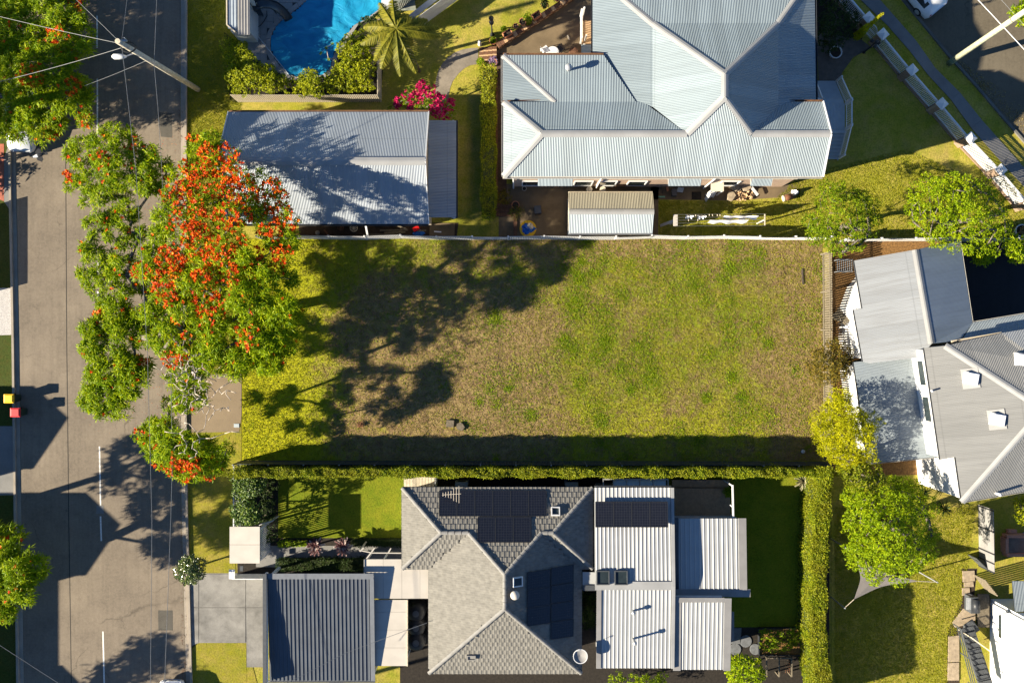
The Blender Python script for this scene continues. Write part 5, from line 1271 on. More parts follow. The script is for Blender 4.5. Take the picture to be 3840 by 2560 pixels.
mb = MB(); mb.prism(rect(ps1.x+.15, ps2.x-.1, ps2.y+.3, ps1.y), 0, 2.03); mb.build('wall', M_bluegrey, shd)
sl = thing('pool_slide', 'dark curved plastic slide at the edge of the pool', 'slide', P(975, 60, 0))
path = [P(960, 22, 1.75), P(985, 16, 1.72), P(1012, 17, 1.5), P(1038, 27, 1.2), P(1060, 44, .85), P(1076, 62, .5), P(1084, 76, .32)]
mb = MB(); M_slide = plain('slide_plastic', (.018, .032, .042), .35, .15, spec=.5); prof = [(-.30, .22), (-.31, .05), (-.2, -.03), (0, -.05), (.2, -.03), (.31, .05), (.30, .22), (.27, .22), (.27, .06), (.18, .0), (0, -.02), (-.18, .0), (-.27, .06), (-.27, .22)]; m_ = len(prof)
for i, p in enumerate(path):
    d = (path[min(i+1, len(path)-1)]-path[max(i-1, 0)]); d.z = 0; d.normalize(); s = Vector((-d.y, d.x, 0))
    mb.v += [tuple(p+s*x+Vector((0, 0, z))) for x, z in prof]
for i in range(len(path)-1): mb.f += [(i*m_+k, i*m_+(k+1) % m_, (i+1)*m_+(k+1) % m_, (i+1)*m_+k) for k in range(m_)]
mb.f += [tuple(reversed(range(m_))), tuple(range((len(path)-1)*m_, len(path)*m_))]; mb.build('chute', M_slide, sl, smooth=True)
mb = MB(); a, b = P(958, 24, 1.7), P(975, 58, .0)
for s_ in (-.22, .22): mb.tube([a+Vector((s_, 0, .5)), a+Vector((s_, 0, 0)), b+Vector((s_, -.1, 0))], .03, 8)
for i in range(6): p = a.lerp(b, (i+.5)/6); mb.box(p, (.44, .14, .04))
mb.build('ladder', M_slide, sl); mb = MB()
for p in (path[2], path[4]): mb.tube([(p.x, p.y, .03), p-Vector((0, 0, .04))], .05, 8)
mb.build('support', M_slide, sl)
pp = thing('pool_pole', 'long pale pool net pole lying across the paving to the water', 'pool pole', P(960, 125, .1)); mb = MB(); mb.tube([P(955, 122, .12), P(1082, 279, .14)], .028, 8); mb.build('handle', M_bluegrey, pp)
mb = MB(); mb.tube([P(950, 126, .1), P(952, 118, .1), P(962, 117, .1), P(970, 121, .1), P(966, 128, .1)], .015, 6); mb.build('net_frame', M_white, pp)
hs = MB(); hs.tube([P(934, 10, .09), P(935, 70, .09), P(937, 108, .09), P(945, 114, .09), P(960, 108, .09), P(978, 95, .09), P(990, 80, .09), P(1001, 60, .09), P(1000, 42, .09)], .022, 6); single('hose', hs, M_black, 'black hose curving over the pool paving', 'hose')

# ---------------------------------------------------------------- poles, lines, street furniture
pole = thing('power_pole', 'leaning grey timber power pole on the street lawn near the pool', 'power pole', P(743, 335, 0))
pb, ptop = P(743, 335, 0), P(441, 155, 10.0); pol = lambda t: pb.lerp(ptop, t)
mb = MB(); mb.tube([pb-Vector((0, 0, .3)), pol(.5), ptop], [.185, .175, .16], 14); mb.build('shaft', M_wood, pole, smooth=True)
mb = MB(); mb.lathe(ptop-Vector((0, 0, .02)), [(.16, 0), (.155, .03), (.0, .035)], 14, False); mb.build('cap', M_creamt, pole)
arm = pol(.80); lh = P(447, 213, 8.2)
mb = MB(); mb.tube([arm, lh+Vector((.35, 0, .0))], .035, 8); mb.build('lamp_arm', M_white, pole)
mb = MB(); mb.tube([lh+Vector((.42, 0, 0)), lh+Vector((.2, 0, .02)), lh, lh-Vector((.3, 0, 0)), lh-Vector((.42, 0, 0))], [.06, .14, .17, .16, .06], 10); mb.build('street_lamp', M_white, pole, smooth=True)
mb = MB(); c = pol(.92)
for k_ in range(3): mb.tube([c+Vector((math.cos(a)*.42+.2, math.sin(a)*.3-.1, .05*k_)) for a in [i*math.pi/8 for i in range(17)]], .018, 5)
mb.build('cable_coil', M_black, pole); mb = MB(); c = pol(.97); mb.box(c+Vector((.2, .12, 0)), (.35, .1, .1)); mb.tube([c+Vector((.3, .2, 0)), c+Vector((.3, .2, .2))], .04, 8); mb.build('insulator', M_galv, pole)
pole2 = thing('power_pole', 'pale green treated power pole beside the north-eastern street', 'power pole', P(3560, 237, 0)); a = P(3560, 237, 0); b = a+Vector((.1, .25, 10.5)); b = P(3950, -30, 10.5)
mb = MB(); mb.tube([a-Vector((0, 0, .3)), a.lerp(b, .5), b], [.2, .18, .15], 14); mb.build('shaft', M_polegreen, pole2, smooth=True); mb = MB(); mb.tube([a-Vector((0, 0, .02)), a.lerp(b, .07)], [.208, .205], 14); mb.build('base_sleeve', plain('sleeve_green', (.12, .15, .08), .8), pole2, smooth=True)
pole3 = thing('power_pole', 'timber power pole with crossarm just south of the photo', 'power pole', (-22.2, -26.3, 0)); mb = MB(); mb.tube([(-22.2, -26.3, -.3), (-22.2, -26.3, 9.5)], [.17, .13], 12); mb.build('shaft', M_wood, pole3, smooth=True)
mb = MB(); mb.bar((-23.3, -26.5, 8.9), (-21.1, -26.1, 8.9), .1, .12); mb.build('crossarm', M_wood, pole3)
def wire(label, pts, r=.017, sag=.3, mat=None):
    mb = MB(); out = []
    for a, b in zip(pts[:-1], pts[1:]):
        n = 10
        for i in range(n): t = i/n; p = a.lerp(b, t); p.z -= sag*4*t*(1-t)*min(1, (b-a).length/20); out.append(p)
    out.append(pts[-1]); mb.tube(out, r, 5); return single('power_line', mb, mat or M_wire, label, 'power line', 'overhead power lines')
wire('overhead power line running the length of the western street from the lamp pole', [P(484, -60, 9.0), pol(.96), P(510, 640, 8.6), P(552, 1300, 8.4), P(570, 1950, 8.6), P(563, 2700, 8.9)], .014, .0)
wire('lower overhead cable along the kerb side of the western street', [P(590, -60, 6.6), P(578, 240, 6.6), P(592, 400, 6.5), P(607, 640, 6.4), P(640, 1300, 6.2), P(646, 1760, 6.2), P(640, 1960, 6.3), P(612, 2700, 6.6)], .015, .0)
wire('service wire from the lamp pole to the upper left', [pol(.97), P(286, 0, 8.5), P(200, -80, 8)], .012); wire('service wire from the lamp pole to the left across the tree', [pol(.95), P(0, 63, 7.5), P(-120, 40, 7)], .014)
wire('service wire from the cable coil to the far left', [pol(.91), P(0, 306, 7.0), P(-160, 345, 6.5)], .014); wire('thin low wire from the lamp pole ending in the tree', [pol(.66), P(318, 322, 5.5)], .011)
wire('overhead cable crossing the north-eastern street', [P(3630, -40, 7.5), P(3735, 72, 7.4), P(3840, 185, 7.3), P(3930, 280, 7.2)], .026, .0, M_white); wire('thin wire above the north-eastern street', [P(3700, -60, 9), P(3900, 160, 9)], .01, 0)
wire('service wire over the carport to the tiled house', [Vector((LX0-.1, P(0, 2335, 3.4).y, 3.35)), P(1300, 2445, 4.3), P(980, 2610, 6)], .014, .1); wire('service wire in the lower left corner', [P(-60, 2380, 6.5), P(230, 2567, 6.5), P(300, 2620, 6.5)], .014, 0)
gl = thing('garden_lamp', 'black cast iron garden lamp post on the lawn by the brick steps', 'lamp post', P(1846, 132, 0)); c = P(1846, 132, 0)
mb = MB(); mb.lathe(c, [(.16, 0), (.14, .15), (.07, .3), (.05, .6), (.04, 2.2)], 12); mb.build('shaft', M_dkmetal, gl, smooth=True)
for z in (1.95, 2.6): mb = MB(); mb.lathe(c+Vector((0, 0, z)), [(.04, 0), (.15, .08), (.17, .3), (.08, .42), (.02, .5)], 8); mb.build('lantern', M_dkmetal, gl)
mb = MB(); mb.tube([c+Vector((0, 0, 2.2)), c+Vector((0, 0, 2.7))], .03, 8); mb.build('stem', M_dkmetal, gl)
g2 = thing('garden_lamp', 'black three lantern garden lamp beside the white gate', 'lamp post', P(3239, 197, 0)); c = P(3239, 197, 0); mb = MB(); mb.lathe(c, [(.12, 0), (.06, .2), (.035, 1.7)], 10); mb.build('shaft', M_dkmetal, g2)
for dx, dy, z in ((.25, 0, 1.6), (-.2, .15, 1.6), (0, -.22, 1.6), (0, 0, 1.85)): mb = MB(); mb.lathe(c+Vector((dx, dy, z)), [(.03, 0), (.11, .06), (.12, .2), (.02, .3)], 8); mb.tube([c+Vector((0, 0, 1.5)), c+Vector((dx, dy, z))], .015, 5); mb.build('lantern', M_dkmetal, g2)
# wheelie bins
for (px, py, m, lab) in ((34, 1494, M_yellow, 'wheelie bin with yellow lid on the western verge'), (58, 1546, M_red, 'wheelie bin with red lid on the western verge')):
    c = P(px, py, 1.0); bn_ = thing('wheelie_bin', lab, 'bin', (c.x, c.y, 0), 'kerbside wheelie bins'); mb = MB(); 
    mb.add([(c.x+x*w_, c.y+y*w_, z) for z, w_ in ((.05, .23), (.98, .30)) for x, y in ((-1, -.9), (1, -.9), (1, .9), (-1, .9))], [(3, 2, 1, 0), (4, 5, 6, 7), (0, 1, 5, 4), (1, 2, 6, 5), (2, 3, 7, 6), (3, 0, 4, 7)]); mb.build('body', M_binbody, bn_)
    mb = MB(); mb.add([(c.x+x*w_, c.y+y*w_, z) for z, w_ in ((.98, .34), (1.03, .34), (1.08, .24)) for x, y in ((-1, -.9), (1, -.9), (1, .9), (-1, .9))], [(3, 2, 1, 0), (8, 9, 10, 11)]+[(i+4*l, (i+1) % 4+4*l, (i+1) % 4+4*(l+1), i+4*(l+1)) for l in (0, 1) for i in range(4)]); mb.build('lid', m, bn_)
    mb = MB(); mb.tube([(c.x-.36, c.y-.25, .97), (c.x-.36, c.y+.25, .97)], .02, 6); mb.build('handle', M_binbody, bn_)
    for s_ in (-1, 1): mb = MB(); mb.tube([(c.x-.2, c.y+s_*.22, .1), (c.x-.2, c.y+s_*.28, .1)], .1, 12); mb.build('wheel', M_tyre, bn_)
mt = thing('water_meter', 'small grey water meter lid on the crossover', 'meter lid', P(887, 1595, 0)); mb = MB(); mb.box(P(887, 1595, .03), (.36, .25, .03)); mb.build('lid', M_bluegrey, mt)
# ---------------------------------------------------------------- cars
def car(label, loc, rz, paint, roofmat=None):
    root = thing('parked_car', label, 'car', loc, 'cars parked at the kerbs'); Mt = Matrix.Translation(Vector(loc)) @ Matrix.Rotation(rz, 4, 'Z')
    SEC = [(-2.12, .70, .42, .85, .98, .62), (-1.98, .86, .28, .98, 1.10, .68), (-1.5, .89, .24, 1.0, 1.50, .62), (-.9, .90, .22, .99, 1.57, .63), (-.1, .90, .22, .98, 1.58, .63), (.5, .90, .22, .96, 1.50, .60), (1.15, .89, .22, .94, 1.02, .74), (1.8, .86, .26, .84, .90, .68), (2.05, .78, .34, .72, .78, .6), (2.14, .62, .42, .62, .66, .5)]
    def ring(s): x, w, zb, zs, zt, wt = s; h = [(0, zb), (w*.88, zb), (w, zb+.14), (w*1.0, (zb+zs)/2+.05), (w*.97, zs), (wt, zt-.04), (wt*.8, zt), (0, zt+.015)]; return [(x, y, z) for y, z in h]+[(x, -y, z) for y, z in h[-2:0:-1]]
    R_ = [ring(s) for s in SEC]; n = len(R_[0]); mb = MB(); mb.v = [tuple(Mt@Vector(p)) for r in R_ for p in r]
    for i in range(len(SEC)-1): mb.f += [(i*n+k, i*n+(k+1) % n, (i+1)*n+(k+1) % n, (i+1)*n+k) for k in range(n)]
    mb.f += [tuple(range(n)), tuple(reversed(range((len(SEC)-1)*n, len(SEC)*n)))]; mb.build('body', paint, root, smooth=True)
    def pane(nm, q, off=.012, mat=M_glass, k=.9):
        q = [Vector(p) for p in q]; c = sum(q, Vector())/len(q); nn = (q[1]-q[0]).cross(q[2]-q[0]).normalized(); nn = nn if nn.dot(c-Vector((0, 0, .6))) > 0 else -nn
        q = [c+(p-c)*k+nn*off for p in q]; mb = MB(); mm = len(q); qq = [Mt@p for p in q]; r2 = [Mt@(p-nn*.02) for p in q]; mb.add(qq+r2, [tuple(range(mm)), tuple(reversed(range(mm, 2*mm)))]+[(i, mm+i, mm+(i+1) % mm, (i+1) % mm) for i in range(mm)]); mb.build(nm, mat, root)
    pane('windscreen', [R_[5][5], R_[6][5], R_[6][-5], R_[5][-5]]); pane('rear_window', [R_[2][5], R_[1][5], R_[1][-5], R_[2][-5]])
    for s_ in (1, -1):
        f = lambda p: (p[0], p[1]*s_, p[2])
        pane('side_window', [f(R_[2][4]), f(R_[4][4]), f(R_[4][5]), f(R_[2][5])]); pane('side_window', [f(R_[4][4]), f(R_[5][4]), f(R_[5][5]), f(R_[4][5])])
        mb = MB(); mb.box(Mt@Vector((-2.02, s_*.62, .86)), (.14, .26, .2), rz); mb.build('tail_lamp', M_lampred, root); mb = MB(); mb.box(Mt@Vector((2.03, s_*.52, .68)), (.16, .3, .12), rz); mb.build('head_lamp', M_lampclear, root)
        mb = MB(); mb.box(Mt@Vector((.95, s_*1.0, 1.0)), (.12, .2, .14), rz); mb.build('mirror', paint, root)
        for x in (-1.3, 1.32):
            a, b = Mt@Vector((x, s_*.70, .32)), Mt@Vector((x, s_*.915, .32)); mb = MB(); mb.tube([a, b], .32, 18); w_ = mb.build('wheel', M_tyre, root); mb = MB(); mb.tube([b, b+(b-a).normalized()*.012], .2, 14); mb.build('rim', M_galv, w_)
    if roofmat: pane('roof_panel', [R_[2][6], R_[5][6], R_[5][-6], R_[2][-6]], .006, roofmat, .96)
    return root
d_ = (P(3558, 204)-P(3451, 73)).normalized(); rz_ = math.atan2(-d_.y, -d_.x); c = P(3492, 52, 0)-d_*2.0+Vector((d_.y*-.0, 0, 0))
car('white car with cream roof parked at the north-eastern kerb', (c.x, c.y, 0), rz_, M_carwhite, M_cream)
c = P(104, 440, 0); car('silver white car parked under the tree across the road', (c.x, c.y-.4, 0), -math.pi/2-.03, M_carsilver)
c = P(655, 2540, 0); car('white car nosing in at the bottom edge of the road', (c.x+.05, c.y-2.05, 0), math.pi/2, M_carwhite)

# ---------------------------------------------------------------- back yard of the pale-roofed house
sh = thing('garden_shed', 'small gable shed with cream ribbed iron roof behind the picket fence', 'shed', P(2290, 800, 0))
sx0, sx1, sy0, sy1, sm = P(2131, 0, 2).x, P(2447, 0, 2).x, 7.2, 9.87, 8.53
slab('roof_slope', [(sx0, sy0, 2.05), (sx1, sy0, 2.05), (sx1, sm, 2.62), (sx0, sm, 2.62)], corrugated('white_shed_roof', (.30, .345, .37), pitch=.105), sh, .04); slab('roof_slope', [(sx0, sy1, 2.05), (sx1, sy1, 2.05), (sx1, sm, 2.62), (sx0, sm, 2.62)], C_shed, sh, .04)
ridge(sh, [(sx0, sm, 2.62), (sx1, sm, 2.62)], .36); walls(sh, rect(sx0+.08, sx1-.08, sy0+.1, sy1-.1), 0, 2.0, M_creamt); gutter(sh, [(sx0, sy1+.05, 2.05), (sx1, sy1+.05, 2.05)], M_creamt, .08, .08); gutter(sh, [(sx0, sy0-.05, 2.05), (sx1, sy0-.05, 2.05)], M_galv, .08, .08)
cl = thing('clothes_line', 'fold-out clothes line frame with wires on the back lawn', 'clothes line', P(2700, 826, 0)); zc = 1.75
mb = MB(); qa, qb = P(2533, 805, zc), P(2533, 848, zc); mb.bar(qa, qb, .28, .06); mb.build('head_rail', M_whiteroof, cl); mb = MB(); ra, rb = P(2868, 803, zc), P(2868, 846, zc); mb.bar(ra, rb, .07, .05); mb.build('end_rail', M_creamt, cl)
mb = MB(); m1 = (qa+qb)/2; m2 = (ra+rb)/2; mb.bar((m1.x, m1.y, 0), m1, .1, .1); mb.bar((m2.x, m2.y, 0), m2, .08, .08); mb.bar((m1.x-.75, m1.y-.15, .35), m1-Vector((.1, 0, .2)), .18, .04); mb.build('post', M_whiteroof, cl)
mb = MB()
for i in range(5): t = i/4; mb.tube([qa.lerp(qb, t)+Vector((0, 0, .05)), ra.lerp(rb, t)+Vector((0, 0, .05))], .008, 4)
mb.build('line', M_wire, cl)
def sheetcloth(label, xa, xb, yy, drop=.75, seed=0):
    a, b = P(xa, yy, zc+.06), P(xb, yy, zc+.06); rr = random.Random(seed); n = 26; mb = MB(); rows = 7
    for j in range(rows):
        for i in range(n+1):
            t = i/n; p = a.lerp(b, t); z = p.z-.12*math.sin(math.pi*t)-drop*(1 if j < 3 else 1)*abs(j-3)/3*(.85+.15*math.sin(9*t+seed)); off = (j-3)*.035+.05*math.sin(t*17+seed+j)*abs(j-3)/3
            mb.v.append((p.x, p.y+off, z))
    for j in range(rows-1):
        for i in range(n): mb.f.append((j*(n+1)+i, j*(n+1)+i+1, (j+1)*(n+1)+i+1, (j+1)*(n+1)+i))
    return single('washing', mb, M_cloth, label, 'washing', 'washing on the clothes line', True)
sheetcloth('long white sheet on the upper line nearest the house', 2717, 2846, 809, .8, 1); sheetcloth('white sheet on the middle line, longest piece of washing', 2663, 2808, 825, .8, 2); sheetcloth('small white cloth at the left end of the line', 2574, 2603, 809, .5, 3); sheetcloth('second small white cloth from the left on the line', 2619, 2650, 810, .5, 4)
for i, (px, py) in enumerate(((2660, 806), (2672, 807), (2690, 807), (2700, 807), (2582, 826), (2617, 826), (2609, 808))):
    q = P(px, py, zc+.06); mb = MB(); mb.box(q, (.03, .1, .06)); single('clothes_peg', mb, M_cream, ['leftmost peg of the four between cloths on the upper line', 'second peg of the four on the upper line', 'third peg of the four on the upper line', 'fourth peg beside the long sheet on the upper line', 'left peg of the two on the lower line', 'right peg of the two on the lower line', 'peg between the two small cloths'][i], 'peg', 'pegs on the clothes line')
# brick heap
bp = thing('brick_heap', 'heap of broken sandstone and loose bricks under the eave', 'brick heap', P(2775, 725, 0)); bme = None; rr = random.Random(9)
for i in range(95):
    t = rr.random(); px = 2735+rr.random()*88; py = 702+rr.random()*46; z = .05+rr.random()*.35*(1-abs(px-2780)/60)
    if bme is None: mb = MB(); mb.box((0, 0, 0), (.23, .11, .076)); o = mb.build('brick', M_brick1, bp); bme = o.data
    else: o = attach(link(bpy.data.objects.new('brick', bme)), bp)
    o.location = P(px, py, z); o.rotation_euler = (rr.uniform(-.5, .5), rr.uniform(-.5, .5), rr.uniform(0, 3.1))
for (px, py, r_) in ((2794, 706, .32), (2738, 736, .36), (2762, 708, .28), (2750, 706, .3)):
    mb = MB(); q = P(px, py, .1); mb.prism([(q.x+r_*(.7+.4*rr.random())*math.cos(a), q.y+r_*(.7+.4*rr.random())*math.sin(a)) for a in (0, 1, 2, 3, 4, 5)], .02, .42+rr.random()*.2); mb.build('stone_slab', M_stone, bp)
pk = MB(); pk.bar(P(2818, 702, .4), P(2842, 732, .3), .18, .05); single('plank', pk, M_white, 'white painted plank leaning on the brick heap', 'plank')
pk = MB(); pk.bar(P(2501, 698, .3), P(2505, 716, .05), .16, .04); single('plank', pk, M_terra, 'short pinkish board by the long south wall', 'plank')
pk = MB(); pk.box(P(2612, 734, .02), (.65, .55, .03)); single('mat', pk, M_darkbed, 'dark square mat beside the back steps', 'mat')
cr = MB(); q = P(2525, 726, .0); cr.box((q.x, q.y, .2), (.3, .42, .38)); cr.box((q.x, q.y+.02, .41), (.34, .46, .05)); single('storage_box', cr, M_charcoal, 'small dark box near the broom by the south wall', 'box')
cr = MB(); q = P(2548, 714, .0); cr.prism([(q.x-.25, q.y-.1), (q.x+.2, q.y-.16), (q.x+.3, q.y+.15), (q.x-.1, q.y+.2)], .02, .1); single('sheet_scrap', cr, M_bluegrey, 'crumpled pale plastic sheet beside the dark box', 'plastic sheet')
br = thing('broom', 'green headed broom lying on the concrete', 'broom', P(2480, 736, 0)); mb = MB(); mb.tube([P(2488, 705, .12), P(2482, 738, .06)], .014, 6); mb.build('handle', M_darkbark, br); mb = MB(); mb.box(P(2481, 738, .05), (.45, .1, .08)); mb.build('head', plain('broom_green', (.15, .3, .2), .8), br)
for px, lab in ((2208, 'round cream pot under the eave, left of the pair'), (2258, 'round cream pot under the eave, right of the pair')):
    mb = MB(); mb.lathe(P(px, 714, 0), [(.16, 0), (.2, .3), (.21, .4), (.0, .41)], 16, False); single('pot', mb, M_cream, lab, 'pot', 'cream pots under the eave')
def pot(label, px, py, r, h, mat=M_terra, plant=None, group='terracotta pots round the courtyard', pr=.25, ph=.3, z=0.0, L=.12):
    c = P(px, py, 0); c.z = z; root = thing('flower_pot', label, 'pot', c, group); mb = MB(); mb.lathe(c, [(r*.65, 0), (r*.9, h*.8), (r, h*.82), (r*1.05, h), (r*.9, h), (r*.86, h*.86), (0, h*.84)], 18, False); mb.build('vessel', mat, root, smooth=False)
    mb = MB(); mb.lathe(c+Vector((0, 0, h*.86)), [(r*.86, 0), (0, .02)], 14, False); mb.build('soil', M_soil, root)
    if plant:
        V, Fc = blades(shell(c+Vector((0, 0, h+ph*.5)), pr, ph*.6, 60, .2), 4, L, L*.5, -.3, 1.0, .2); rawmesh('plant', V, Fc, plant, root)
    return root
pot('terracotta pot with spiky plant on the brown back yard', 1933, 772, .26, .4, plant=None); pot('large terracotta pot at the top corner of the brick steps', 1850, 162, .26, .45, plant=L_broad, pr=.2, ph=.2); pot('terracotta pot of mauve flowers below the brick steps', 1850, 243, .26, .45, plant=L_purple, pr=.35, ph=.5, L=.06)
pot('small pot with bushy plant beside the garden path', 1803, 246, .18, .3, plant=L_bright, pr=.3, ph=.5); pot('small round pot on the retaining wall nearest the long planter', 1934, 114, .17, .3, z=.5, plant=None); pot('round terracotta pot in the middle of the retaining wall', 1959, 100, .24, .38, z=.5)
pot('dark pot of shrubs near the top of the retaining wall', 2040, 38, .22, .36, z=.5, plant=L_dark, pr=.35, ph=.4); pot('pot of dark flowers at the top edge of the photo', 2088, 12, .22, .36, z=.5, plant=L_brom, pr=.4, ph=.4); pot('pale bucket under the left end of the long eave', 1966, 710, .15, .3, M_cream, None, 'buckets')
pot('white tub planter with pale grass by the east fence', 3815, 868, .42, .5, M_white, L_straw, 'tub planters', .3, .25); pot('white curved planter on the shaded front path', 3124, 205, .42, .5, M_white, None, 'tub planters')
for i, (px, py, lab) in enumerate(((1903, 130, 'long terracotta planter box nearest the brick steps'), (2011, 62, 'long terracotta planter box higher on the retaining wall'))):
    c = P(px, py, .5); rz = math.atan2(178-5, 2132-1864)*1; root = thing('planter_box', lab, 'planter', (c.x, c.y, 0), 'terracotta planter boxes'); Mz = Matrix.Rotation(rz, 3, 'Z'); mb = MB()
    for o, dm in (((0, .17, 0), (.62, .05, .28)), ((0, -.17, 0), (.62, .05, .28)), ((.29, 0, 0), (.05, .3, .28)), ((-.29, 0, 0), (.05, .3, .28))): mb.box(Vector((c.x, c.y, .64))+Mz@Vector(o), dm, rz)
    mb.build('sides', M_terra, root); mb = MB(); mb.box((c.x, c.y, .6), (.54, .3, .18), rz); mb.build('soil', M_soil, root)
rw = thing('retaining_wall', 'low brick retaining wall between lawn and courtyard', 'wall', P(2000, 90, 0)); a, b = P(1866, 180, 0), P(2150, -8, 0); n = 24
for j in range(5):
    for i in range(n):
        t = (i+(.5 if j % 2 else 0))/n
        if t+1/n > 1.001: continue
        p, q = a.lerp(b, t+.001), a.lerp(b, t+1/n-.001); mb = MB(); mb.bar(p+Vector((0, 0, .05+j*.1)), q+Vector((0, 0, .05+j*.1)), .34 if j < 4 else .36, .092); mb.build('brick', M_brickd if (i+j) % 3 else M_brick1, rw)
bst = thing('brick_steps', 'brown brick steps at the end of the curved garden path', 'steps', P(1828, 212, 0)); ca, cb = P(1796, 180, 0), P(1863, 248, 0)
for i in range(4):
    xa = ca.x+(cb.x-ca.x)*i/4
    for j in range(12):
        y = cb.y+(ca.y-cb.y)*(j+.5)/12; mb = MB(); mb.box((xa+(cb.x-ca.x)/8, y, .07*(i+1)/2+.01), ((cb.x-ca.x)/4-.012, (ca.y-cb.y)/12-.01, .07*(i+1)+.02)); mb.build('brick', M_brickd if j % 3 else M_brick1, bst)
be = thing('brick_edging', 'brick edging between the narrow hedge and the brown path', 'edging', P(1862, 500, 0)); a, b = P(1863, 262, 0), P(1863, 800, 0)
for i in range(42): p, q = a.lerp(b, i/42+.001), a.lerp(b, (i+1)/42-.001); mb = MB(); mb.bar(p+Vector((0, 0, .07)), q+Vector((0, 0, .07)), .12, .14); mb.build('brick', M_brickd, be)
b2_ = thing('brick_border', 'brick border between the small lawn and the brown back yard', 'edging', P(1935, 850, 0)); a, b = P(1932, 812, 0), P(1932, 886, 0)
for i in range(14): p, q = a.lerp(b, i/14+.003), a.lerp(b, (i+1)/14-.003); mb = MB(); mb.bar(p+Vector((0, 0, .05)), q+Vector((0, 0, .05)), .24, .1); mb.build('brick', M_brickd, b2_)
b3 = thing('brick_terrace', 'dark brick terrace steps at the end of the narrow hedge', 'steps', P(1900, 795, 0))
for r_ in range(3):
    for i in range(9): mb = MB(); mb.box(P(1858+i*9, 770+r_*17, .06+.06*(2-r_)), (.155, .29, .12)); mb.build('brick', M_brickd, b3)
tp = thing('covered_heap', 'crumpled blue tarpaulin heap with cream cloth by the picket fence', 'tarpaulin', P(1980, 856, 0))
def lump(cx, cy, rx, ry, hz, seed, n=26, m=9):
    mb = MB(); rr = random.Random(seed); ph = [rr.uniform(0, 6) for _ in range(6)]
    for j in range(m):
        f = j/(m-1); 
        for i in range(n):
            a = 2*math.pi*i/n; k = 1+.12*math.sin(3*a+ph[0])+.08*math.sin(7*a+ph[1]+5*f)+.05*math.sin(13*a+ph[2]); z = hz*(1-f**2.2)*(1+.25*math.sin(4*a+6*f+ph[3]))
            mb.v.append((cx+rx*f*k*math.cos(a), cy+ry*f*k*math.sin(a), max(.01, z)))
    for j in range(m-1):
        for i in range(n): mb.f.append((j*n+i, j*n+(i+1) % n, (j+1)*n+(i+1) % n, (j+1)*n+i))
    return mb
q = P(1980, 856, .3); lump(q.x, q.y, .52, .42, .5, 3).build('tarpaulin', M_blue, tp); mb = lump(q.x+.12, q.y+.12, .26, .22, .16, 5); mb.v = [(x, y, z+.42) for x, y, z in mb.v]; mb.build('cloth', M_cream, tp); mb = MB(); mb.lathe((q.x, q.y, 0), [(.55, 0), (.58, .12), (.5, .13)], 20); mb.build('tray', M_yellow, tp)
bx = thing('compost_bin', 'black plastic box bin on the brown back yard', 'bin', P(2016, 790, 0)); q = P(2016, 788, .4); mb = MB(); mb.box((q.x, q.y, .3), (.42, .5, .6), .1); mb.build('body', M_black, bx); mb = MB(); mb.box((q.x, q.y, .63), (.46, .54, .06), .1); mb.build('lid', M_charcoal, bx)
fb_ = thing('fire_drum', 'rusty drum lying on the concrete beside the lawn corner', 'drum', P(2955, 740, .2)); mb = MB(); mb.tube([P(2940, 744, .22), P(2970, 736, .22)], .2, 14); mb.build('shell', M_rust, fb_, smooth=True); mb = MB(); mb.tube([P(2936, 745, .22), P(2940, 744, .22)], .215, 14); mb.build('rim', M_creamt, fb_)
bg = lump(P(2979, 722, 0).x, P(2979, 722, 0).y, .25, .2, .45, 8); single('white_bag', bg, M_cloth, 'small white bag standing near the rusty drum', 'bag')
# courtyard furniture
ct = thing('garden_table', 'round white table at the back wall of the courtyard', 'table', P(2073, 199, 0)); c = P(2073, 198, .72); mb = MB(); mb.lathe((c.x, c.y, .7), [(.0, 0), (.42, 0), (.44, .02), (.42, .04), (0, .04)], 24, False); mb.build('top', M_white, ct); mb = MB(); mb.lathe((c.x, c.y, 0), [(.25, 0), (.25, .03), (.04, .06), (.04, .7)], 12); mb.build('pedestal', M_white, ct)
c2 = thing('garden_table', 'round brown table in the corner of the courtyard', 'table', P(2151, 196, 0)); c = P(2151, 195, .6); mb = MB(); mb.lathe((c.x, c.y, .58), [(.0, 0), (.3, 0), (.32, .02), (.3, .04), (0, .04)], 24, False); mb.build('top', M_brickd, c2); mb = MB(); mb.lathe((c.x, c.y, 0), [(.2, 0), (.2, .03), (.04, .06), (.04, .58)], 12); mb.build('pedestal', M_dkmetal, c2)
for px, m, rz, lab in ((2043, M_white, .6, 'white garden chair beside the round white table'), (2098, M_dkmetal, 2.4, 'dark slatted garden chair beside the round white table')):
    c = P(px, 196, 0); ch = thing('garden_chair', lab, 'chair', c); Mz = Matrix.Rotation(rz, 3, 'Z'); mb = MB()
    for i in range(5): mb.box(c+Mz@Vector((-.2+i*.1, 0, .45)), (.08, .44, .025), rz)
    mb.build('seat', m, ch); mb = MB(); [mb.box(c+Mz@Vector((-.25, -.18+i*.09, .7)), (.03, .06, .45), rz) for i in range(5)]; mb.build('backrest', m, ch)
    for x in (-.2, .2):
        for y in (-.2, .2): mb = MB(); mb.box(c+Mz@Vector((x, y, .22)), (.04, .04, .44), rz); mb.build('leg', m, ch)
pk = MB(); pk.bar(P(2128, 133, .04), P(2135, 150, .04), .1, .05); single('plank', pk, M_creamt, 'short pale plank on the courtyard concrete', 'plank')
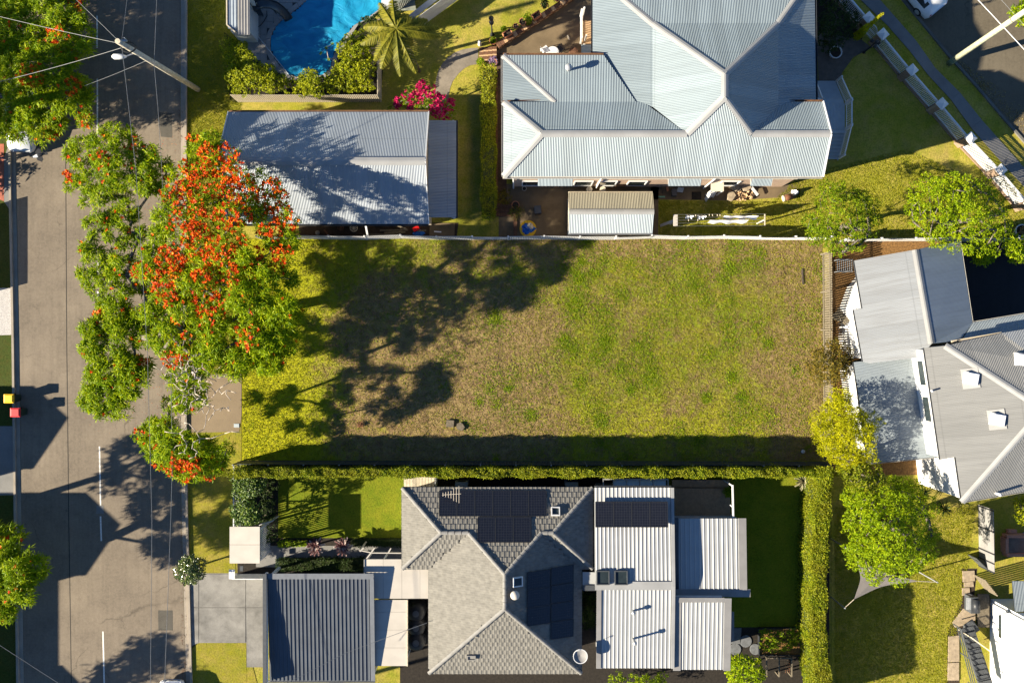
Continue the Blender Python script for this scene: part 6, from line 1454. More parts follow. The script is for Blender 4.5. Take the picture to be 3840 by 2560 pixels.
stt = thing('dog_statue', 'small white spotted statue beside the brick steps', 'statue', P(1799, 170, 0)); c = P(1799, 170, 0); mb = MB(); mb.lathe(c, [(.1, 0), (.13, .12), (.11, .3), (.07, .42), (.10, .5), (.09, .6), (.02, .66)], 14); mb.build('body', M_white, stt, smooth=True); mb = MB(); mb.tube([c+Vector((0, .05, .55)), c+Vector((0, .18, .52))], [.06, .03], 8); mb.build('muzzle', M_black, stt)
# clutter in the gap beside the garage
rr = random.Random(21)
for i, (px, py, r_, lab) in enumerate(((1327, 855, .27, 'pale spoked cart wheel lying beside the garage'), (1278, 853, .22, 'dark spoked wheel lying beside the garage'))):
    c = P(px, py, .25); wv = thing('cart_wheel', lab, 'wheel', c); mb = MB(); mb.lathe(c, [(r_*.88, 0), (r_, 0), (r_, .06), (r_*.88, .06), (r_*.88, 0)], 24, False); mb.build('rim', M_creamt if i == 0 else M_rust, wv)
    mb = MB(); [mb.bar(c+Vector((0, 0, .03)), c+Vector((r_*.9*math.cos(a), r_*.9*math.sin(a), .03)), .025, .03) for a in [k*math.pi/5 for k in range(10)]]; mb.lathe(c, [(.05, -.02), (.05, .09)], 10); mb.build('spokes', M_creamt if i == 0 else M_rust, wv); mb = MB(); mb.lathe((c.x, c.y, 0), [(.18, 0), (.15, .26)], 10); mb.build('stump', M_darkbark, wv)
labs = ['long grey plank in the clutter beside the garage', 'second grey plank below it in the garage clutter', 'pale batten in the garage clutter nearest the fence', 'thin rusty bar in the garage clutter', 'slanting board at the right end of the garage clutter', 'short offcut beside the red crate']
for i, (a, b) in enumerate((((1425, 864), (1530, 862)), ((1440, 873), (1520, 870)), ((1380, 880), (1505, 879)), ((1215, 862), (1235, 885)), ((1490, 846), (1530, 862)), ((1565, 866), (1598, 864)))):
    mb = MB(); mb.bar(P(*a, .15+.05*i), P(*b, .2+.05*i), .1, .04); single('plank', mb, M_timber if i != 3 else M_rust, labs[i], 'plank')
mb = MB(); mb.bar(P(1371, 842, 2.2), P(1379, 886, 1.2), .12, .06); single('downpipe_offcut', mb, M_white, 'white painted post across the dark garage gap', 'post')
q = P(1560, 858, .4); mb = MB(); mb.box((q.x, q.y, .3), (.45, .3, .3), .5); single('crate', mb, M_lampred, 'faded red crate in the garage clutter', 'crate'); lump(P(1570, 872, 0).x, P(1570, 872, 0).y, .4, .22, .3, 12).build('tarpaulin', M_blue, None, label='dark blue tarpaulin scrap beside the red crate', cat='tarpaulin')
mb = MB(); mb.lathe(P(1193, 874, 0), [(.1, 0), (.16, .15), (.1, .3), (0, .32)], 14, False); single('round_pot', mb, M_conc, 'pale round pot beside the garage near the tree', 'pot')
lt = thing('fallen_litter', 'white litter on the small concrete apron', 'litter', P(1640, 868, .03)); mb = MB(); mb.bar(P(1628, 868, .05), P(1655, 870, .05), .08, .02); mb.build('scrap', M_cloth, lt)
# the block itself
for px, py, r_, lab in ((1688, 1587, .34, 'flat square sandstone block on the empty block'), (1726, 1598, .3, 'rough broken stone beside the square sandstone block')):
    q = P(px, py, 0); mb = MB(); mb.prism([(q.x+r_*(1 if r_ > .33 else .6+.5*rr.random())*math.cos(a+.7)*1.1, q.y+r_*math.sin(a+.7)) for a in ((0, 1.57, 3.14, 4.71) if r_ > .33 else (0, .8, 1.7, 2.6, 3.4, 4.4, 5.4))], .0, .16); single('stone', mb, M_timber, lab, 'stone')
mb = MB(); mb.lathe(P(3010, 1692, 0), [(.12, 0), (.14, .1), (.1, .14), (0, .15)], 14, False); single('pipe_cap', mb, M_bluegrey, 'pale round pipe cap in the shaded corner of the block', 'pipe cap')
mb = MB(); mb.bar(P(3008, 1008, .04), P(3011, 1066, .04), .1, .05); single('plank', mb, M_darkbark, 'dark weathered plank on the grass near the paling fence', 'plank')
rd = MB(); V, Fc = blades(shell(P(1352, 1590, .12), .22, .12, 40, .1), 3, .14, .05, -.2, .8); o = rawmesh('dead_frond', V, Fc, M_rust); tag(o, 'reddish dead frond on the lower grass of the block', 'dead frond')
# south-east yard
ss = thing('shade_sail', 'grey triangular shade sail strung below the round green tree', 'shade sail', P(3300, 2170, 0)); cs = [P(3167, 2278, 2.3), P(3513, 2181, 2.3), P(3175, 2055, 2.6)]; ctr = sum(cs, Vector())/3
cor = [c.lerp(ctr, .30) for c in cs]; mb = MB(); bound = []
for i in range(3):
    a, b = cor[i], cor[(i+1) % 3]
    for t in range(8): f = t/8; p = a.lerp(b, f); p = p.lerp(ctr, .30*math.sin(math.pi*f)); p.z -= .12*math.sin(math.pi*f); bound.append(p)
mb.add(bound+[ctr-Vector((0, 0, .1))], [(i, (i+1) % 24, 24) for i in range(24)]); mb.build('cloth', M_sail, ss)
mb = MB(); [mb.tube([cor[i], cs[i]], .02, 6) for i in range(3)]; mb.build('rope', M_creamt, ss)
for c in cs: mb = MB(); mb.tube([(c.x, c.y, 0), (c.x, c.y, c.z+.1)], .045, 10); mb.build('post', M_galv, ss)
fpit = thing('brick_planter', 'square salmon brick planter box in the south-east yard', 'planter', P(3800, 2035, 0)); a, b = P(3757, 2003, 0), P(3860, 2073, 0)
for nm, p, q in (('wall', (a.x, a.y), (b.x, a.y)), ('wall', (a.x, b.y), (b.x, b.y)), ('wall', (a.x, a.y-.12), (a.x, b.y+.12)), ('wall', (b.x, a.y-.12), (b.x, b.y+.12))): mb = MB(); mb.bar((p[0], p[1], .3), (q[0], q[1], .3), .2, .6); mb.build(nm, plain('salmon_brick', (.42, .20, .13), .9, .2, 8) if 'salmon_brick' not in MATS else MATS['salmon_brick'], fpit)
mb = MB(); mb.prism(rect(a.x+.1, b.x-.1, b.y+.1, a.y-.1), 0, .35); mb.build('soil', plain('grey_soil', (.16, .13, .10), .9), fpit)
for py, lab in ((1990, 'loose salmon block above the brick planter'), (2078, 'loose salmon block below the brick planter')): mb = MB(); mb.box(P(3793, py, .14), (.6, .24, .28)); single('block', mb, MATS['salmon_brick'], lab, 'block')
lump(P(3842, 2012, 0).x, P(3842, 2012, 0).y, .25, .3, .45, 30).build('blue_toy', M_blue, None, label='bright blue plastic toy in the brick planter', cat='toy')
# stepping stones and vegetable frame in the rear garden
for i, (px, py, r_, lab) in enumerate(((2796, 2402, .42, 'round bluestone stepping stone nearest the back lawn'), (2757, 2432, .40, 'round bluestone stepping stone, lower left'), (2832, 2432, .38, 'round bluestone stepping stone, lower right'))):
    mb = MB(); mb.lathe(P(px, py, .0), [(r_, 0), (r_, .05), (r_*.96, .06), (0, .06)], 20, False); single('stepping_stone', mb, M_bluestone, lab, 'stepping stone', 'round stepping stones')
mb = MB(); mb.prism(PL([(2742, 2353), (2780, 2352), (2776, 2412), (2738, 2412)]), 0, .06); single('stone_slab', mb, M_bluestone, 'square bluestone slab beside the ribbed roof', 'paving slab')
vf = thing('vegetable_trellis', 'grey timber vegetable frame with rusty mesh in the rear garden', 'garden frame', P(2920, 2500, 0)); mb = MB()
for px in (2875, 2922, 2969): mb.bar(P(px, 2466, .8), P(px, 2535, .8), .08, .08); q = P(px, 2466, .8); mb.bar((q.x, q.y, 0), q, .08, .08); q = P(px, 2535, .8); mb.bar((q.x, q.y, 0), q, .08, .08)
mb.bar(P(2875, 2466, .8), P(2969, 2466, .8), .08, .08); mb.build('timber', M_timber, vf); mb = MB()
for i in range(7): mb.tube([P(2925+i*7, 2470, .7), P(2925+i*7, 2522, .7)], .008, 4)
for i in range(7): mb.tube([P(2922, 2470+i*8.5, .7), P(2968, 2470+i*8.5, .7)], .008, 4)
mb.build('mesh', M_rust, vf)
rb_ = thing('raised_bed', 'dark edged raised garden bed behind the back lawn', 'garden bed', P(2930, 2400, 0)); a, b = P(2843, 2350, 0), P(3010, 2450, 0); mb = MB(); [mb.bar((p[0], p[1], .15), (q[0], q[1], .15), .06, .3) for p, q in (((a.x, a.y), (b.x, a.y)), ((a.x, b.y), (b.x, b.y)), ((a.x, a.y), (a.x, b.y)), ((b.x, a.y), (b.x, b.y)))]; mb.build('edge', M_dkmetal, rb_); mb = MB(); mb.prism(rect(a.x+.04, b.x-.04, b.y+.04, a.y-.04), 0, .22); mb.build('soil', M_mulch, rb_)

# ---------------------------------------------------------------- person on the far verge and bird in flight
def zmat(name, stops):
    t = NT(name); sp = t.new('ShaderNodeSeparateXYZ'); tc = t.new('ShaderNodeTexCoord'); t.l.new(tc.outputs['Object'], sp.inputs[0]); f = t.math('DIVIDE', sp.outputs[2], 1.8)
    return t.out(t.ramp(f, stops, 'CONSTANT'), .8)
pc0 = P(10, 602, 0)
pv_ = [(0, 0, .93), (0, 0, 1.15), (0, 0, 1.38), (0, 0, 1.5), (.02, 0, 1.62), (.02, 0, 1.72), (.05, .1, .5), (.16, .11, .08), (.30, .11, .04), (-.05, -.1, .5), (-.16, -.11, .10), (-.02, -.11, .04), (0, .2, 1.38), (.06, .25, 1.12), (.16, .22, .9), (.2, .21, .8), (0, -.2, 1.38), (-.05, -.26, 1.12), (.02, -.25, .88), (.04, -.24, .78), (.01, .09, .88), (-.01, -.09, .88)]
pe_ = [(0, 1), (1, 2), (2, 3), (3, 4), (4, 5), (0, 20), (20, 6), (6, 7), (7, 8), (0, 21), (21, 9), (9, 10), (10, 11), (2, 12), (12, 13), (13, 14), (14, 15), (2, 16), (16, 17), (17, 18), (18, 19)]
pr_ = [.15, .15, .16, .06, .1, .085, .075, .05, .04, .075, .05, .04, .075, .05, .04, .035, .075, .05, .04, .035, .1, .1]
me = bpy.data.meshes.new('person'); me.from_pydata(pv_, pe_, []); po = link(bpy.data.objects.new('person', me)); po.location = pc0
sk = po.modifiers.new('skin', 'SKIN'); sd = po.modifiers.new('sub', 'SUBSURF'); sd.levels = 1; sd.render_levels = 1
for i, v_ in enumerate(me.skin_vertices[0].data if me.skin_vertices else []): v_.radius = (pr_[i], pr_[i])
if not me.skin_vertices:
    pass
me.materials.append(zmat('person_clothing', [(0, (.3, .18, .12)), (.05, (.02, .04, .12)), (.53, (.04, .10, .28)), (.83, (.36, .22, .15)), (.93, (.03, .02, .015))]))
tag(po, 'person in blue walking on the red paving at the left edge, casting a long shadow', 'person')
bc = P(143, 584, 30); bird = thing('magpie', 'black and white magpie flying above the western street', 'bird', bc)
bd = Vector((-.96, -.26, 0)).normalized(); mb = MB(); mb.tube([bc+bd*x for x in (.24, .2, .16, .12, .06, -.04, -.12, -.2)], [.006, .018, .032, .03, .05, .058, .04, .02], 12); 
t = NT('magpie_plumage'); sp = t.new('ShaderNodeVectorMath', operation='DOT_PRODUCT'); sub = t.new('ShaderNodeVectorMath', operation='SUBTRACT'); t.l.new(t.pos(), sub.inputs[0]); sub.inputs[1].default_value = bc; t.l.new(sub.outputs[0], sp.inputs[0]); sp.inputs[1].default_value = bd
fm = t.math('ADD', t.math('MULTIPLY', sp.outputs['Value'], 2.0), .5); t.out(t.ramp(fm, [(0, (.02, .02, .022)), (.38, (.02, .02, .022)), (.5, (.45, .46, .48)), (.76, (.5, .5, .52)), (.8, (.015, .015, .017))], 'CONSTANT'), .7); mb.build('body', t.m, bird, smooth=True)
s = Vector((-bd.y, bd.x, 0))
for sg_ in (-1, 1): mb = MB(); q = [bc+bd*.07+s*sg_*.03, bc+bd*.05+s*sg_*.14, bc-bd*.06+s*sg_*.22, bc-bd*.13+s*sg_*.16, bc-bd*.12+s*sg_*.03]; mb.add(q+[p+Vector((0, 0, .012)) for p in q], [(4, 3, 2, 1, 0), (5, 6, 7, 8, 9)]+[(i, (i+1) % 5, 5+(i+1) % 5, 5+i) for i in range(5)]); mb.build('wing', M_black, bird)
mb = MB(); q = [bc-bd*.17+s*.03, bc-bd*.31+s*.05, bc-bd*.31-s*.05, bc-bd*.17-s*.03]; mb.add(q+[p+Vector((0, 0, .01)) for p in q], [(3, 2, 1, 0), (4, 5, 6, 7)]+[(i, (i+1) % 4, 4+(i+1) % 4, 4+i) for i in range(4)]); mb.build('tail', M_black, bird)

# ---------------------------------------------------------------- trees and plants
K = 3840/2352
def k_(l): return [(a*K, b*K) for a, b in l]
red = [(760, 545, 120, .6), (840, 640, 150, .6), (735, 720, 150, .55), (810, 860, 190, .6), (690, 1020, 150, .6), (850, 1090, 140, .4), (960, 690, 150, .6), (1060, 770, 90, .6), (1000, 900, 130, .4), (560, 1040, 60, .5), (900, 1220, 100, .25),
       (700, 1230, 110, .3), (262, 650, 42, .75), (355, 620, 30, .3), (370, 1195, 50, .5), (490, 1205, 45, .5), (600, 1715, 60, .4), (545, 1680, 45, .35), (690, 1730, 80, .35), (745, 1795, 55, .7), (660, 1790, 40, .5), (650, 1360, 45, .6), (690, 1300, 50, .45)]
def fp(x, y):
    return max([.02]+[p*max(0, 1-(math.hypot(x-a, y-b)/r)**2)**.5 for a, b, r, p in red])
main = k_([(440, 318), (490, 312), (545, 350), (560, 380), (600, 400), (640, 430), (656, 475), (672, 510), (668, 580), (672, 640), (655, 700), (672, 760), (685, 800), (640, 845), (590, 850), (560, 870), (520, 850), (470, 880), (420, 890), (392, 850), (375, 800), (345, 760), (335, 690), (328, 640), (335, 590), (352, 545), (385, 470), (376, 430), (398, 380), (430, 350)])
lob1 = [(250, 660), (262, 565), (340, 495), (470, 488), (520, 560), (620, 590), (640, 660), (560, 720), (440, 695), (330, 715), (262, 705)]
lob2 = [(305, 725), (360, 705), (480, 740), (535, 800), (550, 900), (525, 1000), (550, 1100), (470, 1150), (335, 1120), (300, 1000), (315, 900), (305, 800)]
lob3 = [(320, 1235), (365, 1145), (480, 1135), (550, 1200), (525, 1300), (535, 1400), (500, 1515), (440, 1560), (355, 1555), (318, 1480), (335, 1380)]
lobR = [(960, 1130), (1060, 1120), (1125, 1180), (1115, 1280), (1060, 1370), (980, 1395), (930, 1330)]
lobB = k_([(325, 985), (350, 970), (395, 975), (425, 995), (470, 1010), (520, 1020), (525, 1045), (500, 1075), (470, 1095), (440, 1105), (400, 1090), (345, 1050), (328, 1015)])
lobM = k_([(400, 880), (440, 860), (480, 870), (470, 920), (430, 950), (385, 930)])
cl1 = fillclumps(main, 150, .66, 5.6, 8.4, 36, .5, 1)+fillclumps(lob1, 34, .5, 5.6, 6.4, 36, .42, 2)+fillclumps(lob2, 36, .5, 5.4, 6.3, 38, .42, 3)+fillclumps(lob3, 44, .56, 5.2, 6.2, 35, .45, 4)+fillclumps(lobB, 44, .5, 3.6, 6.4, 30, .5, 5)+fillclumps(lobM, 8, .5, 5, 5.8, 30, .5, 6)+fillclumps(lobR, 26, .42, 3.0, 4.8, 34, .5, 9)+fillclumps([(650, 950), (980, 900), (1010, 1250), (900, 1390), (680, 1360)], 30, .55, 2.8, 4.4, 45, .4, 14)+fillclumps(lobB, 16, .42, 2.4, 3.4, 40, .4, 15)  # last two fills: low leaves added under the crown to shade the block
base1 = P(785, 1235, 0)
T1t = tree('poinciana_tree', 'huge orange flowering tree spreading over the road and the block', 'tree', base1, cl1, L_poinci, 100, 7, .28, .064, (-.4, .5), .40, .3, M_bark, fmat=L_flower, fprob=fp, twig=.022, seed=4, fork=base1+Vector((.3, .2, 2.2)), droop=.35)
# bare grey twigs on its southern limbs
tw = [P(715+rnd.gauss(0, 55), 1400+rnd.gauss(0, 35), 6.6+.5*rnd.random()) for _ in range(80)]+[P(700+rnd.gauss(0, 22), 1500+rnd.gauss(0, 45), 6.2+.5*rnd.random()) for _ in range(50)]+[P(800+rnd.gauss(0, 50), 1480+rnd.gauss(0, 50), 6.0+.6*rnd.random()) for _ in range(80)]+[P(690+rnd.gauss(0, 40), 1670+rnd.gauss(0, 35), 6.4+.3*rnd.random()) for _ in range(24)]
limbs(P(735, 1330, 5.6), P(722, 1395, 6.6), tw, .09, .022, .14, .4, 8, 5, 1.0).build('bare_twig', M_twig, T1t, smooth=True)
two = k_([(-90, 10), (-30, -60), (60, -70), (150, -60), (196, 0), (186, 40), (198, 80), (195, 130), (165, 150), (186, 190), (208, 240), (198, 275), (150, 285), (115, 315), (60, 322), (30, 300), (-30, 300), (-90, 200)])
def fp2(x, y): return max([.03]+[p*max(0, 1-(math.hypot(x-a, y-b)/r)**2)**.5 for a, b, r, p in [(250, 455, 30, .7), (195, 510, 30, .8), (130, 490, 25, .5), (20, 170, 30, .7), (270, 10, 40, .6), (260, 330, 25, .5), (310, 410, 25, .5), (150, 280, 30, .3)]])
cl2 = fillclumps(two, 115, .66, 2.3, 4.4, 34, .5, 12)
tree('poinciana_tree', 'green feathery tree with few red flowers in the upper left corner', 'tree', P(20, 230, 0), cl2, L_poinci, 80, 7, .30, .062, (-.5, .45), .3, .3, M_bark, fmat=L_flower, fprob=fp2, seed=6, droop=.35)
th = [(-160, 1990), (20, 1985), (80, 1995), (110, 2060), (150, 2130), (145, 2190), (105, 2225), (60, 2250), (20, 2300), (-60, 2340), (-160, 2330)]
tree('poinciana_tree', 'feathery green tree at the lower left edge of the photo', 'tree', P(-60, 2165, 0), fillclumps(th, 50, .62, 4.4, 5.8, 34, .6, 13), L_poinci, 80, 7, .30, .062, (-.5, .45), .25, .3, M_bark, fmat=L_flower, fprob=lambda x, y: .03, seed=7, droop=.35)
def worldclumps(c, rx, ry, rz, n, r, seed):
    rr = random.Random(seed); out = []
    while len(out) < n:
        x, y, z = rr.uniform(-1, 1), rr.uniform(-1, 1), rr.uniform(-1, 1)
        if x*x+y*y+z*z > 1: continue
        q = r*rr.uniform(.7, 1.2); out.append((Vector((c[0]+x*rx, c[1]+y*ry, c[2]+z*rz)), q, q*.7, 0, 0))
    return out
for i, (c, rx, ry, rz, n, lab) in enumerate((((-39.2, -12.6, 6.2), 2.6, 3.0, 1.4, 42, 'spreading tree across the western street near the gabled house'), ((-44.0, 15.0, 7.0), 4.4, 4.4, 2.2, 130, 'tall spreading tree across the western street opposite the lamp pole'), ((-37.2, 14.6, 8.8), 1.7, 1.7, 1.3, 40, 'unseen tall narrow tree added west of the road to shade the pool'), ((-44.0, 23.0, 7.0), 3.8, 3.4, 2.0, 90, 'tall spreading tree across the western street beyond the top of the photo'), ((-39.5, -26.6, 5.8), 2.6, 2.6, 1.5, 40, 'spreading tree across the western street farthest south'), ((-38.6, 17.5, 5.6), 1.4, 2.6, 1.4, 26, 'spreading tree across the western street behind the parked car'), ((-38.0, 11.2, 1.4), .9, 1.6, .9, 14, 'round bush across the western street'))):  # the tall narrow tree is added out of view only to shade the pool
    tree('street_tree', lab, 'tree', (c[0], c[1], 0), worldclumps(c, rx, ry, rz, n, .75 if i < 6 else .5, 40+i), L_broad, 30, 4, .3, .14, (-.5, .6), .22, .35, M_bark, seed=20+i, group='trees across the western street')
tA = [(3015, 880), (3030, 820), (3065, 790), (3060, 745), (3095, 705), (3150, 690), (3205, 715), (3265, 745), (3290, 800), (3300, 850), (3270, 885), (3225, 925), (3165, 965), (3120, 950), (3095, 900)]
tree('garden_tree', 'loose dark green tree overhanging the corner of the empty block', 'tree', P(3150, 862, 0), fillclumps(tA, 58, .46, 2.6, 4.8, 28, .6, 31), L_broad, 220, 4, .105, .06, (-.5, .7), .14, .35, M_bark, seed=31)
tB = [(3405, 725), (3440, 705), (3475, 660), (3540, 665), (3600, 655), (3680, 675), (3720, 705), (3765, 745), (3790, 810), (3780, 870), (3790, 920), (3740, 945), (3650, 940), (3560, 920), (3480, 900), (3425, 850), (3405, 790)]
tree('garden_tree', 'broad yellow green tree between the white street fence and the dark driveway', 'tree', P(3560, 850, 0), fillclumps(tB, 95, .52, 3.2, 5.8, 33, .6, 32), L_bright, 230, 4, .105, .06, (-.5, .7), .17, .35, M_bark, seed=32)
for i, (px, py, r, lab) in enumerate(((3808, 935, 40, 'round green shrub at the right edge beside the dark driveway'), (3690, 950, 34, 'low green shrub below the broad yellow green tree'), (3835, 45, 45, 'leafy branch tree in the upper right corner'))):
    h = 2.0 if i < 2 else 5.0; poly = [(px+r*math.cos(a), py+r*math.sin(a)) for a in [j*.7 for j in range(9)]]
    shrub('shrub', lab, P(px, py, 0), fillclumps(poly, 10, .4, h*.6, h, 16, .7, 50+i), L_bright if i != 2 else L_poinci, 120, 4, .17, .1)
tY = [(3060, 1570), (3092, 1510), (3140, 1478), (3170, 1490), (3185, 1535), (3225, 1545), (3275, 1585), (3275, 1640), (3262, 1700), (3275, 1725), (3230, 1755), (3160, 1745), (3115, 1710), (3070, 1650)]
tree('golden_tree', 'bright golden yellow feathery tree beside the paling fence', 'tree', P(3150, 1640, 0), fillclumps(tY, 75, .56, 3.6, 5.6, 23, .8, 33), L_gold, 230, 4, .14, .05, (-.3, 1.0), .13, .35, M_bark, seed=33)
tG0 = [(3140, 1735), (3230, 1745), (3300, 1745), (3310, 1800), (3290, 1835), (3210, 1825), (3165, 1790)]
tree('yellow_green_tree', 'yellow green tree between the golden tree and the round green tree', 'tree', P(3210, 1770, 0), fillclumps(tG0, 30, .48, 3.2, 4.4, 24, .7, 34), leafmat('yellowgreen_leaf', [(0, (.09, .13, .005)), (.5, (.17, .19, .007)), (1, (.25, .25, .012))], .35), 70, 4, .18, .09, (-.4, .8), .1, .35, M_bark, seed=34)
tG = [(3180, 1900), (3190, 1845), (3250, 1810), (3340, 1815), (3420, 1830), (3475, 1860), (3500, 1910), (3505, 1990), (3480, 2070), (3440, 2135), (3390, 2150), (3365, 2175), (3320, 2155), (3280, 2165), (3235, 2135), (3200, 2110), (3180, 2060), (3172, 1990)]
tree('round_tree', 'dense round bright green tree above the shade sail', 'tree', P(3310, 1960, 0), fillclumps(tG, 80, .62, 3.2, 6.6, 34, .6, 35), L_bright, 300, 4, .105, .065, (-.4, .8), .2, .35, M_bark, seed=35)
tBz = [(3045, 1335), (3075, 1300), (3130, 1282), (3180, 1315), (3195, 1360), (3170, 1410), (3120, 1440), (3065, 1420), (3040, 1380)]
shrub('bronze_bush', 'bronze and green bush straddling the paling fence', P(3120, 1370, 0), fillclumps(tBz, 34, .4, 1.6, 2.8, 22, .7, 36), L_bronze, 150, 4, .14, .07)
# pool planting
for nm, lab, poly, n, lf in (('clipped_shrub', 'clipped leafy hedge at the street corner of the pool', [(845, 135), (900, 165), (955, 222), (1000, 262), (1045, 280), (1080, 300), (1080, 340), (865, 345), (850, 250)], 62, L_hedge),
                     ('clipped_shrub', 'rounded clipped shrub in the middle of the pool fence', [(1100, 300), (1130, 280), (1170, 275), (1205, 285), (1215, 310), (1205, 340), (1110, 342)], 18, L_hedge),
                     ('clipped_shrub', 'tall clipped shrub in the inner corner of the pool fence', [(1240, 290), (1265, 240), (1275, 190), (1305, 140), (1340, 115), (1390, 130), (1395, 200), (1395, 335), (1240, 340)], 62, L_hedge),
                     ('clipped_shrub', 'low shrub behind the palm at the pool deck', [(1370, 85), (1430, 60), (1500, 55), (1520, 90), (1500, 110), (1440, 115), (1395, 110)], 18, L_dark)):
    cx, cy = sum(p[0] for p in poly)/len(poly), sum(p[1] for p in poly)/len(poly)
    shrub(nm, lab, P(cx, cy, 0), fillclumps(poly, n, .38, 1.5, 2.1, 17, .8, int(cx)), lf, 210, 4, .11, .075, 'shrub', 'clipped shrubs round the pool')
shrub('frangipani', 'thin leafless shrub leaning over the pool cover', P(1270, 232, 0), [(P(1246, 165, 1.3), .06, .06, 0, 0), (P(1224, 180, 1.1), .06, .06, 0, 0), (P(1232, 222, 1.0), .06, .06, 0, 0), (P(1202, 200, 1.0), .06, .06, 0, 0)], L_bright, 600, 3, .12, .05, trunk=.03, bark=M_twig)
bgv = [(1462, 402), (1500, 372), (1540, 335), (1600, 320), (1635, 342), (1662, 372), (1680, 388), (1708, 402), (1706, 432), (1690, 445), (1640, 445), (1600, 415), (1540, 410), (1480, 408)]
tree('bougainvillea', 'magenta flowering bougainvillea beside the garage lean-to', 'shrub', P(1590, 402, 0), fillclumps(bgv, 56, .3, 1.3, 2.3, 15, .8, 61), L_broad, 150, 3, .1, .06, (-.3, .8), .05, .3, M_twig, fmat=L_pink, fprob=lambda x, y: .62 if rnd.random() < .6 else .12, twig=.012, seed=61)
shrub('pencil_pine', 'slim golden pencil pine leaning over the white gate', P(3206, 143, 0), [(P(3206, 143, 0)+Vector((0, 0, .35+i*.30)), .30-.019*i, .3, 0, 0) for i in range(13)], L_gold, 900, 4, .1, .05, 'conifer', trunk=.06, el=(.2, 1.3))
# the palm
pcn = P(1486, 110, 5.7); pmt = thing('palm_tree', 'yellow green palm with drooping fronds by the pool fence corner', 'palm', P(1490, 235, 0))
mb = MB(); mb.tube([P(1490, 236, 0)-Vector((0, 0, .1)), P(1490, 236, 0).lerp(pcn, .5)+Vector((.1, 0, 0)), pcn], [.14, .1, .09], 10); mb.build('trunk', M_bark, pmt, smooth=True); mb = MB(); mb.tube([P(1572, 268, 0)-Vector((0, 0, .1)), P(1572, 268, 0).lerp(pcn, .6)+Vector((.1, .1, .4)), pcn-Vector((0, 0, .3))], [.13, .09, .07], 10); mb.build('trunk', M_bark, pmt, smooth=True)
for i, (tx, ty, lift) in enumerate(((1130, 25, .9), (1255, -20, 1.1), (985, 250, .5), (960, 405, .4), (1085, 560, .3), (1150, 635, .1), (1330, 705, .2), (1475, 675, .1), (1440, 420, .8), (1690, 335, .4), (1690, 250, .5), (1580, 185, .9), (1400, 130, 1.2), (1150, 440, .8), (1310, 500, .7))):
    tip = P(960+tx/2.45, ty/2.45, 5.0); mid = pcn.lerp(tip, .5)+Vector((0, 0, .35+lift*.35)); pts = [pcn*(1-t)**2+mid*2*t*(1-t)+tip*t*t for t in [j/14 for j in range(15)]]
    mb = MB(); mb.tube(pts, [.03-.0018*j for j in range(15)], 5); fr = mb.build('frond', L_palm, pmt); mb = MB()
    for j in range(2, 60):
        t = j/60; q = pcn*(1-t)**2+mid*2*t*(1-t)+tip*t*t; d = ((mid-pcn)*(1-t)+(tip-mid)*t).normalized(); s = d.cross(Vector((0, 0, 1))).normalized(); L = .55*math.sin(math.pi*min(1, .15+t*.85))**.7+.06
        for sg_ in (-1, 1):
            e = (s*sg_*.85+d*.55+Vector((0, 0, -.45+rnd.uniform(-.25, .25)))).normalized(); w_ = d*.028; mb.add([q-w_, q+w_, q+e*L*.6+w_*.9, q+e*L, q+e*L*.6-w_*.9], [(0, 1, 2, 3, 4)])
    mb.build('leaflets', L_palm, fr)
# hedges
boxhedge('long_hedge', 'long clipped hedge running behind the steel fence south of the block', [(-18.2, -8.62), (20.3, -8.62)], .48, 2.85, L_goldhedge, dens=560, L=.09, Wd=.055, sidedens=90)
boxhedge('side_hedge', 'tall clipped hedge along the east side of the dark back lawn', [(20.5, -8.35), (20.15, -14.0), (20.05, -19.0), (20.6, -24.5)], .9, 2.9, L_goldhedge, dens=480, L=.095, Wd=.06, lump=.08, sidedens=230)
boxhedge('narrow_hedge', 'narrow clipped hedge between the garage lawn and the brick edging', [P(1831, 255, 1.4), P(1832, 810, 1.4)], .92, 1.4, L_goldhedge, dens=330, L=.10, Wd=.06, lump=.07, sidedens=60)
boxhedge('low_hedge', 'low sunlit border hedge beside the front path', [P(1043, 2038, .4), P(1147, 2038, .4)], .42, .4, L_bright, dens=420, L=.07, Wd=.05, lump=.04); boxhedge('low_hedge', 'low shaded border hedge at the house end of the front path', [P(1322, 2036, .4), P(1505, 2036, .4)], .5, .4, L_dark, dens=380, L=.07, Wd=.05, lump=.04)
boxhedge('low_hedge', 'dark block hedge between the front path and the carport', [P(1043, 2118, .7), P(1362, 2118, .7)], .8, .7, L_dark, dens=280, L=.09, Wd=.06, lump=.05)
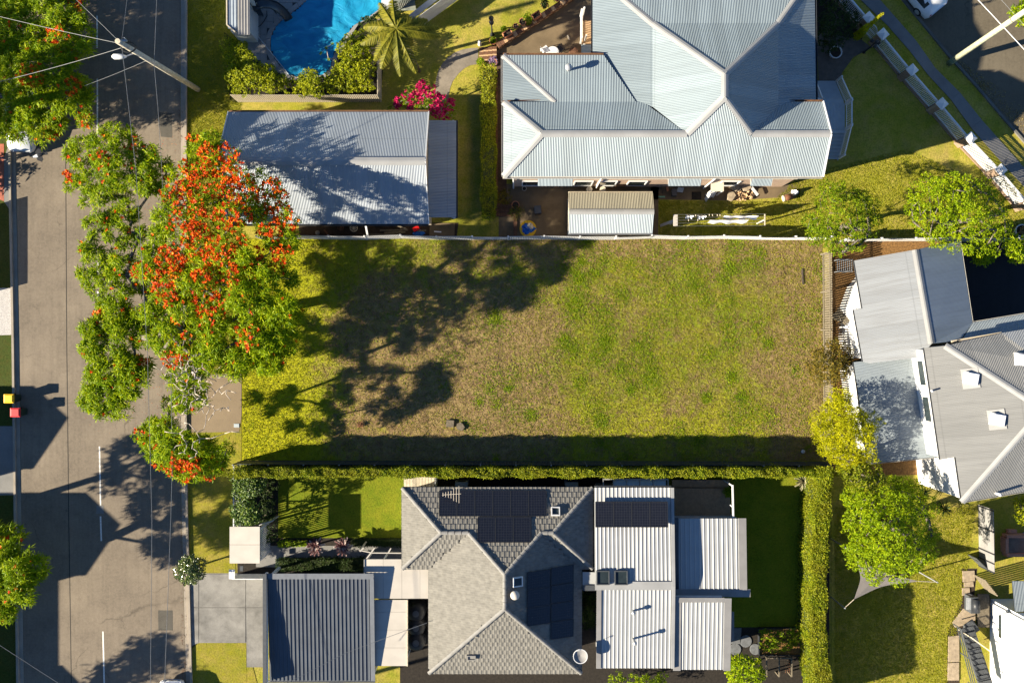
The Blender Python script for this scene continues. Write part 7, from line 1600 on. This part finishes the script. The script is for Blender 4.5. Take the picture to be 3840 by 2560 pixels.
# front garden and others
def ball(px, py, r, h0, h1, n, cr, seed): return fillclumps([(px+r*math.cos(a), py+r*math.sin(a)) for a in [j*.45 for j in range(14)]], n, cr, h0, h1, cr*30, .8, seed)
shrub('glossy_shrub', 'glossy dark shrub behind the white front fence, the one nearer the block', P(928, 1822, 0), ball(930, 1822, 50, 1.9, 2.9, 26, .36, 71), L_glossy, 170, 4, .15, .085); shrub('glossy_shrub', 'glossy dark shrub beside the gate shelter roof', P(925, 1918, 0), ball(925, 1918, 50, 2.0, 3.0, 26, .36, 72), L_glossy, 170, 4, .15, .085)
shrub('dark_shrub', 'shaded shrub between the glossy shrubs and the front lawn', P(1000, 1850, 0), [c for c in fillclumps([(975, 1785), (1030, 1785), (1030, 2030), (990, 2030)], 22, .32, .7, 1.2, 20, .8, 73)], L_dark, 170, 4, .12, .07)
shrub('verge_tree', 'small round glossy tree at the kerb beside the driveway', P(728, 2125, 0), ball(708, 2135, 50, 1.6, 2.5, 30, .33, 74), leafmat('glossy_light_leaf', [(0, (.03, .065, .008)), (.5, (.085, .12, .015)), (1, (.22, .24, .06))], .2, .2, spec=.7), 190, 4, .15, .08, 'tree', trunk=.06, bark=M_bark)
shrub('lime_shrub', 'bright lime shrub at the corner of the ribbed roof', P(2780, 2500, 0), fillclumps([(2735, 2470), (2790, 2455), (2850, 2475), (2862, 2520), (2830, 2560), (2750, 2570), (2730, 2520)], 40, .32, 1.5, 2.4, 19, .8, 75), L_bright, 170, 4, .15, .085)
shrub('shade_shrub', 'dark shrub below the ribbed roof at the bottom edge', P(2390, 2545, 0), fillclumps([(2290, 2535), (2490, 2535), (2490, 2580), (2290, 2580)], 26, .35, .8, 1.4, 22, .8, 76), L_broad, 140, 4, .13, .07)
shrub('bed_plant', 'leafy vegetable plants in the raised garden bed', P(2925, 2400, 0), fillclumps([(2855, 2365), (2990, 2360), (2995, 2400), (2960, 2435), (2860, 2430)], 30, .25, .5, .9, 16, .7, 77), L_broad, 130, 4, .13, .07)
shrub('fern', 'dark fern in the narrow gap between tiled and ribbed roofs', P(2203, 2260, 0), fillclumps([(2188, 2225), (2225, 2225), (2222, 2350), (2190, 2350)], 16, .3, 1.0, 1.8, 18, .7, 78), L_dark, 100, 5, .25, .06)
pl_d = thing('deck_plant', 'potted green plant at the corner of the brown deck', 'plant', P(2728, 1845, .5)); V, Fc = blades(shell(P(2731, 1845, 1.1), .32, .4, 90, .2), 4, .2, .06, -.3, 1.0); rawmesh('leaves', V, Fc, L_broad, pl_d); mb = MB(); mb.lathe(P(2726, 1840, .52), [(.16, 0), (.2, .4), (0, .38)], 14, False); mb.build('vessel', M_conc, pl_d)
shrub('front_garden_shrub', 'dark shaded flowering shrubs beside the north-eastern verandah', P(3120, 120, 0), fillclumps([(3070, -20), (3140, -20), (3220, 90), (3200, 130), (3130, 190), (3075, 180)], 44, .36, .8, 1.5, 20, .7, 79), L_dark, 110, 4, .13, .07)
for i, (px, py) in enumerate(((3465, 1850), (3540, 1905))):
    V, Fc = blades(np.tile(np.array(P(px, py, .5)), (16, 1)), 5, .7, .06, .1, 1.2, .5); o = rawmesh('strap_plant', V, Fc, L_dark); tag(o, ['strap leaved plant under the south-west corner of the grey-roofed house', 'strap leaved plant in the shade below the grey roof corner'][i], 'plant', 'strap leaved plants')
shrub('ground_shrubs', 'bushy garden below the grey-roofed house, right edge', P(3820, 1890, 0), fillclumps([(3815, 1870), (3880, 1850), (3890, 1960), (3825, 1960)], 20, .4, 1.0, 1.8, 22, .7, 80), L_hedge, 110, 4, .15, .08)
shrub('rose_bush', 'dark leafy plant beside the brown side path', P(1890, 730, 0), fillclumps([(1872, 715), (1905, 715), (1905, 760), (1872, 760)], 8, .25, .5, .9, 14, .7, 81), L_bronze, 120, 4, .12, .06); shrub('spiky_plant', 'pale twiggy plant spilling from the terracotta pot', P(1934, 778, .4), fillclumps([(1920, 785), (1955, 785), (1955, 815), (1920, 815)], 7, .18, .5, .8, 12, .6, 82), L_palm, 260, 3, .2, .03)
shrub('wall_shrub', 'green shrub on the lawn side of the retaining wall', P(1980, 76, 0), ball(1982, 74, 16, .6, .9, 8, .22, 83), L_broad, 160, 4, .12, .07); shrub('wall_shrub', 'small conical shrub behind the long planter', P(1888, 108, 0), [(P(1888, 108, .3+i*.15), .2-.035*i, .15, 0, 0) for i in range(5)], L_broad, 700, 4, .1, .05)
def bromeliad(label, px, py, h, r, mat, n=46):
    c = P(px, py, h); root = thing('bromeliad', label, 'bromeliad', (c.x, c.y, 0), 'bromeliad rosettes'); V = []; Fc = []
    for i in range(n):
        a = i*2.399+rnd.uniform(-.1, .1); f = (i+1)/n; el = 1.25-1.2*f; L = r*(.45+.6*f); d = Vector((math.cos(a)*math.cos(el), math.sin(a)*math.cos(el), math.sin(el))); s = Vector((-math.sin(a), math.cos(a), 0))*.055*r/.6; dn = Vector((0, 0, -.18*L*f)); b = len(V)
        up = Vector((0, 0, .02)); V += [c-s*.5, c+s*.5, c+d*L*.6+s+up, c+d*L*.92+s*.7+dn*.6, c+d*L+dn, c+d*L*.92-s*.7+dn*.6, c+d*L*.6-s+up]; Fc.append([b+j for j in range(7)])
    rawmesh('leaves', np.array([tuple(v_) for v_ in V]), np.array(Fc), mat, root); mb = MB(); mb.tube([(c.x, c.y, 0), c], .06, 8); mb.build('stem', M_darkbark, root)
bromeliad('purple bromeliad rosette on the front path, nearer the gate', 1183, 2049, .8, .7, L_brom); bromeliad('purple bromeliad rosette on the front path, nearer the house', 1287, 2049, .8, .7, L_brom); bromeliad('large pale bromeliad rosette in the corner of the hedges', 3010, 1801, .5, .72, L_brom2, 38)

# ---------------------------------------------------------------- grass on the block and verges (countless)
def dens_lot(x, y):
    left = np.clip((-9-x)/8, 0, 1); mid = np.clip((x+18)/9, 0, 1)*np.clip((4-x)/6, 0, 1)*np.clip((6-y)/5, 0, 1)
    return np.clip(.55+.4*left-.35*mid, .1, 1)
lp = [(p.x, p.y) for p in lot_poly]
tuft(lp, 100000, L_blade, .11, .032, 'block_grass', 2, (.1, 1.0), label='patchy green grass over the empty block', dens_fn=dens_lot)
tuft(lp, 90000, L_straw, .11, .028, 'dry_grass', 2, (.05, .6), label='dry straw coloured grass over the empty block', dens_fn=lambda x, y: np.clip(1-(-6-x)/10, .12, 1)*.8)
def dens_weed(x, y): return np.clip(.18+(x+5)/13, .08, 1)*np.clip(1.15-np.abs(y+1.0)/14, .3, 1)*np.where(x > 18, .35, 1)
tuft(lp, 52000, L_weed, .10, .05, 'weed_patches', 2, (.1, 1.0), clusters=200, spread=.42, label='low green weed patches scattered on the empty block', dens_fn=dens_weed)
vg = [tuple(P(*q)[:2]) for q in ((703, -20), (905, -20), (905, 1400), (703, 1400))]; tuft(vg, 34000, L_blade, .08, .03, 'verge_turf', 2, (.2, 1.1), label='short turf on the street verge')
pet = [tuple(P(*q)[:2]) for q in ((300, 600), (700, 500), (704, 1640), (300, 1640))]
tuft(pet, 3000, L_flower, .05, .035, 'fallen_petals', 1, (0, .15), z=.012, label='fallen red petals and litter on the road under the big tree', dens_fn=lambda x, y: np.clip((x+30)/8, .05, 1)*.6)
gut = [tuple(P(*q)[:2]) for q in ((662, -20), (682, -20), (700, 2560), (680, 2560))]
tuft(gut, 1500, M_rust, .07, .03, 'gutter_litter', 2, (0, .3), z=.02, clusters=60, spread=.5, label='brown leaf litter collected in the kerb gutter')
lit2 = [tuple(P(*q)[:2]) for q in ((3560, 200), (3900, 430), (3900, 560), (3700, 360))]
tuft(lit2, 5000, L_straw, .07, .04, 'street_litter', 2, (0, .3), z=.02, clusters=30, spread=.55, label='golden leaf litter along the north-eastern kerb')
yl = [tuple(P(*q)[:2]) for q in ((2990, 660), (3400, 560), (3800, 740), (3880, 890), (2470, 885), (2470, 755), (2900, 755))]
tuft(yl, 42000, L_blade, .09, .03, 'yard_turf', 2, (.2, 1.1), label='short turf on the yard of the pale-roofed house')
el_ = [tuple(P(*q)[:2]) for q in ((3130, 1900), (3660, 1900), (3600, 2300), (3550, 2580), (3130, 2580))]
tuft(el_, 36000, L_blade, .09, .03, 'east_turf', 2, (.2, 1.1), label='short turf below the round green tree')
